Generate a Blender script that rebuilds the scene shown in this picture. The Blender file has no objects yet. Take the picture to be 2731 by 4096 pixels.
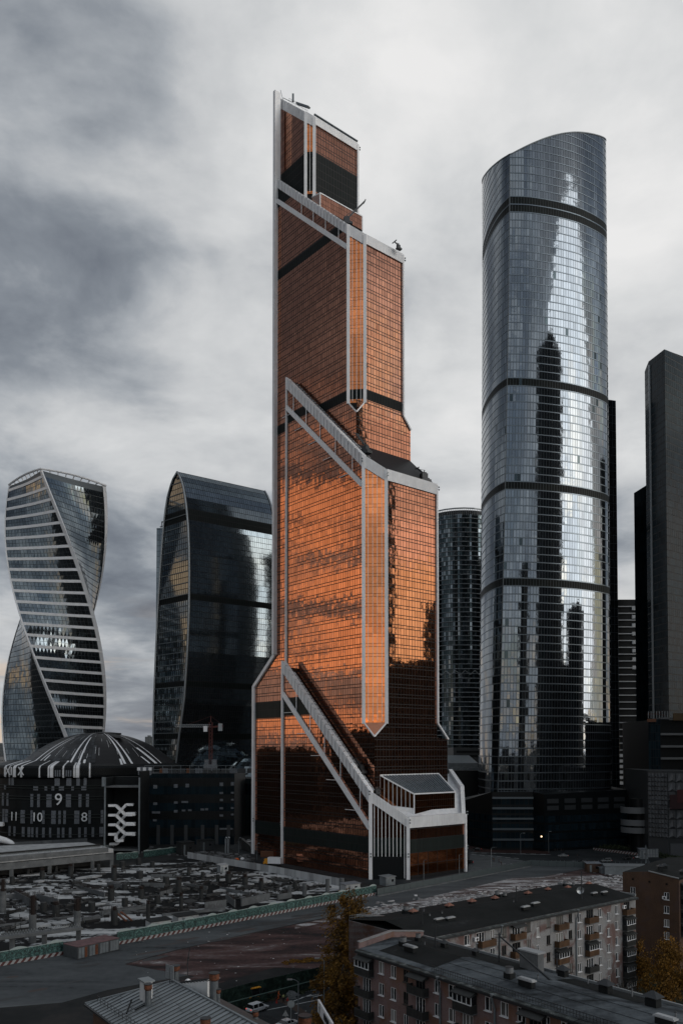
import bpy, bmesh, math, random
from mathutils import Vector, Matrix, noise
rnd = random.Random(7)
R = math.radians
sc = bpy.context.scene
col = sc.collection

# ---------------------------------------------------------------- camera
FPX, PITCH, HOR, CAMZ = 3290.0, R(1.8), 3000.0, 50.0
CY = HOR - FPX * math.tan(PITCH)
cam_d = bpy.data.cameras.new('camera')
cam = bpy.data.objects.new('camera', cam_d)
col.objects.link(cam)
cam.location = (0, 0, CAMZ)
cam.rotation_euler = (R(90) + PITCH, 0, 0)
cam_d.sensor_fit = 'VERTICAL'
cam_d.sensor_height = 36.0
cam_d.lens = 36.0 * FPX / 4096.0
cam_d.shift_y = (CY - 2048.0) / 4096.0
cam_d.clip_start = 1.0
cam_d.clip_end = 20000.0
sc.camera = cam

# ---------------------------------------------------------------- exposure
sc.view_settings.view_transform = 'Standard'
sc.view_settings.look = 'None'
sc.view_settings.gamma = 1
sc.view_settings.use_curve_mapping = False
sc.view_settings.exposure = -0.02
sc.render.engine = 'CYCLES'
sc.cycles.max_bounces = 6
sc.cycles.glossy_bounces = 4
sc.cycles.diffuse_bounces = 2
sc.cycles.use_denoising = True

# ---------------------------------------------------------------- sun
SUN_AZ = (0.86, -0.51)      # horizontal direction towards the sun (behind the camera, to the right)
SUN_EL = R(14)
sd = bpy.data.lights.new('sun', 'SUN')
sd.energy = 1.1
sd.angle = R(40)
sd.color = (1.0, 0.965, 0.93)
sun = bpy.data.objects.new('sun', sd)
col.objects.link(sun)
sv = Vector((SUN_AZ[0] * math.cos(SUN_EL), SUN_AZ[1] * math.cos(SUN_EL), math.sin(SUN_EL)))
sun.rotation_euler = sv.to_track_quat('Z', 'Y').to_euler()

# ---------------------------------------------------------------- world: overcast sky
wd = bpy.data.worlds.new('World')
sc.world = wd
wd.use_nodes = True
wn = wd.node_tree
wn.nodes.clear()


class NT:
    """small node-graph helper"""
    def __init__(s, tree): s.t = tree
    def n(s, typ, **kw):
        nd = s.t.nodes.new(typ)
        for k, v in kw.items():
            if k.startswith('i_'):
                key = k[2:]
                key = int(key) if key.isdigit() else key.replace('_', ' ')
                s.put(nd.inputs[key], v)
            else:
                setattr(nd, k, v)
        return nd
    def put(s, sock, v):
        if isinstance(v, bpy.types.NodeSocket): s.t.links.new(v, sock)
        elif isinstance(v, bpy.types.Node): s.t.links.new(v.outputs[0], sock)
        else: sock.default_value = v
    def m(s, op, a, b=0.0, c=0.0, clamp=False):
        nd = s.t.nodes.new('ShaderNodeMath'); nd.operation = op; nd.use_clamp = clamp
        s.put(nd.inputs[0], a); s.put(nd.inputs[1], b); s.put(nd.inputs[2], c)
        return nd.outputs[0]
    def vm(s, op, a, b=(0, 0, 0)):
        nd = s.t.nodes.new('ShaderNodeVectorMath'); nd.operation = op
        s.put(nd.inputs[0], a)
        if op == 'SCALE': s.put(nd.inputs['Scale'], b)
        else: s.put(nd.inputs[1], b)
        return nd.outputs['Value'] if op in ('DOT_PRODUCT', 'LENGTH') else nd.outputs[0]
    def mix(s, f, a, b, blend='MIX'):
        nd = s.t.nodes.new('ShaderNodeMix'); nd.data_type = 'RGBA'; nd.blend_type = blend
        s.put(nd.inputs[0], f); s.put(nd.inputs[6], a); s.put(nd.inputs[7], b)
        return nd.outputs[2]
    def ramp(s, f, stops):
        nd = s.t.nodes.new('ShaderNodeValToRGB')
        el = nd.color_ramp.elements
        while len(el) < len(stops): el.new(0.5)
        for e, (p, c) in zip(el, stops):
            e.position = p
            e.color = c if len(c) == 4 else (*c, 1)
        s.put(nd.inputs[0], f)
        return nd.outputs[0]
    def noise(s, vec, scale, detail=4, rough=.55, dist=0.0):
        nd = s.t.nodes.new('ShaderNodeTexNoise')
        nd.inputs['Scale'].default_value = scale; nd.inputs['Detail'].default_value = detail
        nd.inputs['Roughness'].default_value = rough; nd.inputs['Distortion'].default_value = dist
        s.put(nd.inputs['Vector'], vec)
        return nd.outputs[0]


def smooth(g, x, a, b):
    nd = g.t.nodes.new('ShaderNodeMapRange'); nd.interpolation_type = 'SMOOTHERSTEP'
    g.put(nd.inputs[0], x)
    nd.inputs[1].default_value = a; nd.inputs[2].default_value = b
    return nd.outputs[0]


def raydir(px, py):
    x, z = px - 1365.5, CY - py
    return Vector((x, FPX * math.cos(PITCH) - z * math.sin(PITCH), FPX * math.sin(PITCH) + z * math.cos(PITCH)))


g = NT(wn)
tc = g.n('ShaderNodeTexCoord')
D = g.vm('NORMALIZE', tc.outputs['Generated'])
sep = g.n('ShaderNodeSeparateXYZ', i_0=D)
dx, dy, dz = sep.outputs
el = g.m('MAXIMUM', dz, 0.0)
# coordinates on a cloud deck seen in perspective
den = g.m('ADD', el, 0.16)
cx_, cy_ = g.m('DIVIDE', dx, den), g.m('DIVIDE', dy, den)
deck = g.n('ShaderNodeCombineXYZ', i_0=cx_, i_1=cy_, i_2=0.35).outputs[0]
n_big = g.noise(deck, 0.85, 3, .5, .2)
n_med = g.noise(deck, 3.3, 9, .58, .25)
dsoft = g.vm('MULTIPLY', D, (1.0, 1.0, 1.6))
n_soft = g.noise(dsoft, 4.2, 6, .52, .25)
tone = g.m('ADD', g.m('MULTIPLY', n_big, .30), g.m('ADD', g.m('MULTIPLY', n_med, .30), g.m('MULTIPLY', n_soft, .40)))
# broad heavier and thinner parts of the overcast
for (px, py, rad, amp) in ((40, 900, .24, -.03), (330, 1080, .13, -.035), (200, 1500, .2, -.035), (1180, 170, .15, .10), (620, 1350, .2, .05),
                           (850, 1750, .14, .05), (2600, 1350, .2, .06), (2600, 700, .22, .05), (1900, 500, .25, .05), (1750, 1750, .13, .07),
                           (900, 500, .2, .02), (300, 2200, .12, -.02), (420, 2650, .12, -.04)):
    v = raydir(px, py).normalized()
    dd = g.vm('DOT_PRODUCT', D, tuple(v))
    ang = g.m('ARCCOSINE', g.m('MINIMUM', dd, 1.0))
    f = g.m('SUBTRACT', 1.0, smooth(g, ang, 0.0, rad * 1.7))
    tone = g.m('MULTIPLY_ADD', f, amp, tone)
for v, rad, amp in (((-.98, .21, .70), .42, -.17), ((1, -.09, .85), .40, -.10)):
    ang = g.m('ARCCOSINE', g.m('MINIMUM', g.vm('DOT_PRODUCT', D, tuple(Vector(v).normalized())), 1.0))
    tone = g.m('MULTIPLY_ADD', g.m('SUBTRACT', 1.0, smooth(g, ang, 0.0, rad * 1.5)), amp, tone)
tone = g.m('MULTIPLY_ADD', g.m('SUBTRACT', tone, .5), 2.05, .494)
cloud = g.ramp(tone, [(0.18, (.12, .137, .17)), (0.36, (.24, .265, .30)), (0.48, (.39, .415, .445)), (0.60, (.56, .575, .59)), (0.75, (.70, .71, .715)), (.95, (.86, .855, .85))])
# low breaks near the horizon: warm light below the deck
low = g.m('SUBTRACT', 1.0, smooth(g, el, 0.015, 0.21))
strk = g.n('ShaderNodeCombineXYZ', i_0=g.m('MULTIPLY', dx, 3.0), i_1=g.m('MULTIPLY', dy, 3.0), i_2=g.m('MULTIPLY', dz, 17.0)).outputs[0]
n_str = g.noise(strk, 1.35, 6, .56, .5)
brk = smooth(g, n_str, 0.47, 0.63)
sunv = Vector((SUN_AZ[0], SUN_AZ[1], 0)).normalized()
sdot = g.vm('DOT_PRODUCT', D, tuple(sunv))
sunside = smooth(g, sdot, -0.75, 0.9)
warm = g.mix(sunside, (.66, .53, .42, 1), (1.15, .80, .48, 1))
cloud = g.mix(g.m('MULTIPLY', g.m('MULTIPLY', low, brk), .92, clamp=True), cloud, warm)
dimlow = g.m('MULTIPLY', low, g.m('SUBTRACT', 1.0, brk))
cloud = g.mix(g.m('MULTIPLY', dimlow, .35), cloud, (.30, .31, .34, 1))
# the deck is thinner towards the sun: brighter cloud, some blue openings
def lobe(v, r0, r1):
    v = Vector(v).normalized()
    a = g.m('ARCCOSINE', g.m('MINIMUM', g.vm('DOT_PRODUCT', D, tuple(v)), 1.0))
    return g.m('SUBTRACT', 1.0, smooth(g, a, r0, r1))
lw = lobe((-.97, .22, .17), .04, .32)
cloud = g.mix(g.m('MULTIPLY', g.m('MULTIPLY', lw, smooth(g, n_str, .42, .56)), .9), cloud, (1.5, .93, .50, 1))
cloud = g.vm('SCALE', cloud, g.m('ADD', 1.0, g.m('MULTIPLY', lobe((1, -.1, .24), .05, .46), 1.5)))
gain = g.m('ADD', 1.0, g.m('MULTIPLY', smooth(g, sdot, 0.0, 0.95), .6))
cloud = g.vm('SCALE', cloud, gain)
n_gap = g.noise(deck, 1.6, 5, .5, .4)
gap = g.m('MULTIPLY', smooth(g, n_gap, 0.545, 0.60), g.m('MULTIPLY', smooth(g, sdot, 0.15, .6), .9))
cloud = g.mix(g.m('MULTIPLY', lobe((1, -.08, .15), .03, .22), .8), cloud, (1.45, 1.12, .55, 1))
cloud = g.vm('MINIMUM', cloud, (1.45, 1.25, 1.1))
sky = g.n('ShaderNodeTexSky', sky_type='NISHITA')
sky.sun_disc = False
sky.sun_elevation = SUN_EL
sky.sun_rotation = math.atan2(SUN_AZ[0], SUN_AZ[1])
sky.altitude = 150
sky.dust_density = 2.0
WS = 0.1
cl10 = g.vm('SCALE', cloud, 1.0 / WS)
skyc = g.mix(g.m('MAXIMUM', g.m('MULTIPLY', gap, .8), .03), cl10, sky.outputs[0])
bg = g.n('ShaderNodeBackground', i_0=skyc, i_Strength=WS)
out = g.n('ShaderNodeOutputWorld', i_0=bg.outputs[0])

# ---------------------------------------------------------------- mapping from photograph pixels to the place


def ray(px, py):
    d = raydir(px, py)
    return d.x / d.y, d.z / d.y


def at(px, py, Y):
    rx, rz = ray(px, py)
    return Vector((rx * Y, Y, CAMZ + rz * Y))


def G(px, py, z=0.0):
    rx, rz = ray(px, py)
    Y = (z - CAMZ) / rz
    return Vector((rx * Y, Y, z))


def hit(px, py, b, d):
    """where the sight line through a pixel meets the vertical plane base b, direction d: (distance along d, height)"""
    rx, rz = ray(px, py)
    # b + t d = (rx Y, Y)
    t = (rx * b[1] - b[0]) / (d[0] - rx * d[1])
    Y = b[1] + t * d[1]
    return t, CAMZ + rz * Y


def project(p):
    v = Vector(p) - Vector((0, 0, CAMZ))
    yy = v.y * math.cos(PITCH) + v.z * math.sin(PITCH)
    zz = -v.y * math.sin(PITCH) + v.z * math.cos(PITCH)
    return 1365.5 + FPX * v.x / yy, CY - FPX * zz / yy


# ---------------------------------------------------------------- materials
MATS = {}


def mat(name, color=(.5, .5, .5), rough=.6, metal=0.0, var=0.0, nscale=.0, namp=0.0, bump=0.0, bscale=1.0, spec=.5, c2=None, dirt=0.0, dscale=.15, emit=None, tint_attr=False):
    if name in MATS: return MATS[name]
    m = bpy.data.materials.new(name)
    m.use_nodes = True
    t = m.node_tree
    b = t.nodes['Principled BSDF']
    g = NT(t)
    b.inputs['Roughness'].default_value = rough
    b.inputs['Metallic'].default_value = metal
    b.inputs['Specular IOR Level'].default_value = spec
    geo = g.n('ShaderNodeNewGeometry')
    pos = geo.outputs['Position']
    c = (*color, 1)
    sock = None
    if nscale or namp:
        nz = g.noise(pos, nscale or 1.0, 6, .6)
        ca = tuple(x * (1 - namp) for x in color)
        cb = tuple(min(1, x * (1 + namp)) for x in color)
        if c2: ca, cb = color, c2
        sock = g.ramp(nz, [(.32, ca), (.68, cb)])
    if var:
        a1 = g.n('ShaderNodeAttribute', attribute_name='var').outputs['Fac']
        a2 = g.n('ShaderNodeAttribute', attribute_name='var', attribute_type='OBJECT').outputs['Fac']
        f = g.m('ADD', a1, a2)
        k = g.m('ADD', 1 - var, g.m('MULTIPLY', f, 2 * var))
        sock = g.vm('SCALE', sock if sock else c[:3], k)
    if dirt:
        mp = g.n('ShaderNodeMapping', i_Vector=pos)
        mp.inputs['Scale'].default_value = (1, 1, .18)
        nz = g.noise(mp.outputs[0], dscale, 7, .65)
        sock = g.mix(g.m('MULTIPLY', smooth(g, nz, .45, .75), dirt), sock if sock else c, tuple(x * .35 for x in color) + (1,))
    if sock: g.put(b.inputs['Base Color'], sock)
    else: b.inputs['Base Color'].default_value = c
    if bump:
        nz = g.noise(pos, bscale, 3, .5)
        bp = g.n('ShaderNodeBump', i_Height=nz, i_Distance=1.0)
        bp.inputs['Strength'].default_value = bump
        g.put(b.inputs['Normal'], bp.outputs[0])
    if emit:
        b.inputs['Emission Color'].default_value = (*emit[:3], 1)
        b.inputs['Emission Strength'].default_value = emit[3]
    MATS[name] = m
    return m


def M(n): return MATS[n]


# coated glass: strongly reflecting, slightly wavy
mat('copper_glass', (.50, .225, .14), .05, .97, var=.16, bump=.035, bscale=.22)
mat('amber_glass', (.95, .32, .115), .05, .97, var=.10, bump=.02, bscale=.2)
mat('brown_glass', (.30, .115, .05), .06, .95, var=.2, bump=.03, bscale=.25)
mat('steel_glass', (.165, .19, .215), .06, .95, var=.16, bump=.04, bscale=.18)
mat('slate_glass', (.155, .185, .205), .07, .93, var=.12, bump=.02, bscale=.2)
mat('dark_glass', (.045, .062, .070), .1, .9, var=.35, bump=.02, bscale=.2)
mat('navy_glass', (.010, .020, .027), .15, .1, var=.35, spec=.09)
mat('black_panel', (.004, .007, .007), .5, 0, var=.25, spec=.12)
mat('green_panel', (.009, .015, .014), .45, 0, var=.2, spec=.2)
mat('mullion_dark', (.012, .012, .013), .5, .0, spec=.3)
mat('mullion_grey', (.10, .12, .135), .5, .3)
mat('white_cladding', (.68, .70, .72), .42, 0, namp=.1, nscale=.25, dirt=.12, dscale=.4)
mat('white_beam', (.76, .78, .80), .35, .0, namp=.06, nscale=.3, dirt=.15, dscale=.5)
mat('pale_deck', (.60, .62, .645), .5, 0, namp=.12, nscale=.5)
mat('grey_metal', (.17, .195, .21), .45, .3, namp=.2, nscale=.6)
mat('dark_metal', (.03, .034, .038), .45, .4)
mat('rust_metal', (.12, .042, .02), .8, .2, namp=.5, nscale=3)
mat('dark_stone', (.010, .012, .013), .6, 0, namp=.3, nscale=.2, spec=.15)
mat('dark_facade', (.006, .0078, .009), .4, 0, var=.3, spec=.22)
mat('red_metal', (.09, .018, .014), .6)
mat('orange_paint', (.55, .16, .02), .5)
mat('skylight_glass', (.28, .32, .35), .12, .9, var=.15)

# ---------------------------------------------------------------- object helpers


def link(name, me, parent=None, props=None):
    o = bpy.data.objects.new(name, me)
    col.objects.link(o)
    if parent: o.parent = parent
    for k, v in (props or {}).items(): o[k] = v
    return o


def tag(o, label, cat, group=None, kind=None):
    if label: o['label'] = label
    if cat: o['category'] = cat
    if group: o['group'] = group
    if kind: o['kind'] = kind
    return o


def thing(name, label, cat, loc=(0, 0, 0), group=None):
    o = bpy.data.objects.new(name, None)
    col.objects.link(o)
    o.location = loc
    o.empty_display_size = 1
    return tag(o, label, cat, group)


def org(o):
    """world offset of a parent chain made of unrotated pieces"""
    v = Vector((0, 0, 0))
    while o is not None:
        v += o.location
        o = o.parent
    return v


class MB:
    def __init__(s): s.v = []; s.f = []; s.mi = []; s.var = []; s.cur = 0; s.cv = .5
    def poly(s, pts):
        b = len(s.v)
        s.v += [tuple(p) for p in pts]
        s.f.append(tuple(range(b, b + len(pts)))); s.mi.append(s.cur); s.var.append(s.cv)
    def hexa(s, p):
        """8 points: bottom 4 ccw, top 4"""
        b = len(s.v)
        s.v += [tuple(q) for q in p]
        for f in ((0, 3, 2, 1), (4, 5, 6, 7), (0, 1, 5, 4), (1, 2, 6, 5), (2, 3, 7, 6), (3, 0, 4, 7)):
            s.f.append(tuple(b + i for i in f)); s.mi.append(s.cur); s.var.append(s.cv)
        return s
    def box(s, x0, x1, y0, y1, z0, z1):
        return s.hexa([(x0, y0, z0), (x1, y0, z0), (x1, y1, z0), (x0, y1, z0), (x0, y0, z1), (x1, y0, z1), (x1, y1, z1), (x0, y1, z1)])
    def obox(s, c, U, V, W, a, b_, c_):
        """box centred on c with half sizes a,b_,c_ along U,V,W"""
        c, U, V, W = Vector(c), Vector(U), Vector(V), Vector(W)
        P = [c + U * (i * a) + V * (j * b_) + W * (k * c_) for k in (-1, 1) for i, j in ((-1, -1), (1, -1), (1, 1), (-1, 1))]
        return s.hexa(P)
    def bar(s, a, b, w, h, up=(0, 0, 1)):
        a, b = Vector(a), Vector(b)
        d = (b - a)
        L = d.length
        if L < 1e-6: return s
        d /= L
        side = d.cross(Vector(up))
        if side.length < 1e-4: side = d.cross(Vector((1, 0, 0)))
        side.normalize()
        u = side.cross(d).normalized()
        return s.obox((a + b) / 2, side, u, d, w / 2, h / 2, L / 2)
    def tube(s, pts, r, n=8, caps=True, closed=False):
        pts = [Vector(p) for p in pts]
        rs = r if isinstance(r, (list, tuple)) else [r] * len(pts)
        b = len(s.v)
        m = len(pts)
        prev = None
        for i, p in enumerate(pts):
            if closed: d = pts[(i + 1) % m] - pts[i - 1]
            else: d = pts[min(i + 1, m - 1)] - pts[max(i - 1, 0)]
            d.normalize()
            ref = prev if prev is not None else (Vector((0, 0, 1)) if abs(d.z) < .9 else Vector((1, 0, 0)))
            a = (ref - d * ref.dot(d))
            if a.length < 1e-5: a = d.orthogonal()
            a.normalize(); prev = a
            c = d.cross(a)
            for k in range(n):
                t = 2 * math.pi * k / n
                s.v.append(tuple(p + a * (math.cos(t) * rs[i]) + c * (math.sin(t) * rs[i])))
        for i in range(m if closed else m - 1):
            j = (i + 1) % m
            for k in range(n):
                s.f.append((b + i * n + k, b + i * n + (k + 1) % n, b + j * n + (k + 1) % n, b + j * n + k)); s.mi.append(s.cur); s.var.append(s.cv)
        if caps and not closed:
            s.f.append(tuple(b + k for k in reversed(range(n)))); s.mi.append(s.cur); s.var.append(s.cv)
            s.f.append(tuple(b + (m - 1) * n + k for k in range(n))); s.mi.append(s.cur); s.var.append(s.cv)
        return s
    def lathe(s, cx, cy, prof, n=12, a0=0.0):
        """prof: (radius, z) bottom to top"""
        b = len(s.v)
        for r_, z in prof:
            for k in range(n):
                t = a0 + 2 * math.pi * k / n
                s.v.append((cx + r_ * math.cos(t), cy + r_ * math.sin(t), z))
        for i in range(len(prof) - 1):
            for k in range(n):
                s.f.append((b + i * n + k, b + i * n + (k + 1) % n, b + (i + 1) * n + (k + 1) % n, b + (i + 1) * n + k)); s.mi.append(s.cur); s.var.append(s.cv)
        s.f.append(tuple(b + k for k in reversed(range(n)))); s.mi.append(s.cur); s.var.append(s.cv)
        s.f.append(tuple(b + (len(prof) - 1) * n + k for k in range(n))); s.mi.append(s.cur); s.var.append(s.cv)
        return s
    def prism(s, foot, zb, zt):
        """foot: ccw list of (x,y); zb, zt numbers or lists"""
        n = len(foot)
        zb = zb if isinstance(zb, (list, tuple)) else [zb] * n
        zt = zt if isinstance(zt, (list, tuple)) else [zt] * n
        b = len(s.v)
        s.v += [(p[0], p[1], z) for p, z in zip(foot, zb)] + [(p[0], p[1], z) for p, z in zip(foot, zt)]
        s.f.append(tuple(b + i for i in reversed(range(n)))); s.f.append(tuple(b + n + i for i in range(n)))
        s.mi += [s.cur] * 2; s.var += [s.cv] * 2
        for i in range(n):
            j = (i + 1) % n
            s.f.append((b + i, b + j, b + n + j, b + n + i)); s.mi.append(s.cur); s.var.append(s.cv)
        return s
    def build(s, name, mats, parent=None, smooth=False, props=None, rel=True):
        me = bpy.data.meshes.new(name)
        o = org(parent) if (parent and rel) else Vector((0, 0, 0))
        me.from_pydata([(v[0] - o.x, v[1] - o.y, v[2] - o.z) for v in s.v], [], s.f)
        if not isinstance(mats, (list, tuple)): mats = [mats]
        for m in mats: me.materials.append(m if not isinstance(m, str) else MATS[m])
        if len(mats) > 1: me.polygons.foreach_set('material_index', s.mi)
        if any(x != .5 for x in s.var):
            a = me.attributes.new('var', 'FLOAT', 'FACE')
            a.data.foreach_set('value', s.var)
            fl = True
        else: fl = False
        if smooth: me.polygons.foreach_set('use_smooth', [True] * len(me.polygons))
        me.update()
        ob = link(name, me, parent, props)
        if not fl: ob['var'] = .5
        return ob


def clip_poly(pts, poly):
    """clip 2D polygon pts by convex ccw polygon"""
    out = pts
    n = len(poly)
    for i in range(n):
        a, b = poly[i], poly[(i + 1) % n]
        ex, ey = b[0] - a[0], b[1] - a[1]
        inp, out = out, []
        if not inp: return []
        for j in range(len(inp)):
            p, q = inp[j - 1], inp[j]
            sp = ex * (p[1] - a[1]) - ey * (p[0] - a[0])
            sq = ex * (q[1] - a[1]) - ey * (q[0] - a[0])
            if (sp >= 0) != (sq >= 0):
                t = sp / (sp - sq)
                out.append((p[0] + (q[0] - p[0]) * t, p[1] + (q[1] - p[1]) * t))
            if sq >= 0: out.append(q)
    return out


def ccw(poly):
    a = sum(poly[i - 1][0] * poly[i][1] - poly[i][0] * poly[i - 1][1] for i in range(len(poly)))
    return poly if a > 0 else poly[::-1]


UNIT = {}


def unit_pane(mname):
    if mname not in UNIT:
        me = bpy.data.meshes.new('glass_pane')
        v = [(-.5, -.5, -.03), (.5, -.5, -.03), (.5, .5, -.03), (-.5, .5, -.03), (-.5, -.5, 0), (.5, -.5, 0), (.5, .5, 0), (-.5, .5, 0)]
        me.from_pydata(v, [], [(0, 3, 2, 1), (4, 5, 6, 7), (0, 1, 5, 4), (1, 2, 6, 5), (2, 3, 7, 6), (3, 0, 4, 7)])
        me.materials.append(MATS[mname])
        UNIT[mname] = me
    return UNIT[mname]


class Skin:
    """panes of a curtain wall: the biggest in view become objects, the rest one mesh per material"""
    def __init__(s, root, tilt=.004, limit=300, pane='glass_pane'):
        s.root = root; s.q = []; s.back = MB(); s.tilt = tilt; s.limit = limit; s.pane = pane
    def quad(s, pts, m, tilt=True):
        pts = [Vector(p) for p in pts]
        s.q.append((pts, m, rnd.random(), tilt))
    def facade(s, O, U, poly, us, rows, gu=.1, gv=.1, out=0.0, backing=True, N=None):
        """O origin (3D), U horizontal unit vector; poly convex in (u,z); us column edges; rows (z0,z1,material)"""
        O = Vector(O); U = Vector(U)
        N = Vector(N) if N else Vector((U.y, -U.x, 0))
        poly = ccw([tuple(p) for p in poly])
        def P(u, z, o=0.0): return Vector((O.x + U.x * u + N.x * o, O.y + U.y * u + N.y * o, z))
        if backing: s.back.poly([P(u, z, -.07) for u, z in poly])
        u0, u1 = min(p[0] for p in poly), max(p[0] for p in poly)
        z0, z1 = min(p[1] for p in poly), max(p[1] for p in poly)
        for i in range(len(us) - 1):
            if us[i + 1] <= u0 or us[i] >= u1: continue
            for (a, b, m) in rows:
                if b <= z0 or a >= z1 or m is None: continue
                c = clip_poly([(us[i] + gu / 2, a + gv / 2), (us[i + 1] - gu / 2, a + gv / 2), (us[i + 1] - gu / 2, b - gv / 2), (us[i] + gu / 2, b - gv / 2)], poly)
                if len(c) < 3: continue
                s.quad([P(u, z, out) for u, z in c], m)
    def finish(s, backmat='mullion_dark', backname='curtain_wall'):
        root, o0 = s.root, org(s.root)
        def area(pts):
            pr = [project(p) for p in pts]
            a = abs(sum(pr[i - 1][0] * pr[i][1] - pr[i][0] * pr[i - 1][1] for i in range(len(pr)))) / 2
            x, y = pr[0]
            return a if (-20 < x < 2750 and -20 < y < 4110) else 0
        idx = sorted([i for i, (p, m, v, t) in enumerate(s.q) if len(p) == 4 and abs((p[0] + p[2] - p[1] - p[3]).length) < .02],
                     key=lambda i: -area(s.q[i][0]))
        # prefer panes facing the camera among those in view
        singles = set(idx[:s.limit])
        groups = {}
        for i, (pts, m, var, tl) in enumerate(s.q):
            n = (pts[1] - pts[0]).cross(pts[2] - pts[0]).normalized()
            if n.dot(Vector((0, 0, CAMZ)) - pts[0]) < 0 and False: pass
            c = sum(pts, Vector()) / len(pts)
            U = (pts[1] - pts[0]).normalized(); V = n.cross(U)
            tu, tv = (rnd.gauss(0, s.tilt), rnd.gauss(0, s.tilt)) if tl else (0, 0)
            if i in singles:
                W = (pts[1] - pts[0]).length; H = (pts[3] - pts[0]).length
                V = (pts[3] - pts[0]).normalized()
                mt = Matrix(((U.x * W, V.x * H, n.x, c.x - o0.x), (U.y * W, V.y * H, n.y, c.y - o0.y), (U.z * W, V.z * H, n.z, c.z - o0.z), (0, 0, 0, 1)))
                mt = mt @ Matrix.Rotation(tu, 4, 'X') @ Matrix.Rotation(tv, 4, 'Y') if False else mt
                Rt = Matrix.Rotation(tu, 4, U) @ Matrix.Rotation(tv, 4, V)
                ctr = mt.to_translation()
                mt = Matrix.Translation(ctr) @ Rt @ Matrix.Translation(-ctr) @ mt
                o = bpy.data.objects.new(s.pane, unit_pane(m))
                col.objects.link(o)
                o.parent = root
                o.matrix_local = mt
                o['var'] = var
            else:
                mb = groups.setdefault(m, MB())
                mb.cv = var
                mb.poly([p + n * ((p - c).dot(V) * tu + (p - c).dot(U) * tv) for p in pts])
        for m, mb in groups.items():
            mb.build(s.pane + 's', m, root, props={'kind': 'stuff'})
        if s.back.f: s.back.build(backname, backmat, root)


def frange(a, b, n): return [a + (b - a) * i / n for i in range(n + 1)]
# ================================================================ copper tower
EL = Vector((-.642, .767, 0)).normalized()      # along the left faces, away from the near corner
ER = Vector((.767, .642, 0)).normalized()       # along the right faces
L4 = G(1482, 3517)
R4 = G(1632, 3518)
mercury = thing('copper_skyscraper', 'tallest tower, copper mirror glass stepping down in slanted tiers with white steel framing', 'skyscraper', (10, 350, 0))
sk = Skin(mercury, .0032)
P = {4: L4.copy(), 3: L4 + ER * 5.0, 2: L4 + ER * 9.5, 1: L4 + ER * 12.5}
frame = MB()        # columns
TH = 1.35


def on(k, px, py):
    """point on left plane k under a pixel"""
    t, z = hit(px, py, P[k], EL)
    v = P[k] + EL * t
    return Vector((v.x, v.y, z))


def onr(c, px, py):
    t, z = hit(px, py, c, ER)
    v = Vector((c.x, c.y, 0)) + ER * t
    return Vector((v.x, v.y, z))


FL = 4.05


def floors(z0, z1, bands, glass='copper_glass'):
    rows = []
    cuts = sorted([(a, b) for a, b, _ in bands])
    z = 16.0 + FL * math.floor((z0 - 16.0) / FL) if z0 > 16 else z0
    bl = [(a, b, m) for a, b, m in bands if b > z0 and a < z1]
    for a, b, m in bl:
        n = max(1, round((b - a) / 3.6))
        for i in range(n): rows.append((a + (b - a) * i / n, a + (b - a) * (i + 1) / n, m))
    def put(a, b, m):
        segs = [(a, b)]
        for p, q, _ in bl:
            ns = []
            for s0, s1 in segs:
                if q <= s0 or p >= s1: ns.append((s0, s1)); continue
                if p - s0 > .3: ns.append((s0, p))
                if s1 - q > .3: ns.append((q, s1))
            segs = ns
        for s0, s1 in segs: rows.append((s0, s1, m))
    while z < z1:
        put(z, z + 2.75, glass); put(z + 2.75, z + FL, glass)
        z += FL
    return rows


BANDS = [(308.5, 327.0, 'black_panel'), (273.3, 277.6, 'black_panel'), (198.8, 203.0, 'black_panel'), (65.2, 72.8, 'green_panel'), (10.0, 16.0, 'green_panel')]
BNDA = BANDS; BNDB = BANDS[:3] + BANDS[4:]
C = {3: on(3, 1497, 2946), 2: on(2, 1425, 1700), 1: on(1, 1238, 600)}
tiers = {}


def tval(k, p): return (Vector((p.x, p.y, 0)) - Vector((P[k].x, P[k].y, 0))).dot(EL)


def left_face(k, polytz, n_cols_ref, glass='copper_glass', colw=1.5):
    BANDS = BNDB if k == 3 else BNDA
    ts = [p[0] for p in polytz]
    t0, t1 = min(ts), max(ts)
    us = [colw * i for i in range(int(t0 / colw) - 2, int(t1 / colw) + 3)]
    # U runs from the left end towards the corner so the outward side faces the camera
    O = Vector((P[k].x, P[k].y, 0))
    sk.facade(O, -EL, [(-t, z) for t, z in polytz], [-u for u in reversed(us)], floors(min(p[1] for p in polytz), max(p[1] for p in polytz), BANDS, glass), .25, .32)


def right_face(c, polytz, glass='copper_glass', colw=1.62, bands=BNDB):
    ts = [p[0] for p in polytz]
    us = [colw * i for i in range(int(min(ts) / colw) - 2, int(max(ts) / colw) + 3)]
    sk.facade(Vector((c.x, c.y, 0)), ER, polytz, us, floors(min(p[1] for p in polytz), max(p[1] for p in polytz), bands, glass), .26, .32)


roofs = MB()
beams = MB()


def column(a, b, w=TH, d=1.0, n=None):
    n = n or Vector((-.1, -1, 0)).normalized()
    mb = MB()
    a, b = Vector(a), Vector(b)
    ax = (b - a).normalized()
    side = ax.cross(n).normalized()
    mb.obox((a + b) / 2 + n * .25, side, n, ax, w / 2, d / 2, (b - a).length / 2)
    # panel joints as shallow rings
    L = (b - a).length
    for i in range(1, int(L / 8.1)):
        p = a + ax * (i * 8.1)
        mb.obox(p + n * .25, side, n, ax, w / 2 + .03, d / 2 + .03, .06)
    return mb.build('column', 'white_beam', mercury)


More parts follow.
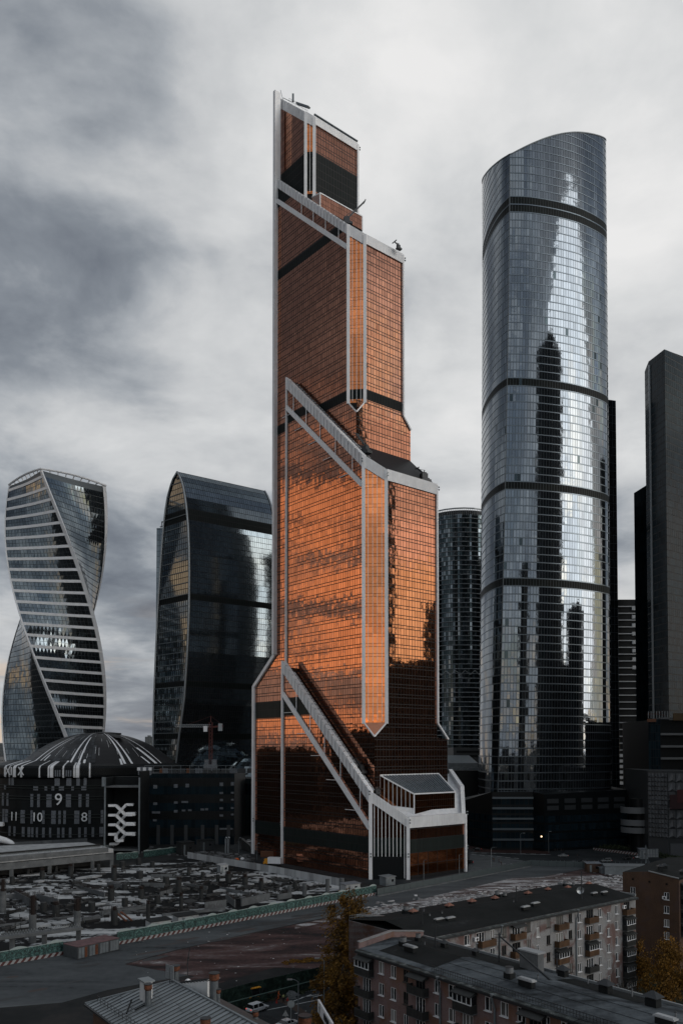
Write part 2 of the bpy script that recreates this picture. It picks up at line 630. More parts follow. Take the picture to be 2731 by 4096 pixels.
def inclined(k, a, b, h, d, name='sloping_beam', seg=3.1, off=0.0):
    """beam in left plane k from a to b (tops), vertical height h, depth d inwards; sheet-metal segments are its sub-parts"""
    a, b = Vector(a), Vector(b)
    n = -ER
    mb = MB()
    L = (b - a).length
    m = max(1, int(L / seg))
    for i in range(m):
        p, q = a + (b - a) * (i / m + .004), a + (b - a) * ((i + 1) / m - .004)
        o1, o2 = n * (.55 + off), -n * (d - .55)
        z = Vector((0, 0, -h))
        mb.hexa([p + o1 + z, q + o1 + z, q + o2 + z, p + o2 + z, p + o1, q + o1, q + o2, p + o2])
    return mb.build(name, 'white_cladding', mercury)


# ---- tier geometry from the picture
# k: left end pixel of top edge, right end (near chamfer) pixel of top edge, chamfer pixels, bottom of chamfer, right-end pixels
def tier(k, lpix, rpix, ccl, ccr, zb_py, rend, thick):
    A = on(k, *lpix); B = on(k, *rpix)
    tA, tB = tval(k, A), tval(k, B)
    s = (A.z - B.z) / (tA - tB)
    def roofz(p): return B.z + ((Vector((p.x, p.y, 0)) - Vector((B.x, B.y, 0))).dot(EL)) * s
    return A, B, tA, tB, s, roofz


# tier 1 (top)
A1, B1, tA1, tB1, s1, rz1 = tier(1, (1103, 383), (1219, 446), 0, 0, 0, 0, 0)
c1 = C[1]
cl1, cr1 = on(1, 1223, 600), onr(c1, 1257, 600)
re1 = onr(c1, 1429, 700)
tl1, tr1, te1 = tval(1, cl1), (cr1 - c1).dot(ER), (re1 - c1).dot(ER)
# tier 2
A2, B2, tA2, tB2, s2, rz2 = tier(2, (1108, 712), (1391, 897), 0, 0, 0, 0, 0)
c2 = C[2]
cl2, cr2 = on(2, 1393, 1200), onr(c2, 1459, 1200)
re2 = onr(c2, 1610, 1300)
tl2, tr2, te2 = tval(2, cl2), (cr2 - c2).dot(ER), (re2 - c2).dot(ER)
# tier 3
A3, B3, tA3, tB3, s3, rz3 = tier(3, (1150, 1512), (1452, 1818), 0, 0, 0, 0, 0)
c3 = C[3]
cl3, cr3 = on(3, 1454, 2400), onr(c3, 1545, 2400)
re3 = onr(c3, 1746, 2400)
tl3, tr3, te3 = tval(3, cl3), (cr3 - c3).dot(ER), (re3 - c3).dot(ER)
# tier 4
A4, B4, tA4, tB4, s4, rz4 = tier(4, (1137, 2650), (1484, 3168), 0, 0, 0, 0, 0)


def P2(v): return Vector((v.x, v.y, 0))


zb2 = on(2, 1393, 1612).z; zt2 = on(2, 1425, 1648).z
zb3 = on(3, 1454, 2890).z; zt3 = on(3, 1497, 2946).z
z3base = rz4(P2(c3) + P2(Vector((0, 0, 0))))
# -------- left faces
tLe1 = tval(1, on(1, 1110, 600)); tLe2 = tval(2, on(2, 1107, 1400))
tc1, tc2, tc3 = tval(1, c1), tval(2, c2), tval(3, c3)
left_face(1, [(tl1, 255), (tLe1, 255), (tLe1, rz1(P[1] + EL * tLe1)), (tl1, rz1(P[1] + EL * tl1))], 0)
fl_hi, fl_lo = on(2, 1097, 2620), on(2, 1018, 2748)
tF = tval(2, fl_lo); tFh = tval(2, fl_hi)
left_face(2, [(tl2, zb2), (tLe2, zb2), (tLe2, rz2(P[2] + EL * tLe2)), (tl2, rz2(P[2] + EL * tl2))], 0)
left_face(2, [(tc2, 120), (tLe2, 120), (tLe2, zb2), (tl2, zb2), (tc2, zt2)], 0)
t3L = tval(3, on(3, 1148, 2000)); t4L = tval(4, on(4, 1132, 3000))
left_face(2, [(t3L - 2, fl_hi.z), (tLe2, fl_hi.z), (tLe2, 120), (t3L - 2, 120)], 0)
left_face(2, [(t3L - 2, fl_lo.z), (tF, fl_lo.z), (tFh, fl_hi.z), (t3L - 2, fl_hi.z)], 0)
left_face(2, [(t3L - 8, 0), (tF, 0), (tF, fl_lo.z), (t3L - 8, fl_lo.z)], 0)
left_face(3, [(tl3, zb3), (t3L, zb3), (t3L, rz3(P[3] + EL * t3L)), (tl3, rz3(P[3] + EL * tl3))], 0)
left_face(3, [(tc3, 30), (t3L, 30), (t3L, zb3), (tl3, zb3), (tc3, zt3)], 0)
tB4n = tval(4, L4)
left_face(4, [(0, 0), (t4L, 0), (t4L, rz4(P[4] + EL * t4L)), (0, rz4(L4))], 0)

# -------- right faces (sloping roofs are level along this direction)
right_face(c1, [(tr1, 240), (te1, 240), (te1, rz1(c1)), (tr1, rz1(c1))])
g2h, g2l = onr(c2, 1612, 1665), onr(c2, 1641, 1722)
te2l = (g2l - c2).dot(ER)
right_face(c2, [(tr2, zb2), (te2, zb2), (te2, rz2(c2)), (tr2, rz2(c2))])
right_face(c2, [(0, g2h.z), (te2, g2h.z), (te2, zb2), (tr2, zb2), (0, zt2)])
right_face(c2, [(0, g2l.z), (te2l, g2l.z), (te2, g2h.z), (0, g2h.z)])
right_face(c2, [(0, 125), (te2l, 125), (te2l, g2l.z), (0, g2l.z)])
g3h, g3l = onr(c3, 1747, 2893), onr(c3, 1789, 2957)
te3l = (g3l - c3).dot(ER)
right_face(c3, [(tr3, zb3), (te3, zb3), (te3, rz3(c3)), (tr3, rz3(c3))])
right_face(c3, [(0, g3h.z), (te3, g3h.z), (te3, zb3), (tr3, zb3), (0, zt3)]) if g3h.z < zb3 else None
zlo = min(g3h.z, zt3)
right_face(c3, [(0, zlo), (te3, zlo), (te3, zb3), (tr3, zb3), (0, zt3)]) if g3h.z >= zb3 else None
right_face(c3, [(0, g3l.z), (te3l, g3l.z), (te3, min(g3h.z, zlo)), (0, min(g3h.z, zlo))])
right_face(c3, [(0, 15), (te3l, 15), (te3l, g3l.z), (0, g3l.z)])
re4 = onr(R4, 1858, 3300)
te4 = (re4 - P2(R4)).dot(ER)
zR4 = at(1632, 3268, R4.y).z
B4z = rz4(L4)
# ground-floor shop glazing is coarser
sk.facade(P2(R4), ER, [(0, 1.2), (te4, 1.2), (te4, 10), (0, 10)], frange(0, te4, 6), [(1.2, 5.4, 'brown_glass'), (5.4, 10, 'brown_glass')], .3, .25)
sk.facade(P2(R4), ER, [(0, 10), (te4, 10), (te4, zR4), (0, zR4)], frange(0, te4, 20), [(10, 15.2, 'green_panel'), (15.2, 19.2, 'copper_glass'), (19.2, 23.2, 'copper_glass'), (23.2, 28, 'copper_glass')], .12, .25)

# -------- chamfers between the faces
CH = [(cl1, cr1, rz2(cl1) + 1, 2, rz1, 1), (cl2, cr2, zb2, 4, rz2, 2), (cl3, cr3, zb3, 5, rz3, 3), (P2(L4), P2(R4), 9.0, 10, None, 4)]
for a, b, zbot, n, rz, k in CH:
    a, b = P2(a), P2(b)
    U = (b - a).normalized(); L = (b - a).length
    if k == 4: ta, tb = B4z, zR4
    else: ta, tb = rz(a), rz(b)
    N = Vector((U.y, -U.x, 0))
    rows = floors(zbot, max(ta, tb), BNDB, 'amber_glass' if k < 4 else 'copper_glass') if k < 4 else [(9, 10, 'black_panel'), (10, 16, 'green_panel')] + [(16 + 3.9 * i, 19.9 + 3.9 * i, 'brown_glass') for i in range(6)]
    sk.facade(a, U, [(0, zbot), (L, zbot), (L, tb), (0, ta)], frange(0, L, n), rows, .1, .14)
    for i in range(1, n):
        u = L * i / n
        p = a + U * u + N * .16
        zt = ta + (tb - ta) * i / n - 2.0
        zl = (0.5 if i > 8 else 8.8) if k == 4 else zbot + .6
        m_ = MB(); m_.obox(Vector((p.x, p.y, (zl + zt) / 2)), U, N, Vector((0, 0, 1)), .09 if k < 4 else .13, .16, (zt - zl) / 2)
        m_.build('fin', 'white_beam', mercury)
    if k == 4:
        m_ = MB(); m_.poly([a + Vector((0, 0, z)) for z in (0,)] + [b, b + Vector((0, 0, 9)), a + Vector((0, 0, 9))])
        m_.build('entrance_wall', 'dark_facade', mercury)
    # columns either side
    low = {1: rz2(P[1] + EL * tl1) - 3, 2: zb2 - .5, 3: zb3 - .5, 4: 0}[k]
    lowr = {1: rz2(b) + 1.5, 2: zb2 - .5, 3: zb3 - .5, 4: 0}[k]
    column(Vector((a.x, a.y, low)), Vector((a.x, a.y, ta - .5)))
    column(Vector((b.x, b.y, lowr)), Vector((b.x, b.y, tb - .5)))
# sloping triangular facets that close the chamfers of tiers 2 and 3
for c, a, b, zb, zt, mm in ((c2, cl2, cr2, zb2, zt2, 'black_panel'), (c3, cl3, cr3, zb3, zt3, 'copper_glass')):
    pa, pb, pc = Vector((a.x, a.y, zb)), Vector((b.x, b.y, zb)), Vector((c.x, c.y, zt))
    m_ = MB(); m_.poly([pa, pc, pb]); m_.build('facet', mm, mercury)
    for q in (pa, pb): m_ = MB(); m_.bar(q + Vector((0, -.2, 0)), pc + Vector((0, -.25, 0)), .45, .5); m_.build('facet_edge', 'white_beam', mercury)

# -------- bodies behind the glass (floors, rear and the sloping decks)
core = MB()
back = P[1] + EL * (tLe1 + 0) + ER * 34
def foot_zt(foot, rz): return [rz(Vector((p[0], p[1], 0))) for p in foot]
def solid(foot, zb, rz, drop=1.6):
    f = [(p.x, p.y) for p in foot]
    a = sum(f[i - 1][0] * f[i][1] - f[i][0] * f[i - 1][1] for i in range(len(f)))
    if a < 0: f = f[::-1]
    core.prism(f, zb, [rz(Vector((p[0], p[1], 0))) - drop for p in f])
ins = .35
def inset(p, d=ins): return p + (ER + EL).normalized() * d * 1.4
LB1 = P[1] + EL * tLe1
solid([inset(P2(cl1)), inset(P2(cr1)), inset(P2(c1) + ER * (te1 - .6)), P2(c1) + ER * (te1 - .6) + EL * ((tLe1 - tc1)), inset(P2(LB1), .1) - EL * 1.0], 200, rz1)
LB2 = P[2] + EL * tLe2
solid([inset(P2(cl2)), inset(P2(cr2)), inset(P2(c2) + ER * (te2 - .6)), P2(c2) + ER * (te2 - .6) + EL * (tLe2 - tc2), inset(P2(LB2), .1) - EL * 1.0], zb2, rz2)
f = [inset(P2(c2)), inset(P2(c2) + ER * (te2 - .6)), P2(c2) + ER * (te2 - .6) + EL * (tLe2 - tc2), inset(P2(LB2), .1) - EL * 1.0]
core.prism([(p.x, p.y) for p in f], 100, zt2)
f = [inset(P2(c2)), inset(P2(c2) + ER * (te2l - .6)), P2(c2) + ER * (te2l - .6) + EL * 30, inset(P2(c2)) + EL * 30]
core.prism([(p.x, p.y) for p in f], 100, g2l.z)
LB3 = P[3] + EL * t3L
solid([inset(P2(cl3)), inset(P2(cr3)), inset(P2(c3) + ER * (te3 - .6)), P2(c3) + ER * (te3 - .6) + EL * (t3L - tc3), inset(P2(LB3), .1) - EL * .8], zb3, rz3, .6)
f = [inset(P2(c3)), inset(P2(c3) + ER * (te3 - .6)), P2(c3) + ER * (te3 - .6) + EL * (t3L - tc3), inset(P2(LB3), .1) - EL * .8]
core.prism([(p.x, p.y) for p in f], 0, zt3)
f = [inset(P2(c3)), inset(P2(c3) + ER * (te3l - .6)), P2(c3) + ER * (te3l - .6) + EL * 30, inset(P2(c3)) + EL * 30]
core.prism([(p.x, p.y) for p in f], 0, g3l.z)
fl = P[2] + EL * (tF - .4)
f = [P2(P[2]) + EL * (t3L - 6) + ER * .5, P2(P[2]) + EL * (t3L - 6) + ER * 30, P2(fl) + ER * 30, P2(fl) + ER * .5]
core.prism([(p.x, p.y) for p in f], 0, [fl_hi.z, fl_hi.z, fl_lo.z, fl_lo.z])
core.build('building_core', 'mullion_dark', mercury)
# tier 4: low block with sloping deck
zR = zR4
body4 = MB()
P4b = [P2(L4) + ER * .5, P2(R4) + EL * .5, P2(R4) + ER * (te4 - .3) + EL * .3]
G1, G2 = at(1852, 3144, 352), at(1805, 3076, 372)
RB4 = P2(G2)
f = [inset(P2(L4)), inset(P2(R4)), P2(R4) + ER * (te4 - .5) + EL * .4, P2(G1), RB4, P2(c3) + EL * 12 + ER * 2]
slope4 = (rz4(P2(L4) + EL * 20) - rz4(P2(L4))) / 20
def deck4(p): return zR4 + max(-1, (Vector((p[0], p[1], 0)) - P2(R4)).dot(EL)) * .62
zt = [rz4(P2(L4)) - 1.2, zR4 - 2.4, zR4 - 2.4, G1.z - 2.5, G2.z - 2.0, 36.0]
body4.prism([(p.x, p.y) for p in f], 0, zt)
body4.build('terrace_body', 'mullion_dark', mercury)
m_ = MB(); m_.poly([Vector((p.x, p.y, z + .05)) for p, z in zip(f, zt)]); m_.build('terrace_deck', 'pale_deck', mercury)
f = [inset(P2(L4)), P2(L4) + ER * 5.3, P2(L4) + ER * 5.3 + EL * t4L, inset(P2(L4)) + EL * (t4L - .8)]
b_ = MB(); b_.prism([(p.x, p.y) for p in f], 0, [rz4(p) - 2.6 for p in f]); b_.build('sloping_deck', 'mullion_dark', mercury)
f = [P2(P[3]) + ER * .3 + EL * tl3, P2(P[3]) + ER * 4.9 + EL * tl3, P2(P[3]) + ER * 4.9 + EL * (t3L - .3), P2(P[3]) + ER * .3 + EL * (t3L - .3)]
b_ = MB(); b_.prism([(p.x, p.y) for p in f], 60, [rz3(p) - 1.2 for p in f]); b_.build('sloping_deck', 'pale_deck', mercury)

# -------- sloping beams and their lattice
def Pt(k, t, z): v = P[k] + EL * t; return Vector((v.x, v.y, z))
inclined(1, Pt(1, tLe1, rz1(P[1] + EL * tLe1)) , Pt(1, tl1, rz1(P[1] + EL * tl1)), 5.0, 1.4)
inclined(2, Pt(2, tLe2, rz2(P[2] + EL * tLe2)), Pt(2, tl2, rz2(P[2] + EL * tl2)), 4.6, 1.4)
inclined(3, Pt(3, t3L, rz3(P[3] + EL * t3L)), Pt(3, tl3, rz3(P[3] + EL * tl3)), 5.2, 2.2)
inclined(4, Pt(4, t4L, rz4(P[4] + EL * t4L)), Pt(4, 0, rz4(L4)), 5.0, 2.2)
def lattice(k, a2, b2, tR, tL, rz, h, steps, hor):
    """thinner parallel beam from pixel a2 to b2 plus verticals and horizontals"""
    a, b = on(k, *a2), on(k, *b2)
    n = -ER
    mb = MB(); mb.bar(a + n * .5, b + n * .5, .9, 1.9, up=n.cross(b - a)); mb.build('lower_beam', 'white_beam', mercury)
    ta, tb = tval(k, a), tval(k, b)
    for i in steps:
        t = ta + (tb - ta) * i
        v = P[k] + EL * t
        zt = rz(v) - h
        zb = a.z + (b.z - a.z) * i + .8
        mb = MB(); mb.bar(Vector((v.x, v.y, zb)) + n * .4, Vector((v.x, v.y, zt)) + n * .4, .28, .28); mb.build('post', 'white_beam', mercury)
        if hor:
            # level rail from this post back to the lower beam
            z = zb + (zt - zb) * hor
            t2 = ta + (tb - ta) * ((z - a.z) / (b.z - a.z))
            v2 = P[k] + EL * t2
            mb = MB(); mb.bar(Vector((v.x, v.y, zb + .1)) + n * .35, Vector((P[k] + EL * (t + (tb - ta) * -.16)).to_tuple()[:2] + (zb + .1,)) + n * .35, .22, .22); mb.build('rail', 'white_beam', mercury)
lattice(2, (1112, 805), (1392, 990), 0, 0, rz2, 4.6, [.37, .54, .71, .885], 0)
lattice(3, (1149, 1630), (1452, 1940), 0, 0, rz3, 5.2, [.10, .28, .47, .67, .88], .2)
lattice(4, (1135, 2775), (1482, 3312), 0, 0, rz4, 5.0, [.17, .34, .51, .69, .9], .2)
# parapets along chamfers and right faces
def parapet(a, b, h, d, name='parapet', joints=1.4):
    a, b = Vector(a), Vector(b)
    U = (b - a); L = U.length; U.normalize()
    H = Vector((U.x, U.y, 0)).normalized(); N = Vector((H.y, -H.x, 0))
    mb = MB()
    m = max(1, int(L / joints))
    for i in range(m):
        p, q = a + U * (L * i / m + .02), a + U * (L * (i + 1) / m - .02)
        z = Vector((0, 0, -h))
        o1, o2 = N * .55, -N * d
        mb.hexa([p + o1 + z, q + o1 + z, q + o2 + z, p + o2 + z, p + o1, q + o1, q + o2, p + o2])
    mb.build(name, 'white_cladding', mercury)
for a, b, rz, h, d in ((cl1, cr1, rz1, 5.0, 1.2), (cl2, cr2, rz2, 4.8, 1.4), (cl3, cr3, rz3, 5.0, 2.0)):
    a, b = P2(a), P2(b)
    parapet(Vector((a.x, a.y, rz(a))), Vector((b.x, b.y, rz(b))), h, d)
parapet(Vector((L4.x, L4.y, B4z)), Vector((R4.x, R4.y, zR4)), 4.2, 2.2)
for c, t0, t1, z, h, d in ((c1, tr1, te1, rz1(cr1), 3.6, 1.2), (c2, tr2, te2, rz2(cr2), 4.2, 1.4), (c3, tr3, te3, rz3(cr3), 4.6, 2.0), (R4, 0, te4, zR4, 4.3, 2.4)):
    a, b = P2(c) + ER * t0, P2(c) + ER * t1
    parapet(Vector((a.x, a.y, z)), Vector((b.x, b.y, z)), h, d)
H3 = lambda v, z: Vector((v.x, v.y, z))
# right-hand gable parapet of the low block, climbing towards the tower
a = P2(R4) + ER * te4; b = a + EL * 20
mb = MB()
gp = [H3(a, zR4), G1, G2]
for i in range(14):
    s0, s1 = (gp[0], gp[1]) if i < 6 else (gp[1], gp[2])
    f0, f1 = ((i / 6, (i + 1) / 6) if i < 6 else ((i - 6) / 8, (i - 5) / 8))
    p, q = s0 + (s1 - s0) * (f0 + .006), s0 + (s1 - s0) * (f1 - .006)
    zp, zq = p.z, q.z; p = P2(p); q = P2(q)
    o1, o2 = ER * .5, -ER * 1.9
    mb.hexa([Vector((v.x, v.y, zz - hh)) for hh, (v1, v2) in ((3.5, (p, q)), (0, (p, q))) for v, zz in ((v1 + o2, zp), (v1 + o1, zp), (v2 + o1, zq), (v2 + o2, zq))])
mb.build('gable_parapet', 'white_cladding', mercury)
m_ = MB(); m_.poly([Vector((v.x, v.y, z)) for v, z in ((a, 0), (G1, 0), (G1, G1.z - 1), (a, zR4 - .5))]); m_.poly([Vector((v.x, v.y, z)) for v, z in ((G1, 0), (G2, 0), (G2, G2.z - 1), (G1, G1.z - 1))]); m_.build('side_wall', 'white_cladding', mercury)
# vertical edge columns
e1 = on(1, 1107, 600)
ntop = rz1(P[1] + EL * tLe1)
pe = P2(P[2]) + EL * tLe2
column(Vector((pe.x, pe.y, fl_hi.z)), Vector((pe.x, pe.y, on(2, 1103, 377).z)), 1.5, 3.4, -ER)
fh, flo = Pt(2, tFh, fl_hi.z), Pt(2, tF, fl_lo.z)
column(flo, Pt(2, tLe2, fl_hi.z + .5), 1.7, 1.4, -ER)
column(Pt(2, tF, 0), flo + Vector((0, 0, .4)), 1.8, 1.4, -ER)
column(Pt(3, t3L, 78), Pt(3, t3L, rz3(P[3] + EL * t3L)), .6, 1.2, -ER)
column(Pt(4, t4L, 0), Pt(4, t4L, rz4(P[4] + EL * t4L)), .95, 1.2, -ER)
for c, t0, t1, zt, zh, zl, zbt in ((c1, te1, te1, rz1(cr1), 0, 0, 250), (c2, te2, te2l, rz2(cr2), g2h.z, g2l.z, rz3(P2(c2)) - 6), (c3, te3, te3l, rz3(cr3), g3h.z, g3l.z, 30), (R4, te4, te4, zR4, 0, 0, 0)):
    n = -EL
    p0 = P2(c) + ER * t0; p1 = P2(c) + ER * t1
    if zh:
        column(Vector((p0.x, p0.y, zh)), Vector((p0.x, p0.y, zt - .5)), .8, 1.0, n)
        column(Vector((p1.x, p1.y, zl)), Vector((p0.x, p0.y, zh)), .7, .9, n)
    else:
        column(Vector((p0.x, p0.y, zbt)), Vector((p0.x, p0.y, zt - .5)), 1.0, 1.0, n)

# -------- glazed roof wedges above the terraces
def wedge(c, t0, t1, dep, z0, z1, zfloor, mt, seams, wallm, sh=0.0):
    """glass roof sloping down from the tower wall to a low front; c corner of the tower wall"""
    a, b = P2(c) + ER * t0, P2(c) + ER * t1
    o = -EL * dep
    f0, f1 = a + o + ER * sh, b + o
    H = lambda v, z: Vector((v.x, v.y, z))
    a2 = a
    n = seams
    for i in range(n):
        p0, p1 = a + (b - a) * ((i + .03) / n), a + (b - a) * ((i + .97) / n)
        q0, q1 = f0 + (f1 - f0) * ((i + .03) / n), f0 + (f1 - f0) * ((i + .97) / n)
        m_ = MB(); m_.cv = rnd.random()
        m_.hexa([H(q0, z0 - .25), H(q1, z0 - .25), H(p1, z1 - .25), H(p0, z1 - .25), H(q0, z0), H(q1, z0), H(p1, z1), H(p0, z1)])
        m_.build('roof_panel', mt, mercury)
        m_ = MB(); m_.bar(H(p0 - ER * .1, z1 + .08), H(q0 - ER * .1, z0 + .08), .16, .22); m_.build('roof_seam', 'grey_metal', mercury)
    m_ = MB()
    for p, q in ((H(a, z1), H(b, z1)), (H(f0, z0), H(f1, z0)), (H(a, z1), H(f0, z0)), (H(b, z1), H(f1, z0)), (H(f0, z0), H(f0, zfloor)), (H(f1, z0), H(f1, zfloor))): m_.bar(p, q, .4, .5)
    m_.build('roof_frame', 'white_beam', mercury)
    m_ = MB(); m_.poly([H(a, zfloor - 3), H(f0, zfloor - 3), H(f0, z0 - .3), H(a, z1 - .3)]); m_.build('wedge_side', 'white_cladding', mercury)
    m_ = MB(); m_.poly([H(f1, zfloor - 3), H(b, zfloor - 3), H(b, z1 - .3), H(f1, z0 - .3)]); m_.build('wedge_side', 'white_cladding', mercury)
    W_ = (f1 - f0).length
    sk.facade(f0, ER, [(0, zfloor), (W_, zfloor), (W_, z0 - .25), (0, z0 - .25)], frange(0, W_, n), [(zfloor + (z0 - zfloor) * i / 3, zfloor + (z0 - zfloor) * (i + 1) / 3, wallm) for i in range(3)], .12, .15)
    # side glazing between the wall and the sloping edge
    L = (f0 - a).length
    sk.facade(a, (f0 - a).normalized(), [(0, zfloor + 4), (L, zfloor + (2.5 if sh else .2)), (L, z0 - .4), (0, z1 - .4)], frange(0, L, 8), [(zfloor - 5, z1, wallm)], .3, .2, out=.12, backing=False)
zz0, zz1 = at(1720, 3165, 322).z, at(1700, 3098, 331).z
wedge(c3, 3.0, 36.5, 9.5, 32.6, 40.0, 24.5, 'skylight_glass', 20, 'brown_glass', 9.5)
zr3 = rz3(cr3)
wedge(c2, 1.5, 30.0, 9.0, zr3 + 5.5, zr3 + 12.5, zr3 + .5, 'skylight_glass', 18, 'copper_glass', 7.0)
zq1 = onr(c1, 1268, 800).z
wedge(c1, 1.5, 27, 6, zq1 - 1.2, zq1, rz2(P2(c1) - EL * 6) - 1, 'grey_metal', 16, 'copper_glass')
zr2 = rz2(cr2)
sk.finish()

# roof railings and window-cleaning rails
def railing(parent, pts, h=1.2, step=2.2, m='grey_metal', name='railing', r=.07):
    mb = MB()
    for p, q in zip(pts, pts[1:]):
        p, q = Vector(p), Vector(q)
        L = (q - p).length; n = max(1, int(L / step))
        for i in range(n + 1):
            v = p + (q - p) * (i / n)
            mb.bar(v, v + Vector((0, 0, h)), r * 1.4, r * 1.4)
        for k in (.5, 1.0): mb.bar(p + Vector((0, 0, h * k)), q + Vector((0, 0, h * k)), r * 1.4, r * 1.4)
    return mb.build(name, m, parent)
H3 = lambda v, z: Vector((v.x, v.y, z))
railing(mercury, [H3(P2(Pt(1, tLe1 - 8, 0)) + ER, rz1(Pt(1, tLe1 - 8, 0))), H3(P2(Pt(1, tl1, 0)) + ER, rz1(Pt(1, tl1, 0)))], 2.4, 1.5)
railing(mercury, [H3(P2(cr1), rz1(cr1)), H3(P2(c1) + ER * te1, rz1(cr1))], 1.7, 2.0)
rb = MB(); a = H3(P2(cr1), rz1(cr1) + 1.3); b = H3(P2(c1) + ER * te1, rz1(cr1) + 1.3); rb.bar(a, b, 1.0, .35); rb.build('roof_rail', 'grey_metal', mercury)
# service track running down the sloping terraces
for k, rz, t0, t1 in ((4, rz4, 2, t4L - 3), (3, rz3, tl3, t3L - 2)):
    for off in (2.9, 3.9):
        a, b = Pt(k, t0, rz(Pt(k, t0, 0)) - (2.2 if k == 4 else .8)) + ER * off, Pt(k, t1, rz(Pt(k, t1, 0)) - (2.2 if k == 4 else .8)) + ER * off
        m_ = MB(); m_.bar(a, b, .3, .6); m_.build('track_rail', 'grey_metal' if off < 3 else 'white_cladding', mercury)
    m_ = MB()
    n = int((t1 - t0) / 1.6)
    for i in range(n):
        t = t0 + (t1 - t0) * i / n
        p = Pt(k, t, rz(Pt(k, t, 0)) - (2.0 if k == 4 else .6)) + ER * 2.6
        m_.bar(p, p + ER * 1.6, .5, .3)
    m_.build('track_sleepers', 'dark_metal', mercury, props={'kind': 'stuff'})

# window-cleaning cranes standing on the tiers
def bmu(x, y, z, label, jib=None, s=1.0, rot=0.0):
    t = thing('maintenance_crane', label, 'crane', (x, y, z), 'window-cleaning cranes on the copper tower')
    c, s_ = math.cos(rot), math.sin(rot)
    U, V = Vector((c, s_, 0)), Vector((-s_, c, 0))
    o = Vector((x, y, z))
    W = Vector((0, 0, 1))
    m_ = MB(); m_.obox(o + W * .5 * s, U, V, W, 2.0 * s, 1.3 * s, .5 * s); m_.obox(o + W * 1.2 * s, U, V, W, 1.4 * s, 1.0 * s, .3 * s); m_.build('chassis', 'dark_metal', t)
    m_ = MB(); m_.obox(o + W * 2.2 * s - U * .4 * s, U, V, W, 1.2 * s, .9 * s, .9 * s); m_.obox(o + W * 3.3 * s, U, V, W, .5 * s, .5 * s, .3 * s); m_.build('cabin', 'dark_metal', t)
    j = Vector(jib) if jib else U * 3
    m_ = MB(); a = o + W * 2.8 * s; m_.bar(a, a + j, .6 * s, .6 * s); m_.bar(a + j - V * 1.5, a + j + V * 1.5, .3, .3); m_.bar(a - U * 1.2, a + W * 1.6 * s, .3, .3); m_.bar(a + W * 1.6 * s, a + j * .8, .15, .15); m_.build('jib', 'dark_metal', t)
    return t
def deckpt(k, px, py, off):
    v = on(k, px, py); return v + ER * off
v = deckpt(2, 1368, 870, 3.0); bmu(v.x, v.y, rz2(v) - .6, 'black crane with long raised jib on the second tier', (7.5, 3, 9.5), 1.0, .3)
v = P2(c2) + ER * 22 - EL * 3; bmu(v.x, v.y, rz2(cr2) - 1.2, 'black crane near the right end of the second tier roof', (-2, -1, 1.2), .6, .6)
v = P2(P[3]) + ER * 3.2 + EL * (tl3 + 2); bmu(v.x, v.y, rz3(v) - .3, 'black crane at the foot of the third tier slope', (-4, -1, 5), 1.1, -.8)
v = P2(c3) + ER * (te3 - 5) + EL * 2; bmu(v.x, v.y, rz3(cr3) + .2, 'black crane at the right end of the third tier terrace', (-3, 2, 3.5), 1.2, .5)
v = P2(P[4]) + ER * 3.2 + EL * 9; bmu(v.x, v.y, rz4(v) - 2.0, 'dark crane parked at the foot of the lowest slope', (-2.5, 1.5, 3.2), 1.0, -.9)
v = P2(L4) + ER * 4.5 + EL * 1; bmu(v.x, v.y, B4z - 1.4, 'small grey maintenance cradle on the lowest white terrace', (1.5, 1, .4), .6, .4)
v = P2(R4) + ER * (te4 - 4) + EL * 12; bmu(v.x, v.y, zR4 + 5.5, 'dark crane on the right end of the lowest terrace', (-2, 1, 2.5), .8, 1.2)
# pairs of floodlights on the columns
def floods(p, n):
    t = thing('floodlight', None, 'floodlight', p)
    m_ = MB()
    for dz in (0, -1.1):
        q = Vector(p) + Vector((0, 0, dz))
        m_.bar(q, q + n * .7, .12, .12); m_.tube([q + n * .6, q + n * 1.15], [.22, .34], 8)
    o = m_.build('floodlight', 'grey_metal', mercury)
    bpy.data.objects.remove(t)
for p, n in ((H3(P2(L4), 34), Vector((-.3, -1, 0))), (H3(P2(R4), 23), Vector((.4, -1, 0))), (H3(P2(R4) + ER * te4, 24.5), ER), (H3(P2(R4) + ER * te4, 10.5), ER), (H3(P2(L4), 10), Vector((0, -1, 0))), (H3(P2(R4), 10), Vector((0, -1, 0))),
             (H3(Pt(2, tF, 0), 17), EL * -1 + ER * -1), (H3(Pt(2, tFh, 0), 92), EL), (H3(Pt(4, t4L, 0), 18), EL), (H3(P2(c3) + ER * te3, rz3(cr3) - 1), ER), (H3(P2(c2) + ER * te2, rz2(cr2) - 1), ER), (H3(P2(cr3), rz3(cr3) - 2), Vector((.4, -1, 0))),
             (H3(P2(cl3), rz3(cl3) - 2), Vector((-.4, -1, 0))), (H3(P2(c1) + ER * te1, rz1(cr1) - 1), ER), (H3(P2(c1) + ER * te1, 300), ER)):
    floods(p + n * .6, n.normalized())
# antennas on the very top
m_ = MB(); q = H3(P2(Pt(1, tLe1 - 3, 0)) + ER, rz1(Pt(1, tLe1 - 3, 0)))
m_.bar(q, q + Vector((-1.2, 0, 4.8)), .2, .2); m_.bar(q + Vector((0, 0, 1)), q + Vector((4, 0, -1)), .2, .2); m_.bar(q + Vector((5, -2, -2.5)), q + Vector((5, -2, 1.2)), .9, .9)
m_.bar(q + Vector((7, -4, -5)), q + Vector((13, -9, -11)), 1.5, .8)
m_.build('roof_mast', 'grey_metal', mercury)
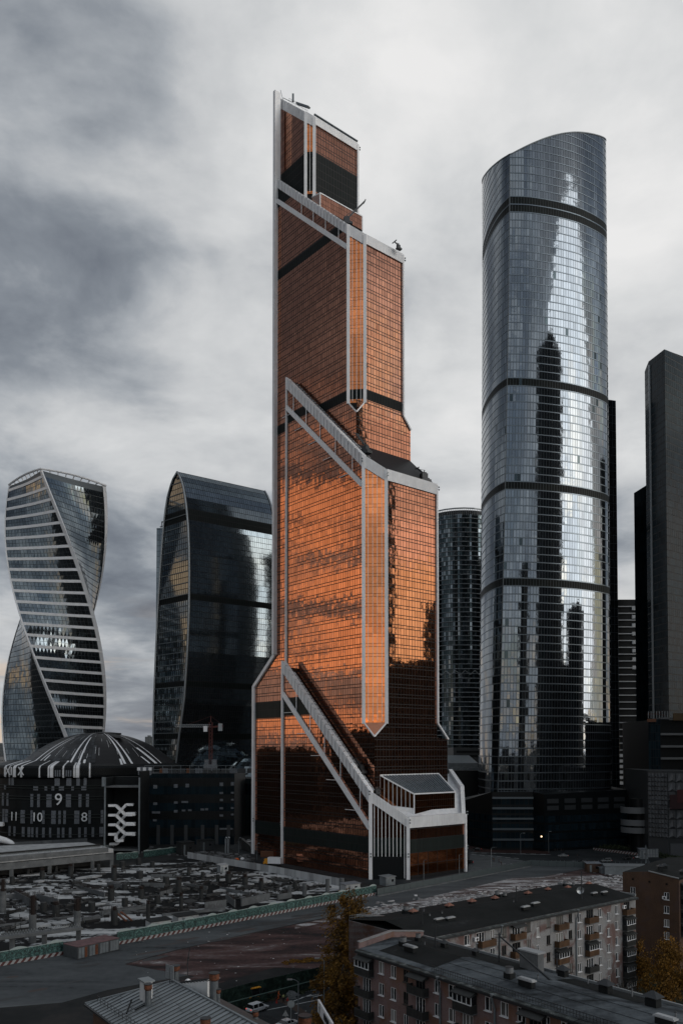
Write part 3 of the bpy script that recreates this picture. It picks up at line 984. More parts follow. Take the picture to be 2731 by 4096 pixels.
# ================================================================ curved blue-grey skyscraper on the right
def polyline_pts(pts, step):
    """resample a 2D polyline at equal steps after smoothing (Catmull-Rom)"""
    P_ = [Vector((p[0], p[1], 0)) for p in pts]
    fine = []
    for i in range(len(P_) - 1):
        p0 = P_[i - 1] if i else P_[0] * 2 - P_[1]
        p1, p2 = P_[i], P_[i + 1]
        p3 = P_[i + 2] if i + 2 < len(P_) else P_[-1] * 2 - P_[-2]
        for k in range(12):
            t = k / 12
            fine.append(.5 * ((2 * p1) + (p2 - p0) * t + (2 * p0 - 5 * p1 + 4 * p2 - p3) * t * t + (3 * p1 - p0 - 3 * p2 + p3) * t ** 3))
    fine.append(P_[-1])
    L = [0]
    for a, b in zip(fine, fine[1:]): L.append(L[-1] + (b - a).length)
    n = max(1, round(L[-1] / step))
    out, j = [], 0
    for i in range(n + 1):
        d = L[-1] * i / n
        while j < len(L) - 2 and L[j + 1] < d: j += 1
        f = (d - L[j]) / (L[j + 1] - L[j])
        out.append(fine[j] + (fine[j + 1] - fine[j]) * f)
    return out


fed = thing('curved_skyscraper', 'tall blue-grey glass skyscraper with curved faces and a slanted top', 'skyscraper', (110, 440, 0))
fs = Skin(fed, .0042)
cR = [(at(px, py, Y).x, Y) for px, py, Y in ((2038, 783, 418), (2125, 788, 418.8), (2244, 810, 423), (2338, 841, 429.2), (2419, 893, 440))] + [(147.6, 453), (149.5, 470)]
cL = [(at(px, py, Y).x, Y) for px, py, Y in ((2038, 783, 418), (2000, 825, 426), (1966, 882, 437.5), (1944, 938, 449.4), (1930, 1000, 463))] + [(84, 478), (92, 492)]
cB = [(92, 492), (110, 500), (128, 496), (142, 485), (149.5, 470)]
ctr = Vector((108, 452, 0))


def fed_shift(z):
    """the near edge leans: offset of the edge with height"""
    return -(1 - min(1, max(0, z / 350))) ** 1.3 * 9.0


def fed_pt(p, z, w):
    """w = 1 at the near edge falling to 0 away from it"""
    k = 1.0
    q = ctr + (p - ctr) * k
    return Vector((q.x + fed_shift(z) * w * (1 if True else 0), q.y, z))


FZ = at(2044, 616, 418).z; FX = at(2044, 616, 418).x
FKY = (at(1931, 700, 460).z - FZ) / 42
FKX = (at(2419, 555, 440).z - FZ - FKY * 22) / (at(2419, 555, 440).x - FX)
def fed_top(p):
    u = max(0, min(1, (p.x - FX) / 57))
    return FZ + FKY * (p.y - 418) + FKX * (p.x - FX) + 5.0 * math.sin(u * math.pi)


ptsR, ptsL, ptsB = polyline_pts(cR, 1.5), polyline_pts(cL, 1.5), polyline_pts(cB, 3.0)
FFL = 4.15
nfl = 92
darkz = [(at(2038, 835, 418).z, at(2038, 783, 418).z), (at(2010, 1530, 418).z - .5, at(2010, 1512, 418).z + 1.5), (at(2000, 1962, 418).z, at(1998, 1925, 418).z), (at(1992, 2326, 418).z, at(1992, 2311, 418).z + 1)]
slabs = MB(); fb = MB()
for side, pts in (('R', ptsR), ('L', ptsL), ('B', ptsB)):
    n = len(pts) - 1
    for i in range(n):
        wa = max(0, 1 - i / n * (1.25 if side == 'R' else .8)) if side != 'B' else 0
        wb = max(0, 1 - (i + 1) / n * (1.25 if side == 'R' else .8)) if side != 'B' else 0
        if side == 'L': wa = max(wa, 0); wb = max(wb, 0)
        for k in range(nfl):
            z0, z1 = 18 + k * FFL, 18 + (k + 1) * FFL
            if side == 'B' and k % 2: continue
            if side == 'B': z1 += FFL
            ta, tb = fed_top(pts[i]), fed_top(pts[i + 1])
            if z0 > max(ta, tb) - .5: break
            d = any(a < (z0 + z1) / 2 < b for a, b in darkz)
            m = 'black_panel' if d else 'steel_glass'
            a0, b0 = fed_pt(pts[i], z0, wa), fed_pt(pts[i + 1], z0, wb)
            sl = .62
            ztop = z1 - sl
            za, zb_ = min(ztop, ta), min(ztop, tb)
            if min(za, zb_) <= z0 + .3: continue
            a1, b1 = fed_pt(pts[i], za, wa), fed_pt(pts[i + 1], zb_, wb)
            e = (b0 - a0)
            gp = .06
            q = [a0 + e * gp, b0 - e * gp, b1 - (b1 - a1) * gp, a1 + (b1 - a1) * gp]
            if side != 'R': q = [q[1], q[0], q[3], q[2]]
            if side == 'B': fb.poly([a0, b0, b1, a1]) ; continue
            tl = True
            if rnd.random() < .012 and z0 < 300: m2 = 'dark_glass'
            else: m2 = m
            fs.quad(q, m2, tl)
    # backing and slabs
    for i in range(n):
        wa = max(0, 1 - i / n * (1.25 if side == 'R' else .8)) if side != 'B' else 0
        wb = max(0, 1 - (i + 1) / n * (1.25 if side == 'R' else .8)) if side != 'B' else 0
        inn = (ctr - (pts[i] + pts[i + 1]) / 2).normalized() * .12
        for k in range(0, nfl, 4):
            z0, z1 = 18 + k * FFL, 18 + (k + 4) * FFL
            ta, tb = fed_top(pts[i]), fed_top(pts[i + 1])
            if z0 > min(ta, tb): break
            q = [fed_pt(pts[i], z0, wa), fed_pt(pts[i + 1], z0, wb), fed_pt(pts[i + 1], min(z1, tb), wb), fed_pt(pts[i], min(z1, ta), wa)]
            fb.poly([p + inn for p in q])
        if side == 'B': continue
        for k in range(nfl):
            z1 = 18 + (k + 1) * FFL
            if z1 > min(fed_top(pts[i]), fed_top(pts[i + 1])): break
            a0, b0 = fed_pt(pts[i], z1 - .55, wa), fed_pt(pts[i + 1], z1 - .55, wb)
            a1, b1 = fed_pt(pts[i], z1 - .1, wa), fed_pt(pts[i + 1], z1 - .1, wb)
            o = -inn * (1.2 if k % 1 == 0 else 1)
            slabs.poly([a0 + o, b0 + o, b1 + o, a1 + o] if side == 'R' else [b0 + o, a0 + o, a1 + o, b1 + o])
fb.build('curtain_wall', 'mullion_grey', fed)
slabs.build('floor_edges', mat('slab_steel', (.13, .16, .185), .3, .7), fed, props={'kind': 'stuff'})
# slanted roof
ring = [p for p in ptsR] + [p for p in reversed(ptsB)][1:] + [p for p in reversed(ptsL)][1:-1]
rf = MB(); rf.poly([Vector((p.x, p.y, fed_top(p) - 3)) for p in ring]); rf.build('roof', 'grey_metal', fed)
cp = MB()
for a, b in zip(ring, ring[1:] + ring[:1]): cp.bar(Vector((a.x, a.y, fed_top(a) + .1)), Vector((b.x, b.y, fed_top(b) + .1)), .5, .5)
cp.build('parapet', 'grey_metal', fed)
ed = MB(); ed.tube([fed_pt(ptsR[0], z, 1) + Vector((0, -.1, 0)) for z in range(18, int(FZ), 12)], .25, 6); ed.build('corner_trim', 'mullion_grey', fed)
fs.finish()

# podium of the curved skyscraper
pod = thing('dark_podium', 'low dark stone and glass podium at the foot of the curved skyscraper', 'podium', (100, 412, 0))
A_ = [Vector((p[0], p[1], 0)) for p in ((60, 445), (75.5, 414), (96, 414), (100, 408), (148, 428), (152, 470), (60, 470))]
mb = MB(); mb.prism([(p.x, p.y) for p in A_], 0, [21, 29, 29, 28.0, 29.5, 29.5, 21]); mb.build('wall', 'dark_facade', pod)
ps = Skin(pod, .003, 300, 'window_pane')
for i in range(4):
    a, b = A_[i], A_[i + 1]
    U = (b - a).normalized(); L = (b - a).length
    h = 20 if i == 0 else 27
    n = int(L / 2.2)
    ps.facade(a + Vector((U.y, -U.x, 0)) * .1, U, [(0, 1), (L, 1), (L, h), (0, h)], frange(0, L, n), [(1 + 4.3 * k, 1 + 4.3 * k + 3.5, 'navy_glass' if k < 4 or i in (1,) else None) for k in range(6)], .35, .2, backing=False)
    if i == 1:
        for k in range(1, 6):
            m_ = MB(); m_.bar(a + Vector((0, -.5, 5.2 * k)), b + Vector((0, -.5, 5.2 * k)), 1.2, .9); m_.build('canopy_band', 'slab_steel' if 'slab_steel' in MATS else 'grey_metal', pod)
    if i == 3:
        for k in range(5):
            for j in range(2):
                u = L * (.1 + .2 * k)
                c = a + U * u + Vector((U.y, -U.x, 0)) * .2 + Vector((0, 0, 24.6 - j * 3.4))
                m_ = MB(); m_.obox(c, U, Vector((U.y, -U.x, 0)), Vector((0, 0, 1)), 3.4, .15, 1.1); m_.build('louvre_panel', mat('louvre_grey', (.035, .04, .044), .5), pod)
ps.finish()

# ================================================================ twisted tower
EVX, EVY = at(226, 2400, 592).x, 592
ev = thing('twisted_skyscraper', 'twisted tower with white ribbons spiralling round banded glass floors', 'skyscraper', (EVX, EVY, 0))
ZT = at(225, 1880, 592 - 35).z
es = Skin(ev, .006)
NF = 62


def ev_r(z):
    f = z / ZT
    return 34.4 + .6 * math.sin(f * math.pi)


def ev_c(k, z):
    """corner k at height z; corner 0 faces the camera at the top, 1 is left of it"""
    py = 3000 - (z - 50) / 565 * FPX
    th = (py - 1872) / 790 * 90
    a = R(-90 + th - 90 * k)
    return Vector((EVX + ev_r(z) * math.cos(a), EVY + ev_r(z) * math.sin(a), z))


def ev_edge(k, u, z):
    a, b = ev_c(k + 1, z), ev_c(k, z)
    p = a + (b - a) * u
    c = Vector((EVX, EVY, z))
    return p + (p - c).normalized() * math.sin(u * math.pi) * -1.2


eb = MB()
cols_n = 20
for k in range(4):
    striped = k in (0, 2)
    for f in range(NF):
        z0, z1 = ZT * f / NF, ZT * (f + 1) / NF
        for i in range(cols_n):
            u0, u1 = i / cols_n, (i + 1) / cols_n
            q = [ev_edge(k, u0, z0), ev_edge(k, u1, z0), ev_edge(k, u1, z1), ev_edge(k, u0, z1)]
            c = Vector((EVX, EVY, (z0 + z1) / 2))
            eb.poly([p + (Vector((c.x, c.y, p.z)) - p).normalized() * .45 for p in q])
            if f >= NF - 1: continue
            g_ = .05
            e0, e1 = q[1] - q[0], q[2] - q[3]
            zl = .06 if not striped else .03
            qq = [q[0] + e0 * g_ + (q[3] - q[0]) * zl, q[1] - e0 * g_ + (q[2] - q[1]) * zl, q[2] - e1 * g_ - (q[2] - q[1]) * zl, q[3] + e1 * g_ - (q[3] - q[0]) * zl]
            es.quad(qq, 'slate_glass' if not striped else ('slate_glass'))
    if striped:
        for f in range(1, NF, 2):
            z = ZT * f / NF
            m_ = MB()
            h = .98
            for i in range(8):
                a0, a1 = ev_edge(k, i / 8, z), ev_edge(k, (i + 1) / 8, z)
                c = Vector((EVX, EVY, z)); o0, o1 = (a0 - c).normalized() * .55, (a1 - c).normalized() * .55
                up = Vector((0, 0, h))
                m_.hexa([a0 - o0 - up, a0 + o0 - up, a1 + o1 - up, a1 - o1 - up, a0 - o0 + up, a0 + o0 + up, a1 + o1 + up, a1 - o1 + up])
            m_.build('white_band', 'white_beam', ev)
eb.build('curtain_wall', 'mullion_grey', ev)
es.finish()
for k in range(4):
    # ribbon: flat white strip at each twisting corner
    m_ = MB()
    zs = [ZT * i / 60 for i in range(61)]
    for za, zb_ in zip(zs, zs[1:]):
        c0, c1_ = ev_c(k, za), ev_c(k, zb_)
        def off(z, w):
            c = ev_c(k, z); p = ev_edge(k, 1 - abs(w), z) if w < 0 else ev_edge(k - 1, abs(w), z)
            d = (c - Vector((EVX, EVY, z))).normalized() * .6
            return p + d
        w1 = .05
        m_.poly([off(za, -w1), c0 + (c0 - Vector((EVX, EVY, za))).normalized() * .7, c1_ + (c1_ - Vector((EVX, EVY, zb_))).normalized() * .7, off(zb_, -w1)])
        m_.poly([c0 + (c0 - Vector((EVX, EVY, za))).normalized() * .7, off(za, w1 * .4), off(zb_, w1 * .4), c1_ + (c1_ - Vector((EVX, EVY, zb_))).normalized() * .7])
    m_.build('ribbon', 'white_beam', ev, smooth=True)
# crown: looped rim with open rungs
m_ = MB()
loop = []
cs = [ev_c(k, ZT) for k in (0, -1, -2, -3)]
for i in range(4):
    a, b = cs[i], cs[(i + 1) % 4]
    for j in range(8):
        u = j / 8
        p = a + (b - a) * u
        loop.append(Vector((p.x, p.y, ZT + 1.0 + 1.5 * math.sin(u * math.pi))))
m_.tube([p + (p - Vector((EVX, EVY, p.z))).normalized() * .4 for p in loop], .8, 8, closed=True)
m_.build('crown_rim', 'white_beam', ev)
inner = [Vector((EVX, EVY, 0)) + (Vector((p.x, p.y, 0)) - Vector((EVX, EVY, 0))) * .8 + Vector((0, 0, ZT - 4.2)) for p in loop]
m_ = MB(); m_.tube(inner, .45, 6, closed=True); m_.build('inner_rim', 'white_beam', ev)
for i in range(0, 32, 1):
    m_ = MB(); m_.bar(loop[i], inner[i], .5, .8); m_.build('rung', 'white_beam', ev)
m_ = MB(); m_.poly([Vector((p.x, p.y, ZT - 9)) for p in inner]); m_.build('roof', 'dark_metal', ev)
bx = MB(); q = ev_c(-1, ZT) * .75 + Vector((EVX, EVY, ZT)) * .25
bx.bar(q + Vector((-9, 0, -2)), q + Vector((-1, 0, -3)), 3, 2.5); bx.bar(q + Vector((-5, 0, 1)), q + Vector((1, 2, -1)), .8, .8); bx.build('roof_crane', 'dark_metal', ev)

# ================================================================ arched dark tower with long ridge
D1 = Vector((-.731, .682, 0)); D2 = Vector((.80, .60, 0)).normalized()
IB = at(757, 2400, 540); IB = Vector((IB.x, IB.y, 0))
im = thing('arched_skyscraper', 'dark glass slab tower with pointed arch ends and a long curved roof', 'skyscraper', tuple(IB))
isk = Skin(im, .0006)
prof = [(3090, 612, 700), (2950, 613, 716), (2800, 616, 737), (2600, 624, 750), (2450, 631, 756), (2300, 640, 757.5), (2200, 647, 756.5), (2100, 655, 752), (2040, 662, 747), (1990, 670, 741), (1945, 682, 733), (1915, 693, 724), (1898, 703, 716)]
L_, R_ = [], []
for py, xl, xr in prof:
    t, z = hit(xl, py, IB, D1); L_.append((t, z))
    t, z = hit(xr, py, IB, D1); R_.append((t, z))
apex = ((L_[-1][0] + R_[-1][0]) / 2, max(L_[-1][1], R_[-1][1]) + 1.5)


def pr(side, z):
    T = L_ if side == 'L' else R_
    T = [(t, zz) for t, zz in T] + [apex]
    if z <= T[0][1]: return T[0][0] + (T[0][0] - T[1][0]) * (T[0][1] - z) / max(1, T[1][1] - T[0][1]) * 1.0
    for (t0, z0), (t1, z1) in zip(T, T[1:]):
        if z0 <= z <= z1: return t0 + (t1 - t0) * (z - z0) / max(.01, z1 - z0)
    return apex[0]


LEN = 69.0
ZA = apex[1]
nf = 62
zs = [ZA * i / nf for i in range(nf + 1)]
def IP(s, z, v): return IB + D1 * pr(s, z) + D2 * v + Vector((0, 0, z))
ib = MB(); ibands = MB()
mech = [(204, 210), (151, 154.5), (92, 97.5), (58, 60.5)]
for f in range(nf):
    z0, z1 = zs[f], zs[f + 1]
    zm = (z0 + z1) / 2
    d = any(a < zm < b for a, b in mech)
    # long front and back
    for s in ('R', 'L'):
        nc = 40
        ib.poly([IP(s, z0, 0) - D1 * (-.2 if s == 'R' else .2), IP(s, z0, LEN) - D1 * (-.2 if s == 'R' else .2), IP(s, z1, LEN) - D1 * (-.2 if s == 'R' else .2), IP(s, z1, 0) - D1 * (-.2 if s == 'R' else .2)])
        if s == 'L': continue
        for i in range(nc):
            v0, v1 = 1.2 + (LEN - 2.4) * i / nc, 1.2 + (LEN - 2.4) * (i + 1) / nc
            g0, gz = .12, .16
            a, b = IP(s, z0 + gz, v0 + g0), IP(s, z0 + gz, v1 - g0)
            c, e = IP(s, z1 - gz, v1 - g0), IP(s, z1 - gz, v0 + g0)
            m = 'black_panel' if d else 'slate_glass'
            isk.quad([a, b, c, e], m)
    # end face
    tl, tr = pr('L', z0), pr('R', z0)
    tl1, tr1 = pr('L', z1), pr('R', z1)
    ib.poly([IB + D1 * (tl - .2) + D2 * .8 + Vector((0, 0, z0)), IB + D1 * (tr + .2) + D2 * .8 + Vector((0, 0, z0)), IB + D1 * (tr1 + .2) + D2 * .8 + Vector((0, 0, z1)), IB + D1 * (tl1 - .2) + D2 * .8 + Vector((0, 0, z1))])
    if tl - tr > 2:
        nc = max(2, int((tl - tr) / 2.1))
        for i in range(nc):
            u0, u1 = i / nc, (i + 1) / nc
            def ep(u, z, a, b): return IB + D1 * (a + (b - a) * u) + D2 * .62 + Vector((0, 0, z))
            q = [ep(u0 + .01, z0 + .15, tl, tr), ep(u1 - .01, z0 + .15, tl, tr), ep(u1 - .01, z1 - .3, tl1, tr1), ep(u0 + .01, z1 - .3, tl1, tr1)]
            isk.quad(q, 'black_panel' if d else ('slate_glass' if zm > 128 or rnd.random() < .5 else 'dark_glass'))
    if f % 2 == 0 and f and tl - tr > 4:
        m_ = MB(); m_.bar(IB + D1 * (tl - .5) + D2 * .45 + Vector((0, 0, z0)), IB + D1 * (tr + .5) + D2 * .45 + Vector((0, 0, z0)), .5, .55); m_.build('floor_band', mat('band_grey', (.10, .12, .13), .4, .3), im)
ib.build('curtain_wall', 'mullion_dark', im)
isk.finish()
for s in ('L', 'R'):
    for v in (0, LEN):
        m_ = MB(); m_.tube([IP(s, z, v) for z in zs], .65, 6); m_.build('arch_rib', mat('rib_metal', (.30, .33, .35), .35, .5), im, smooth=True)
rl = MB()
for i in range(54):
    v = 3 + (LEN - 6) * i / 53
    rl.bar(IB + D1 * (apex[0] - 3.6) + D2 * v + Vector((0, 0, ZA - 6.5)), IB + D1 * (apex[0] - 1.0) + D2 * v + Vector((0, 0, ZA - 3.2)), .35, .5)
rl.build('ridge_fins', 'grey_metal', im, props={'kind': 'stuff'})
m_ = MB(); m_.bar(IB + D1 * (apex[0] - .5) + D2 * 0 + Vector((0, 0, ZA - 4.4)), IB + D1 * (apex[0] - .5) + D2 * LEN + Vector((0, 0, ZA - 4.4)), 3.0, 1.4); m_.build('ridge', 'dark_metal', im)
m_ = MB(); m_.bar(IB + D1 * apex[0] + D2 * 30 + Vector((0, 0, ZA - 2.2)), IB + D1 * apex[0] + D2 * 44 + Vector((0, 0, ZA - 2.2)), .8, .6)
m_.bar(IB + D1 * apex[0] + D2 * 30 + Vector((0, 0, ZA - 3)), IB + D1 * apex[0] + D2 * 33 + Vector((0, 0, ZA - 1)), 1.8, 1.6); m_.build('ridge_gantry', 'grey_metal', im)


# ================================================================ plain towers
def glass_block(name, label, cat, foot, h, cols, rows_fn, gl, skin_lim=300, gu=.15, gv=.2, back='mullion_dark', faces=None, group=None, extra=None):
    """foot ccw list of (x,y)"""
    c = Vector((sum(p[0] for p in foot) / len(foot), sum(p[1] for p in foot) / len(foot), 0))
    t = thing(name, label, cat, tuple(c), group)
    mb = MB()
    fi = [((p[0] - c.x) * .99 + c.x, (p[1] - c.y) * .99 + c.y) for p in foot]
    mb.prism(fi, 0, h)
    mb.build('tower_body', back, t)
    s_ = Skin(t, .003, skin_lim)
    hh = h if isinstance(h, list) else [h] * len(foot)
    for i in range(len(foot)):
        if faces is not None and i not in faces: continue
        a, b = Vector((*foot[i], 0)), Vector((*foot[(i + 1) % len(foot)], 0))
        U = (b - a).normalized(); L = (b - a).length
        n = max(1, round(L / cols))
        s_.facade(a, U, [(0, 0), (L, 0), (L, hh[(i + 1) % len(foot)]), (0, hh[i])], frange(0, L, n), rows_fn(max(hh)), gu, gv, backing=True)
    s_.finish(back)
    return t


def simple_rows(fl, gl, bands=()):
    def f(H):
        r = []
        z = 0
        while z < H:
            m = gl
            for a, b in bands:
                if a < z + fl / 2 < b: m = 'black_panel'
            r.append((z, z + fl, m)); z += fl
        return r
    return f


# round banded tower between the copper and the curved skyscraper
rcx, rcy = at(1838, 2600, 650).x, 650
rt = thing('round_banded_tower', 'dark round tower with thin white floor rings between the copper and curved skyscrapers', 'skyscraper', (rcx, rcy, 0))
rs = Skin(rt, .004)
RZ = at(1838, 2040, 622).z
RR = 28.0
NA = 48
rb_ = MB(); rb_.lathe(rcx, rcy, [(RR - .2, 0), (RR - .2, RZ)], 48); rb_.build('tower_body', 'mullion_dark', rt)
fl = 3.6
k = 0
while k * fl < RZ - 4:
    z0 = k * fl
    for i in range(NA):
        a0, a1 = R(-180 + 180 * i / NA), R(-180 + 180 * (i + 1) / NA)
        p = lambda a, z: Vector((rcx + RR * math.cos(a), rcy + RR * math.sin(a), z))
        da = (a1 - a0) * .08
        rs.quad([p(a0 + da, z0 + .3), p(a1 - da, z0 + .3), p(a1 - da, z0 + fl - .35), p(a0 + da, z0 + fl - .35)], 'dark_glass' if rnd.random() < .7 else 'slate_glass')
    m_ = MB()
    m_.tube([Vector((rcx + (RR + .2) * math.cos(R(-185 + 190 * i / 24)), rcy + (RR + .2) * math.sin(R(-185 + 190 * i / 24)), z0)) for i in range(25)], .34, 4)
    m_.build('floor_ring', 'rib_metal', rt)
    k += 1
rs.finish()
m_ = MB(); m_.tube([Vector((rcx + (RR + .3) * math.cos(R(15 * i)), rcy + (RR + .3) * math.sin(R(15 * i)), RZ + 1.5)) for i in range(24)], .55, 6, closed=True); m_.build('roof_ring', 'rib_metal', rt)
m_ = MB()
for i in range(60):
    a = R(-180 + 3 * i); m_.bar((rcx + RR * math.cos(a), rcy + RR * math.sin(a), RZ - 4), (rcx + RR * math.cos(a), rcy + RR * math.sin(a), RZ + 1.5), .25, .25)
m_.build('roof_posts', 'rib_metal', rt, props={'kind': 'stuff'})
m_ = MB()
zt_ = at(1838, 2690, 622).z
for i in range(24):
    a, b = R(-180 + 7.5 * i), R(-180 + 7.5 * (i + 1))
    z0, z1 = (zt_ - 1.6, zt_ + 1.6) if i % 2 else (zt_ + 1.6, zt_ - 1.6)
    m_.bar((rcx + (RR + .4) * math.cos(a), rcy + (RR + .4) * math.sin(a), z0), (rcx + (RR + .4) * math.cos(b), rcy + (RR + .4) * math.sin(b), z1), .5, .5)
m_.build('truss_belt', 'rib_metal', rt)

# slim glass slab behind the curved skyscraper
def P_at(px, Y): v = at(px, 3000, Y); return (v.x, v.y)
a = P_at(2418, 520); b = P_at(2476, 523)
z_ = at(2440, 1600, 522).z
glass_block('slim_glass_tower', 'slim pale glass tower edge rising behind the right side of the curved skyscraper', 'skyscraper', [a, b, (b[0] + 3, b[1] + 30), (a[0] + 5, a[1] + 30)], z_, 2.45,
            simple_rows(5.2, 'steel_glass', ((192, 197), (141, 145), (50, 53))), 'steel_glass', faces=[0, 1], back='mullion_grey')
# white-striped residential tower
a = P_at(2474, 600); b = P_at(2556, 600)
z_ = at(2500, 2398, 600).z
st = thing('striped_tower', 'dark tower with white horizontal balcony stripes between glass skyscrapers', 'tower', (a[0], a[1], 0))
m_ = MB(); m_.prism([a, b, (b[0], b[1] + 22), (a[0], a[1] + 22)], 0, z_); m_.build('tower_body', 'dark_facade', st)
i = 0
zz = 26
while zz < z_ - 3:
    m_ = MB()
    thick = 1.1 if zz < 48 else .32
    m_.box(a[0] + (.2 if zz > 50 else -1), b[0] - 2.2, a[1] - 1.3, a[1] + .5, zz - thick, zz + thick)
    m_.build('balcony_band', mat('pale_band', (.36, .39, .42), .5), st)
    if zz < 48:
        for q in (rnd.uniform(.15, .3), rnd.uniform(.55, .8)):
            m_ = MB(); x = a[0] + (b[0] - a[0]) * q; m_.box(x, x + 2.6, a[1] - 1.36, a[1] - 1.2, zz - .55, zz + .35); m_.build('band_window', 'dark_facade', st)
    zz += 4.0 if zz < 48 else (5.0 if zz < 200 else 3.4)
for i in range(8):
    m_ = MB(); zq = z_ - 8 - i * 6.2; m_.box(b[0] - 4.8, b[0] - .6, a[1] - 1.2, a[1] + .3, zq, zq + 2.6); m_.build('white_panel', 'pale_band', st)
m_ = MB(); m_.box(b[0] - .4, b[0] + .25, a[1] - 1.4, a[1] + 1, 0, z_); m_.build('edge_fin', 'pale_band', st)
# two dark towers on the right edge
a = P_at(2545, 545); b = P_at(2600, 535); b2 = P_at(2640, 560)
glass_block('dark_stepped_tower', 'dark unlit glass tower standing just left of the tallest tower on the right edge', 'skyscraper',
            [a, b, b2, (a[0] + 17, a[1] + 40)], [at(2545, 1972, 545).z, at(2600, 1938, 535).z, at(2600, 1938, 540).z, at(2545, 1972, 545).z], 2.0, simple_rows(4.2, 'navy_glass'), 'navy_glass', faces=[0, 3], back='dark_facade')
a0 = P_at(2594, 505); a = P_at(2610, 498); b = P_at(2675, 480); c_ = P_at(2790, 500)
zc0, zc1, zc2 = at(2600, 1452, 500).z, at(2675, 1397, 480).z, at(2790, 1440, 500).z
glass_block('dark_edge_tower', 'tallest dark glass tower on the right edge with pale vertical corner strips', 'skyscraper',
            [a0, a, b, c_, (c_[0] + 5, c_[1] + 40), (a0[0] + 19, a0[1] + 40)], [zc0 - 3, zc0, zc1, zc2, zc2, zc0], 2.1, simple_rows(4.3, 'navy_glass'), 'navy_glass', faces=[0, 1, 2, 5], back='dark_facade', gv=.7)
et = bpy.data.objects['dark_edge_tower']
for px, w in ((2603, 1.3), (2613, .35), (2619, .3)):
    v = at(px, 2000, 496.5); zt_ = at(px, 1460, 496.5).z
    m_ = MB(); m_.box(v.x - w / 2, v.x + w / 2, v.y - .5, v.y + .5, 40, zt_); m_.build('corner_strip', 'rib_metal', et)
# block behind the arched tower, left
a = P_at(621, 600); b = P_at(660, 600)
glass_block('rear_office_block', 'dark grey office block peeking out behind the left side of the arched tower', 'office block', [a, b, (b[0], 625), (a[0], 625)], at(630, 2112, 600).z, 2.4, simple_rows(4.0, 'slate_glass'), 'slate_glass', 60, faces=[0])
rb2 = bpy.data.objects['rear_office_block']
m_ = MB(); q = at(640, 2108, 604); m_.bar(q, q + Vector((3, 0, 1)), .5, .5); m_.bar(q + Vector((1, 0, -1.5)), q + Vector((1.5, 0, 4)), .5, .5); m_.bar(q + Vector((1.5, 0, 4)), q + Vector((5.5, 0, 2.2)), .8, .8); m_.build('roof_crane', 'dark_metal', rb2)

# towers outside the picture, seen in the mirror glass
glass_block('mirrored_tower', 'tall dark tower to the right of the view, seen mirrored in the glass', 'skyscraper', [(216, 268), (262, 258), (262, 306), (216, 310)], 345, 4.0, simple_rows(4.2, 'navy_glass'), 'navy_glass', 0, faces=[3, 0], back='dark_facade')
glass_block('mirrored_low_tower', 'dark unfinished tower to the right of the view, seen mirrored in the copper glass', 'skyscraper', [(250, 328), (300, 328), (300, 372), (250, 372)], 150, 4.0, simple_rows(4.2, 'navy_glass'), 'navy_glass', 0, faces=[3], back='dark_facade')
glass_block('mirrored_block', 'long dark block to the right of the view, seen mirrored in the copper glass', 'office block', [(262, 282), (300, 282), (300, 330), (262, 330)], 112, 4.0, simple_rows(4.2, 'navy_glass'), 'navy_glass', 0, faces=[3], back='dark_facade')
glass_block('mirrored_slab', 'dark slab tower behind the camera, seen mirrored in the curved skyscraper', 'skyscraper', [(250, 60), (300, 40), (315, 80), (265, 100)], 230, 4.0, simple_rows(4.2, 'navy_glass'), 'navy_glass', 0, faces=[3], back='dark_facade')
glass_block('mirrored_spire_tower', 'stepped dark tower behind the camera, seen mirrored in the curved skyscraper', 'skyscraper', [(300, 440), (340, 440), (340, 478), (300, 478)], 262, 4.0, simple_rows(4.2, 'navy_glass'), 'navy_glass', 0, faces=[3], back='dark_facade')
# ================================================================ ground
def gmat(name, stops, scale, detail=8, rough=.85, scale2=None, aniso=None, wet=None, dist=.6, bump=.0):
    m = bpy.data.materials.new(name); m.use_nodes = True
    t = m.node_tree; b = t.nodes['Principled BSDF']; g = NT(t)
    pos = g.n('ShaderNodeNewGeometry').outputs['Position']
    if aniso:
        mp = g.n('ShaderNodeMapping', i_Vector=pos)
        mp.inputs['Rotation'].default_value = (0, 0, aniso[0]); mp.inputs['Scale'].default_value = (aniso[1], aniso[2], 1)
        pos2 = mp.outputs[0]
    else: pos2 = pos
    n1 = g.noise(pos2, scale, detail, .62, dist)
    n2 = g.noise(pos, scale2 or scale * 9, 5, .6)
    f = g.m('ADD', g.m('MULTIPLY', n1, .78), g.m('MULTIPLY', n2, .22))
    c = g.ramp(f, stops)
    g.put(b.inputs['Base Color'], c)
    b.inputs['Specular IOR Level'].default_value = .12
    if wet:
        r_ = g.ramp(f, [(wet[0], (.16,) * 3), (wet[1], (rough,) * 3)])
        g.put(b.inputs['Roughness'], r_)
    else: b.inputs['Roughness'].default_value = rough
    if bump:
        bp = g.n('ShaderNodeBump', i_Height=f); bp.inputs['Strength'].default_value = bump; bp.inputs['Distance'].default_value = .3
        g.put(b.inputs['Normal'], bp.outputs[0])
    MATS[name] = m
    return m


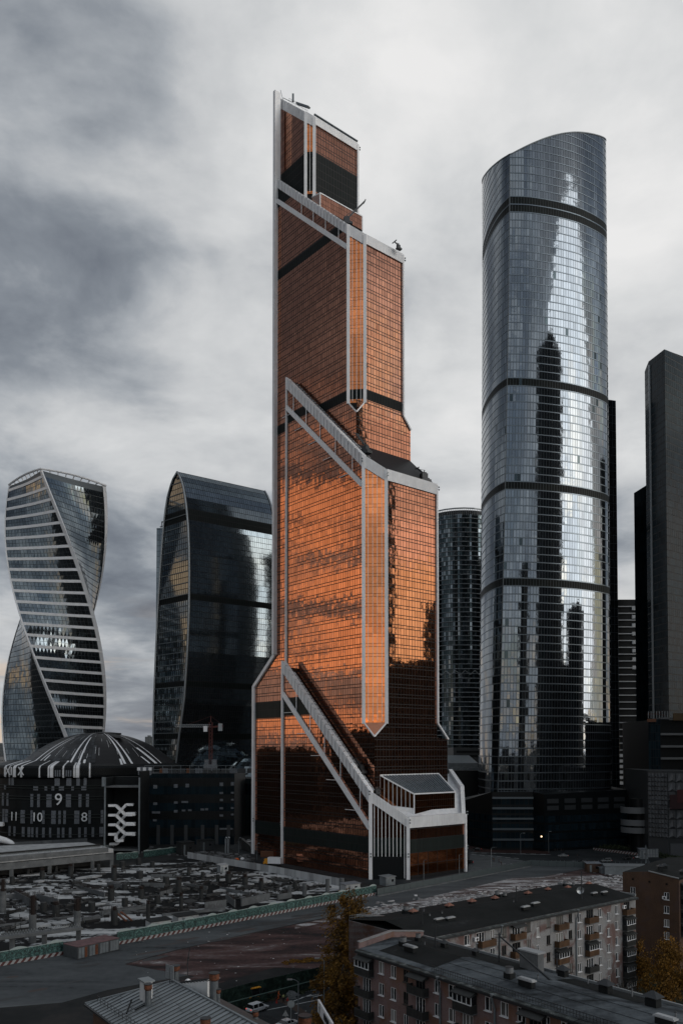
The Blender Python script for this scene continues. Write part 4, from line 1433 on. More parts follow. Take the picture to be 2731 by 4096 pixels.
AZ = math.atan2(.642, .767)
gmat('ground_mud', [(.35, (.010, .012, .013)), (.5, (.020, .022, .023)), (.62, (.036, .034, .033)), (.75, (.06, .056, .052))], .045)
gmat('ground_asphalt', [(.34, (.014, .016, .018)), (.42, (.050, .057, .062)), (.56, (.080, .089, .095)), (.7, (.12, .13, .135))], .06, aniso=(-AZ, .3, 1.2), rough=.8)
gmat('ground_red', [(.36, (.014, .014, .015)), (.45, (.040, .026, .026)), (.54, (.075, .045, .043)), (.61, (.12, .10, .10)), (.67, (.28, .27, .27))], .085, aniso=(-AZ, .3, 1.3), dist=1.2)
gmat('ground_rubble', [(.38, (.05, .03, .028)), (.47, (.10, .08, .076)), (.55, (.33, .33, .34)), (.68, (.50, .51, .52))], .16, aniso=(-AZ, .3, 1.3), dist=1.5)
gmat('ground_plaza', [(.3, (.055, .062, .066)), (.6, (.09, .098, .103))], .2)
gmat('ground_street', [(.3, (.013, .016, .018)), (.5, (.024, .028, .031)), (.7, (.045, .049, .052))], .1, rough=.75)
gmat('ground_brickred', [(.3, (.03, .018, .017)), (.7, (.055, .03, .027))], .3)
gmat('pit_floor', [(.40, (.005, .006, .007)), (.51, (.008, .009, .010)), (.522, (.22, .235, .245)), (.57, (.40, .42, .43)), (.7, (.52, .54, .55))], .05, aniso=(-AZ, .45, 1.0), dist=1.6)
gmat('grass_dark', [(.3, (.008, .012, .008)), (.7, (.03, .034, .02))], .4)
gmat('concrete', [(.3, (.07, .076, .08)), (.55, (.12, .128, .133)), (.75, (.18, .19, .195))], .3, rough=.8, bump=.2)
gmat('concrete_light', [(.3, (.20, .212, .22)), (.55, (.34, .355, .365)), (.75, (.45, .465, .475))], .4, rough=.8, bump=.2)
mat('road_paint', (.36, .38, .39), .7, namp=.3, nscale=1.5)
mat('kerb_stone', (.15, .16, .165), .8, namp=.25, nscale=.8)


def sheet(name, pix, m, z, sub=None):
    """ground polygon whose corners are seen at the given pixels"""
    mb = MB(); mb.poly([G(px, py, z) for px, py in pix])
    me = mb.build(name, m)
    me['kind'] = 'structure'
    return me


m_ = MB(); m_.poly([(-6000, -5000, 0), (6000, -5000, 0), (6000, 12000, 0), (-6000, 12000, 0)]); o = m_.build('ground', 'ground_mud'); o['kind'] = 'structure'
sheet('street_surface', [(1880, 3352), (2731, 3340), (2900, 3520), (2300, 3520), (2100, 3470), (1700, 3540), (1500, 3540), (1000, 3440), (900, 3380), (1400, 3330)], 'ground_street', .004)
sheet('asphalt_yard', [(-300, 3935), (-300, 3890), (560, 3745), (1440, 3592), (2100, 3462), (2300, 3440), (2330, 3475), (1900, 3560), (1400, 3650), (1010, 3730), (700, 3800), (500, 3855), (760, 3900), (430, 3960), (250, 4010), (-350, 4060)], 'ground_asphalt', .008)
sheet('demolition_dirt', [(500, 3858), (700, 3803), (1010, 3733), (1400, 3653), (1900, 3563), (2330, 3478), (2500, 3470), (2700, 3560), (2480, 3720), (1650, 3800), (1400, 3880), (1100, 3870), (780, 3960), (560, 3980), (780, 3905)], 'ground_red', .012)
sheet('rubble_field', [(1480, 3650), (1750, 3580), (2050, 3512), (2400, 3500), (2520, 3540), (2480, 3570), (2200, 3590), (1900, 3640), (1600, 3690)], 'ground_rubble', .016)
sheet('dirt_strip', [(1180, 3700), (1500, 3632), (1900, 3558), (2250, 3492), (2250, 3500), (1900, 3568), (1500, 3645), (1180, 3715)], 'ground_rubble', .02)
sheet('plaza_paving', [(1640, 3528), (1870, 3486), (1880, 3415), (2010, 3425), (2125, 3450), (2030, 3478), (1700, 3548)], 'ground_plaza', .008)
sheet('brick_median', [(1885, 3380), (2010, 3385), (2200, 3405), (2195, 3416), (1900, 3408), (1870, 3395)], 'ground_brickred', .008)
sheet('lower_street', [(640, 4096 + 60), (700, 4060), (930, 4000), (1450, 3885), (1560, 3900), (1560, 4200), (640, 4200)], 'ground_street', .016)
sheet('courtyard', [(2280, 3800), (2800, 3700), (3100, 3900), (3000, 4200), (2400, 4150)], 'grass_dark', .008)
mat('tar_patch', (.022, .025, .028), .7); mat('mud_patch', (.05, .04, .038), .9)
# sleepers of light paving on the plaza, kerbs and road lines
for i in range(11):
    y0 = 3492 - i * 7
    a, b = G(1872 + i * 5, 3490 - i * 6.2, .016), G(2045 - i * 1, 3470 - i * 3.5, .016)
    m_ = MB(); n = Vector((-(b - a).y, (b - a).x, 0)).normalized() * .35
    m_.poly([a, b, b + n, a + n]); o = m_.build('paving_stripe', 'kerb_stone'); o['kind'] = 'structure'


def strip(name, a, b, w, m, z, h=None, dash=None):
    a, b = Vector(a), Vector(b)
    U = (b - a).normalized(); L = (b - a).length
    mb = MB()
    segs = [(0, L)] if not dash else [(s, min(s + dash[0], L)) for s in frange(0, L, max(1, int(L / sum(dash))))[:-1]]
    for s0, s1 in segs:
        mb.bar(a + U * s0 + Vector((0, 0, (h or .004) / 2 + z)), a + U * s1 + Vector((0, 0, (h or .004) / 2 + z)), w, h or .004)
    o = mb.build(name, m); o['kind'] = 'structure'
    return o


for (p, q, d) in (((1215, 3968), (1340, 3946), (3, .01)), ((1205, 3990), (1330, 3968), (6, 3)), ((1060, 4042), (1270, 4000), None), ((1170, 4006), (1245, 3978), None), ((1180, 4055), (1225, 4044), None), ((1015, 4013), (1100, 3998), None), ((1250, 3989), (1290, 3980), None), ((1310, 3985), (1345, 3968), None)):
    strip('lane_line', G(*p), G(*q), .28, 'road_paint', .022, dash=d)
for (p, q) in (((1875, 3352), (2150, 3372)), ((1880, 3411), (2200, 3420)), ((1890, 3375), (2110, 3392)), ((2150, 3345), (2640, 3335)), ((2000, 3437), (2330, 3468)), ((1100, 3780 + 190), (1330, 3925))):
    strip('kerb', G(*p), G(*q), .35, 'kerb_stone', .008, .14)
for (p, q) in (((1885, 3413), (2200, 3419)), ((1885, 3419), (2090, 3437)), ((2000, 3470 - 12), (2120, 3462 - 8))):
    strip('kerb_marking', G(*p), G(*q), .5, 'road_paint', .15, .05, dash=(2.4, 1.8))

# scattered rubble: broken slabs and stones, too many to count
mb = MB()
for i in range(2200):
    px = rnd.uniform(1420, 2520); w = (px - 1420) / 1100
    py = 3668 - w * 155 + rnd.gauss(0, 16)
    if py < 3490: continue
    c = G(px, py, .05)
    s_ = rnd.uniform(.12, .55)
    a = rnd.uniform(0, 6.28); U = Vector((math.cos(a), math.sin(a), rnd.uniform(-.2, .2))).normalized(); V = Vector((-U.y, U.x, 0)).normalized()
    mb.cv = rnd.random()
    mb.obox(c, U, V, U.cross(V), s_ * rnd.uniform(.6, 2.2), s_, s_ * .25)
o = mb.build('rubble', mat('rubble_chunk', (.32, .32, .325), .85, var=.7)); tag(o, 'pale broken concrete rubble scattered over the red dirt beyond the apartment roofs', 'rubble', kind='stuff')
mb = MB()
for i in range(90):
    px = rnd.uniform(520, 1500); py = rnd.uniform(3720, 3930)
    c = G(px, py, .04)
    if rnd.random() < .5 and (px < 900 and py < 3800): continue
    s_ = rnd.uniform(.05, .16); a = rnd.uniform(0, 6.28); U = Vector((math.cos(a), math.sin(a), 0)); V = Vector((-U.y, U.x, 0)); mb.cv = rnd.random()
    mb.obox(c, U, V, U.cross(V), s_ * 1.4, s_, s_ * .4)
o = mb.build('litter_stones', 'rubble_chunk'); tag(o, 'small pale stones and litter strewn over the bare dirt lot', 'stones', kind='stuff')

# ---------------------------------------------------------------- construction pit with columns
sheet('pit_floor', [(-350, 3560), (-300, 3505), (470, 3468), (800, 3425), (1090, 3480), (1380, 3545), (1330, 3590), (700, 3700), (560, 3725), (-300, 3850)], 'pit_floor', .012)
mat('wet_concrete', (.012, .014, .015), .7, 0, namp=.5, nscale=.7)
# thin cast slabs standing a little above the wet floor
for i in range(60):
    px = rnd.uniform(0, 1250)
    f = rnd.random()
    top, bot = 3478 - px * .03 if px < 800 else 3440 + (px - 800) * .18, 3770 - px * .16
    py = top + 14 + (bot - top - 30) * f ** 1.2
    c = G(px, py, .3)
    a = AZ + R(90) * rnd.randint(0, 1) + rnd.uniform(-.05, .05)
    n = rnd.randint(6, 9)
    w, d = rnd.uniform(2, 7), rnd.uniform(1.5, 4)
    pts = [(c.x + math.cos(a) * w * math.cos(t) * rr - math.sin(a) * d * math.sin(t) * rr, c.y + math.sin(a) * w * math.cos(t) * rr + math.cos(a) * d * math.sin(t) * rr) for t, rr in ((2 * math.pi * k / n, rnd.uniform(.6, 1.15)) for k in range(n))]
    h = rnd.uniform(.15, .7)
    m_ = MB(); m_.prism(pts, 0, h)
    o = m_.build('concrete_slab', 'concrete_light' if rnd.random() < .75 else 'wet_concrete'); o['kind'] = 'structure'


def rebar(mb, c, r, z0, z1, n, rr=.05):
    for k in range(n):
        a = 2 * math.pi * k / n
        p = Vector((c.x + r * math.cos(a), c.y + r * math.sin(a), z0))
        mb.bar(p, p + Vector((rnd.uniform(-.08, .08), rnd.uniform(-.08, .08), (z1 - z0) * rnd.uniform(.8, 1))), rr, rr)
    for k in range(4):
        z = z0 + (z1 - z0) * (k + .5) / 4.5
        mb.tube([(c.x + r * math.cos(2 * math.pi * j / 8), c.y + r * math.sin(2 * math.pi * j / 8), z) for j in range(8)], rr * .6, 4, closed=True)


mat('rebar_metal', (.022, .014, .012), .8, .3)
mat('wet_concrete', (.030, .034, .037), .6, 0, namp=.5, nscale=.7)
def pit_column(px, py, r, h1, h2, light, label):
    c = G(px, py)
    t = thing('concrete_column', label, 'column', tuple(c), 'columns standing in the construction pit')
    m_ = MB(); m_.lathe(c.x, c.y, [(r, 0), (r, h1), (r * .96, h1 + .02)], 12); m_.build('shaft', 'concrete' if light else 'wet_concrete', t, smooth=False)
    if h2:
        m_ = MB(); m_.lathe(c.x, c.y, [(r * .55, h1), (r * .55, h1 + h2 * .8)], 8); rebar(m_, c, r * .85, h1, h1 + h2, 14); m_.build('rebar_cage', 'rebar_metal', t)
    return t


pit_column(12, 3650, 1.0, 6.5, 4.6, True, 'tall grey column with dark rebar cage, leftmost in the pit')
pit_column(131, 3770, .95, 7.2, 6.2, True, 'tall grey column with red-tipped rebar, in front of the pit edge')
pit_column(310, 3706, 1.0, 4.4, 4.4, True, 'tall grey column with bushy rebar, right of the pit edge beam')
for (px, py, r, h) in ((50, 3538, .9, 3), (113, 3500, .7, 2.5), (170, 3518, .9, 3.4), (225, 3490, .8, 2.6), (284, 3506, 1, 4), (395, 3486, .8, 3), (457, 3520, 1.1, 4.6), (490, 3470, 1.2, 2.6), (555, 3460, 1.1, 3), (500, 3560, 1, 2.2), (560, 3515, 1.3, 3), (610, 3470, 1, 2.6), (665, 3535, 1.2, 2.6), (715, 3570, 1.1, 4.4), (755, 3502, .7, 2.6), (811, 3515, .7, 2.6), (872, 3528, .7, 2.8), (914, 3530, 1.2, 3.2), (980, 3545, 1.1, 3.4), (445, 3610, 1.1, 4.6), (500, 3630, 1, 3), (565, 3598, 1, 3.4), (630, 3613, 1, 2.6), (176, 3648, 1, 3), (225, 3668, 1.1, 3.6), (368, 3648, 1.1, 3), (458, 3700, 1, 4.2), (593, 3676, .6, 4.4), (725, 3652, .6, 5.2), (805, 3595, .7, 3.2), (1045, 3565, .9, 3.6), (1180, 3555, .8, 2.6)):
    pit_column(px, py, r, h, 1.3 * (h > 3), False, 'short dark stub column with rebar in the flooded pit')
for (px, py, r, h) in ((1158, 3580, .65, 3.2), (1218, 3583, .75, 4.2), (1310, 3592, .7, 6.4), (1366, 3560, .9, 4.2)):
    pit_column(px, py, r, h, 0, True, {1158: 'light grey column by the mid-right edge of the pit, leftmost of four', 1218: 'light grey column second from left near the graffiti fence end', 1310: 'tallest light grey column beside the site hut', 1366: 'light grey column right behind the white site hut'}[px])
mb = MB()
for i in range(650):
    px = rnd.uniform(-10, 1330); top, bot = (3478 - px * .03 if px < 800 else 3440 + (px - 800) * .2), 3790 - px * .17
    if bot - top < 25: continue
    c = G(px, rnd.uniform(top + 6, bot - 22), .1); a = AZ + rnd.choice((0, 1.57, rnd.uniform(0, 3))); U = Vector((math.cos(a), math.sin(a), 0)); V = Vector((-U.y, U.x, 0)); mb.cv = rnd.random() ** 2
    s_ = rnd.random()
    mb.obox(c + Vector((0, 0, s_ * .3)), U, V, Vector((0, 0, 1)), rnd.uniform(.2, 2.2), rnd.uniform(.08, .5), .1 + s_ * .35)
    if i % 3 == 0: mb.obox(c + Vector((0, 0, .7)), U, V, Vector((0, 0, 1)), .05, .05, rnd.uniform(.5, 1.3))
o = mb.build('pit_clutter', mat('pit_mix', (.035, .037, .038), .8, var=.95)); tag(o, 'formwork boards, planks and debris lying all over the construction pit', 'debris', kind='stuff')
# low concrete walls with upstanding rebar
mb_c = 0
for (p, q, h, d) in (((150, 3600), (235, 3622), 2.0, .5), ((250, 3570), (380, 3566), 1.0, .4), ((320, 3560), (420, 3590), 1.6, .4), ((560, 3545), (660, 3548), 1.4, .4), ((605, 3512), (690, 3512), 1.5, .4), ((820, 3640), (905, 3628), 2.4, .4), ((965, 3625), (1078, 3600), 2.4, .5), ((905, 3600), (940, 3630), 2.2, .4), ((1110, 3600), (1165, 3590), 1.8, .5), ((60, 3590), (150, 3640), 2.4, .4), ((430, 3545), (500, 3556), 1.4, .4), ((640, 3585), (720, 3560), 1.4, .4), ((0, 3705), (330, 3665), .5, .8), ((330, 3690), (400, 3680), 1.4, 1.2), ((400, 3660), (585, 3640), 1.2, .6), ((650, 3665), (900, 3640), .8, .8), ((20, 3600), (120, 3590), 1.8, .4), ((880, 3560), (1000, 3585), 1.2, .4), ((740, 3545), (830, 3558), 1.2, .4)):
    a, b = G(*p), G(*q)
    t = thing('pit_wall', 'low cast concrete wall stub with upright rebar in the construction pit', 'wall', tuple(a), 'low walls in the construction pit')
    m_ = MB(); m_.bar(a + Vector((0, 0, h / 2)), b + Vector((0, 0, h / 2)), d, h); m_.build('wall', 'concrete' if h < 1.5 or px > 900 else 'wet_concrete', t)
    m_ = MB(); L = (b - a).length
    for i in range(int(L / .45)):
        v = a + (b - a) * (i * .45 / L) + Vector((0, 0, h)); m_.bar(v, v + Vector((rnd.uniform(-.1, .1), 0, rnd.uniform(.7, 1.5))), .07, .07)
    m_.build('rebar', 'rebar_metal', t, props={'kind': 'stuff'})
# edge beam with zigzag rebar at the near left of the pit
a, b = G(-150, 3885), G(340, 3780)
t = thing('edge_beam', 'long raised concrete edge beam with zigzag rebar at the near left side of the pit', 'beam', tuple(a))
a, b = at(-200, 3775, G(0, 3850).y - 4), at(325, 3712, G(325, 3785).y + 2)
m_ = MB(); m_.bar(a, b, 2.4, .7); m_.build('beam', 'concrete', t)
m_ = MB(); n = 46
for i in range(n):
    p, q = a + (b - a) * (i / n), a + (b - a) * ((i + 1) / n)
    m_.bar(p + Vector((0, 0, .4)), (p + q) / 2 + Vector((0, 0, 1.3)), .08, .08); m_.bar((p + q) / 2 + Vector((0, 0, 1.3)), q + Vector((0, 0, .4)), .08, .08)
m_.build('zigzag_rebar', 'grey_metal', t)
for f in (.2, .45, .7, .98):
    v = a + (b - a) * f
    m_ = MB(); m_.box(v.x - .5, v.x + .5, v.y - .5, v.y + .5, 0, v.z - .35); m_.build('pier', 'concrete', t)
# stack of planks and ramps
t = thing('plank_stack', 'wide stack of grey planks lying on the pit floor behind the sheds', 'planks', tuple(G(480, 3660)))
for i in range(7):
    a, b = G(400 + i * 3, 3668 - i * 4.6, .3 + .1 * i), G(585, 3644 - i * 4.2, .3 + .1 * i)
    m_ = MB(); m_.bar(a, b, .5, .15); m_.build('plank', 'concrete', t)
for (p, q, l) in (((465, 3650), (505, 3684), 'left rusty sloping beam leaning in the pit'), ((485, 3648), (528, 3682), 'right rusty sloping beam leaning in the pit')):
    a, b = G(*p, 2.2), G(*q, .5)
    m_ = MB(); m_.bar(a, b, .5, .35); o = m_.build('steel_beam', 'rust_metal'); tag(o, l, 'beam')

# ---------------------------------------------------------------- fences
def graffiti_mat():
    m = bpy.data.materials.new('painted_fence'); m.use_nodes = True
    t = m.node_tree; b = t.nodes['Principled BSDF']; g = NT(t)
    tc = g.n('ShaderNodeTexCoord').outputs['Object']
    s = g.n('ShaderNodeSeparateXYZ', i_0=tc)
    x, z = s.outputs[0], s.outputs[2]
    oi = g.n('ShaderNodeObjectInfo').outputs['Random']
    # mirrored ornament: arch with rings, brush-like noise inside
    ax = g.m('ABSOLUTE', x)
    v = g.n('ShaderNodeCombineXYZ', i_0=ax, i_1=g.m('MULTIPLY', oi, 30), i_2=z).outputs[0]
    n1 = g.noise(v, 1.5, 6, .7, 1.4)
    r = g.m('SQRT', g.m('ADD', g.m('POWER', g.m('MULTIPLY', ax, 1.0), 2), g.m('POWER', g.m('SUBTRACT', z, 1.2), 2)))
    ring = g.m('SINE', g.m('MULTIPLY', r, 6.5))
    n2 = g.noise(v, 4.5, 4, .6, .6)
    f = g.m('ADD', g.m('ADD', g.m('MULTIPLY', n1, .62), g.m('MULTIPLY', n2, .28)), g.m('MULTIPLY', ring, .022))
    c = g.ramp(f, [(.36, (.003, .008, .008)), (.42, (.012, .036, .034)), (.48, (.035, .10, .092)), (.55, (.10, .20, .185)), (.64, (.30, .38, .36))])
    c = g.mix(g.m('GREATER_THAN', z, g.m('ADD', 2.72, g.m('MULTIPLY', n2, .25))), c, (.30, .36, .35, 1))
    g.put(b.inputs['Base Color'], c)
    b.inputs['Roughness'].default_value = .6
    MATS['painted_fence'] = m


graffiti_mat()
def stripe_mat():
    m = bpy.data.materials.new('red_white_stripe'); m.use_nodes = True
    t = m.node_tree; b = t.nodes['Principled BSDF']; g = NT(t)
    tc = g.n('ShaderNodeTexCoord').outputs['Object']
    s = g.n('ShaderNodeSeparateXYZ', i_0=tc)
    f = g.m('FRACT', g.m('MULTIPLY', g.m('SUBTRACT', s.outputs[0], g.m('MULTIPLY', s.outputs[2], .9)), .62))
    c = g.mix(g.m('GREATER_THAN', f, .5), (.075, .018, .016, 1), (.30, .31, .31, 1))
    g.put(b.inputs['Base Color'], c); b.inputs['Roughness'].default_value = .6
    MATS['red_white_stripe'] = m
stripe_mat()


def oriented(name, me, parent, p, U, props=None):
    """object with local x along U at world point p (parent unrotated)"""
    o = link(name, me, parent, props)
    o.location = Vector(p) - org(parent) if parent else Vector(p)
    o.rotation_euler = (0, 0, math.atan2(U.y, U.x))
    return o


def panel_mesh(w, h, arch=0.0, th=.08):
    me = bpy.data.meshes.new('fence_panel')
    n = 8
    pts = [(-w / 2, 0)] + [(w / 2, 0)] + [(w / 2 - w * i / n, h + arch * math.sin(math.pi * i / n)) for i in range(n + 1)]
    v = [(x, -th / 2, z) for x, z in pts] + [(x, th / 2, z) for x, z in pts]
    k = len(pts)
    f = [tuple(range(k)), tuple(reversed(range(k, 2 * k)))] + [(i, i + k, (i + 1) % k + k, (i + 1) % k) for i in range(k)]
    me.from_pydata(v, [], f)
    return me


def panel_fence(label, pix, h, w, mname, arch=0.0, base=None, posts=True, cat='fence', nm='panel_fence', z=0.0):
    P_ = [G(px, py, z) for px, py in pix]
    t = thing(nm, label, cat, tuple(P_[0]))
    for a, b in zip(P_, P_[1:]):
        U = (b - a).normalized(); L = (b - a).length; n = max(1, round(L / w)); ww = L / n
        me = panel_mesh(ww * .97, h, arch); me.materials.append(MATS[mname]); me2 = panel_mesh(ww * .97, h, 0); me2.materials.append(MATS[mname])
        pm = MB(); pm.box(-.06, .06, -.08, .08, 0, h + .15)
        pme = None
        for i in range(n):
            oriented('fence_panel', me if (i % 2 == 0) else me2, t, a + U * (ww * (i + .5)) + Vector((0, 0, .25 if base else .05)), U, {'var': rnd.random()})
            if posts:
                if pme is None:
                    po = pm.build('post', 'dark_metal', None); pme = po.data; bpy.data.objects.remove(po)
                oriented('post', pme, t, a + U * (ww * i) + Vector((U.y, -U.x, 0)) * -.12, U)
        if base:
            mb = MB(); mb.box(0, L, -.25, .25, 0, base); o_ = mb.build('barrier_base', 'red_white_stripe', None); me3 = o_.data; bpy.data.objects.remove(o_)
            oriented('barrier_base', me3, t, a + Vector((U.y, -U.x, 0)) * .35, U)
    return t


panel_fence('long teal painted site fence with arched pictures, nearer left length beside the grey containers', [(-120, 3885), (255, 3817)], 3.0, 4.2, 'painted_fence', .5, .8)
panel_fence('long teal painted site fence with arched pictures running from the containers to the copper tower', [(470, 3778), (640, 3746), (1505, 3578)], 3.0, 3.9, 'painted_fence', .5, .8)
panel_fence('short teal painted fence at the far side of the pit below the escalators', [(465, 3441), (555, 3433)], 3.0, 4, 'painted_fence', .3)
panel_fence('short teal painted fence beyond the pit in front of the dark mall wing', [(575, 3431), (720, 3412)], 3.2, 4, 'painted_fence', .3)
mat('white_fence_paint', (.34, .355, .365), .6, var=.3, dirt=.5, dscale=.8)
panel_fence('white weathered sheet fence along the far right edge of the pit', [(750, 3432), (1090, 3492), (1362, 3545)], 2.8, 2.6, 'white_fence_paint', 0)
mat('teal_mesh', (.075, .095, .10), .5, .3)
panel_fence('grey mesh fence on concrete blocks between the tower plaza and the asphalt yard', [(1508, 3582), (1830, 3522), (2122, 3462), (2330, 3470), (2360, 3478)], 2.3, 3.4, 'teal_mesh', 0)
for i in range(46):
    px = rnd.uniform(0, 1); q = rnd.random(); bx, by = 1400 * px - 40, 0
    y0, y1 = 3905 - bx * .215 + 8, 4020 - bx * .27 - 12
    c = G(bx, y0 + (y1 - y0) * q, .022); n = rnd.randint(6, 9); a = AZ; w, d = rnd.uniform(1.2, 6), rnd.uniform(.4, 1.4)
    mb = MB(); mb.poly([Vector((c.x + math.cos(a) * w * rr * math.cos(t) - math.sin(a) * d * rr * math.sin(t), c.y + math.sin(a) * w * rr * math.cos(t) + math.cos(a) * d * rr * math.sin(t), .022 + i * .0003)) for t, rr in ((2 * math.pi * k / n, rnd.uniform(.6, 1.2)) for k in range(n))])
    o = mb.build('road_patch', 'tar_patch' if i % 3 else 'mud_patch'); o['kind'] = 'structure'
strip('fence_foundation', G(1508, 3587), G(2125, 3466), .6, 'concrete', .01, .4)
gmat('green_fence_paint', [(.35, (.004, .009, .007)), (.5, (.014, .026, .021)), (.62, (.035, .060, .048)), (.75, (.065, .095, .08))], .8, dist=1)
panel_fence('dark green stained fence above the lower street behind the roadworks', [(840, 4060), (1000, 4012), (1300, 3938), (1420, 3905)], 3.9, 3.0, 'green_fence_paint', 0)
a, b = G(800, 4075) + Vector((0, -1.3, 0)), G(1420, 3906) + Vector((0, -1.3, 0))
t = thing('guard_rail', 'long pale green rail with low panels in front of the dark green fence', 'rail', tuple(a))
m_ = MB(); m_.bar(a + Vector((0, 0, 1.9)), b + Vector((0, 0, 1.9)), .12, .16); m_.build('top_rail', mat('pale_green', (.10, .16, .14), .5), t)
for i in range(20):
    v = a + (b - a) * ((i + .5) / 20)
    mb = MB(); U = (b - a).normalized(); mb.obox(v + Vector((0, 0, 1.0)), U, Vector((0, 0, 1)), Vector((U.y, -U.x, 0)), (b - a).length / 42, .55, .05); mb.build('low_panel', 'green_fence_paint', t)

# far city
rc = random.Random(11)
mat('far_wall_brick', (.13, .075, .058), .8, namp=.2, nscale=.1); mat('far_wall_pale', (.20, .20, .20), .8, namp=.2, nscale=.1); mat('far_wall_grey', (.085, .095, .10), .8)
def far_block(px, Y, w, h, d, m, label, win=True):
    p = at(px, 3000, Y)
    t = thing('apartment_block', label, 'building', (p.x, p.y, 0), 'distant apartment blocks on the horizon')
    mb = MB(); mb.box(p.x - w / 2, p.x + w / 2, p.y, p.y + d, 0, h); mb.box(p.x - w * .2, p.x + w * .1, p.y + 2, p.y + d - 2, h, h + 3.5); mb.build('wall', m, t)
    if win:
        mb = MB(); nc, nr = int(w / 3.4), int(h / 3.2)
        for i in range(nc):
            for j in range(nr):
                x = p.x - w / 2 + (i + .5) * w / nc; z = 1.2 + j * 3.2
                mb.box(x - .7, x + .7, p.y - .06, p.y + .1, z, z + 1.5)
        mb.build('windows', 'dark_glass', t, props={'kind': 'stuff'})
for (px, Y, w, h, m) in ((10, 800, 30, 27, 'far_wall_brick'), (58, 830, 16, 26, 'far_wall_brick'), (20, 1250, 60, 36, 'far_wall_pale'), (45, 1900, 70, 60, 'far_wall_grey'), (8, 2300, 60, 66, 'far_wall_grey'), (590, 1700, 50, 60, 'far_wall_grey'), (570, 1500, 26, 48, 'far_wall_pale'), (610, 1450, 26, 44, 'far_wall_pale'), (596, 2100, 20, 84, 'far_wall_grey'), (545, 2200, 60, 66, 'far_wall_grey'), (470, 2000, 90, 58, 'far_wall_grey'), (30, 1000, 40, 24, 'far_wall_pale')):
    far_block(px, Y, w, h, 18, m, {'far_wall_brick': 'distant reddish brick apartment block at the left edge behind the dome', 'far_wall_pale': 'distant pale apartment block on the horizon between the left towers', 'far_wall_grey': 'hazy grey apartment block on the far skyline'}[m])
mb = MB()
for i in range(90):
    a = rc.uniform(0, 2 * math.pi); r = rc.uniform(650, 3000)
    x, y = r * math.cos(a), r * math.sin(a)
    if y > 0 and -0.46 * y < x < .46 * y and r < 1500: continue
    w, d, h = rc.uniform(15, 60), rc.uniform(12, 20), rc.choice((18, 28, 28, 45, 60))
    mb.cv = rc.random()
    mb.box(x - w / 2, x + w / 2, y - d / 2, y + d / 2, 0, h)
o = mb.build('far_city', mat('far_city_wall', (.07, .072, .075), .8, var=.5)); tag(o, 'grey low city spreading to the horizon all around', 'city', kind='stuff')
# low buildings left of the view, mirrored in the copper glass
for (x, y, w, d, h) in ((-250, 340, 60, 24, 34), (-330, 410, 40, 60, 52), (-210, 250, 30, 50, 24), (-300, 210, 60, 20, 40), (-420, 330, 30, 90, 70), (-330, 500, 24, 30, 30), (-120, 60, 60, 30, 18), (80, -60, 90, 20, 34), (-60, -120, 120, 20, 40), (200, -80, 60, 20, 48)):
    glass_block('mirrored_house', 'dark city block outside the view, seen only as a reflection', 'building', [(x, y), (x + w, y), (x + w, y + d), (x, y + d)], h, 3.5, simple_rows(3.6, 'dark_glass'), 'dark_glass', 0, faces=[0, 1, 2, 3], back='dark_facade', group='city blocks outside the view')
# ================================================================ mall with clock drum and dome
CX, CYD, RD = at(362, 3000, 512).x, 512, 55.0
mall = thing('clock_mall', 'black round mall with striped dome roof and large clock numbers', 'mall', (CX, CYD, 0))
ZR = 40.0


def cyl(a, r, z): return Vector((CX + r * math.cos(a), CYD + r * math.sin(a), z))


def ang_for(px, r):
    """angle on the drum of radius r seen at pixel column px (near side)"""
    rx, _ = ray(px, 3200)
    # |(rx Y - CX, Y - CYD)| = r
    A = rx * rx + 1; B = -2 * (rx * CX + CYD); Cc = CX * CX + CYD * CYD - r * r
    disc = B * B - 4 * A * Cc
    if disc < 0: return None
    Y = (-B - math.sqrt(disc)) / (2 * A)
    return math.atan2(Y - CYD, rx * Y - CX)


mb = MB(); mb.lathe(CX, CYD, [(RD - .3, 0), (RD - .3, 34)], 72); mb.build('drum', 'dark_stone', mall)
# storeys: thin ledges
for z in (3.0, 12.2, 14, 22.5, 24, 28.6, 30):
    mb = MB(); mb.tube([cyl(R(-180 + 7.5 * i), RD + .1, z) for i in range(25)], .25, 4); mb.build('ledge', mat('ledge_green', (.012, .018, .016), .6), mall)
# upright dark cladding ribs per storey and ornamented grey panels
mat('ornament_grey', (.075, .085, .10), .6, nscale=2.2, c2=(.20, .22, .245))
pan = {0: [(40, 3), (60, 3), (95, 5), (118, 5), (132, 4), (150, 4), (176, 5), (203, 4), (236, 5), (255, 5), (283, 5), (320, 5), (344, 5), (374, 5), (408, 8)],
       1: [(15, 3), (27, 5), (92, 8), (128, 4), (175, 5), (216, 9), (240, 5), (260, 5), (309, 10), (360, 5), (410, 5)],
       2: [(12, 3), (30, 3), (128, 5), (155, 5), (197, 10), (275, 10), (321, 6), (351, 6)],
       3: [(20, 3), (143, 9), (184, 5), (212, 5), (246, 10), (291, 5), (336, 10)],
       4: [(38, 3), (50, 4), (229, 10), (276, 10), (313, 7), (341, 6)]}
zr = {0: (-2.5, 8.5), 1: (1.9 + 12.5 - 11.0, 13.5), 2: (16.0, 26.0), 3: (29.0, 31.8), 4: (32.4, 37.8)}
def py2z(py, px=250): a = ang_for(px, RD); v = cyl(a, RD, 0); return at(px, py, v.y).z
zr = {0: (py2z(3350), py2z(3311)), 1: (py2z(3296), py2z(3243)), 2: (py2z(3229), py2z(3177)), 3: (py2z(3162), py2z(3144)), 4: (py2z(3143), py2z(3112))}
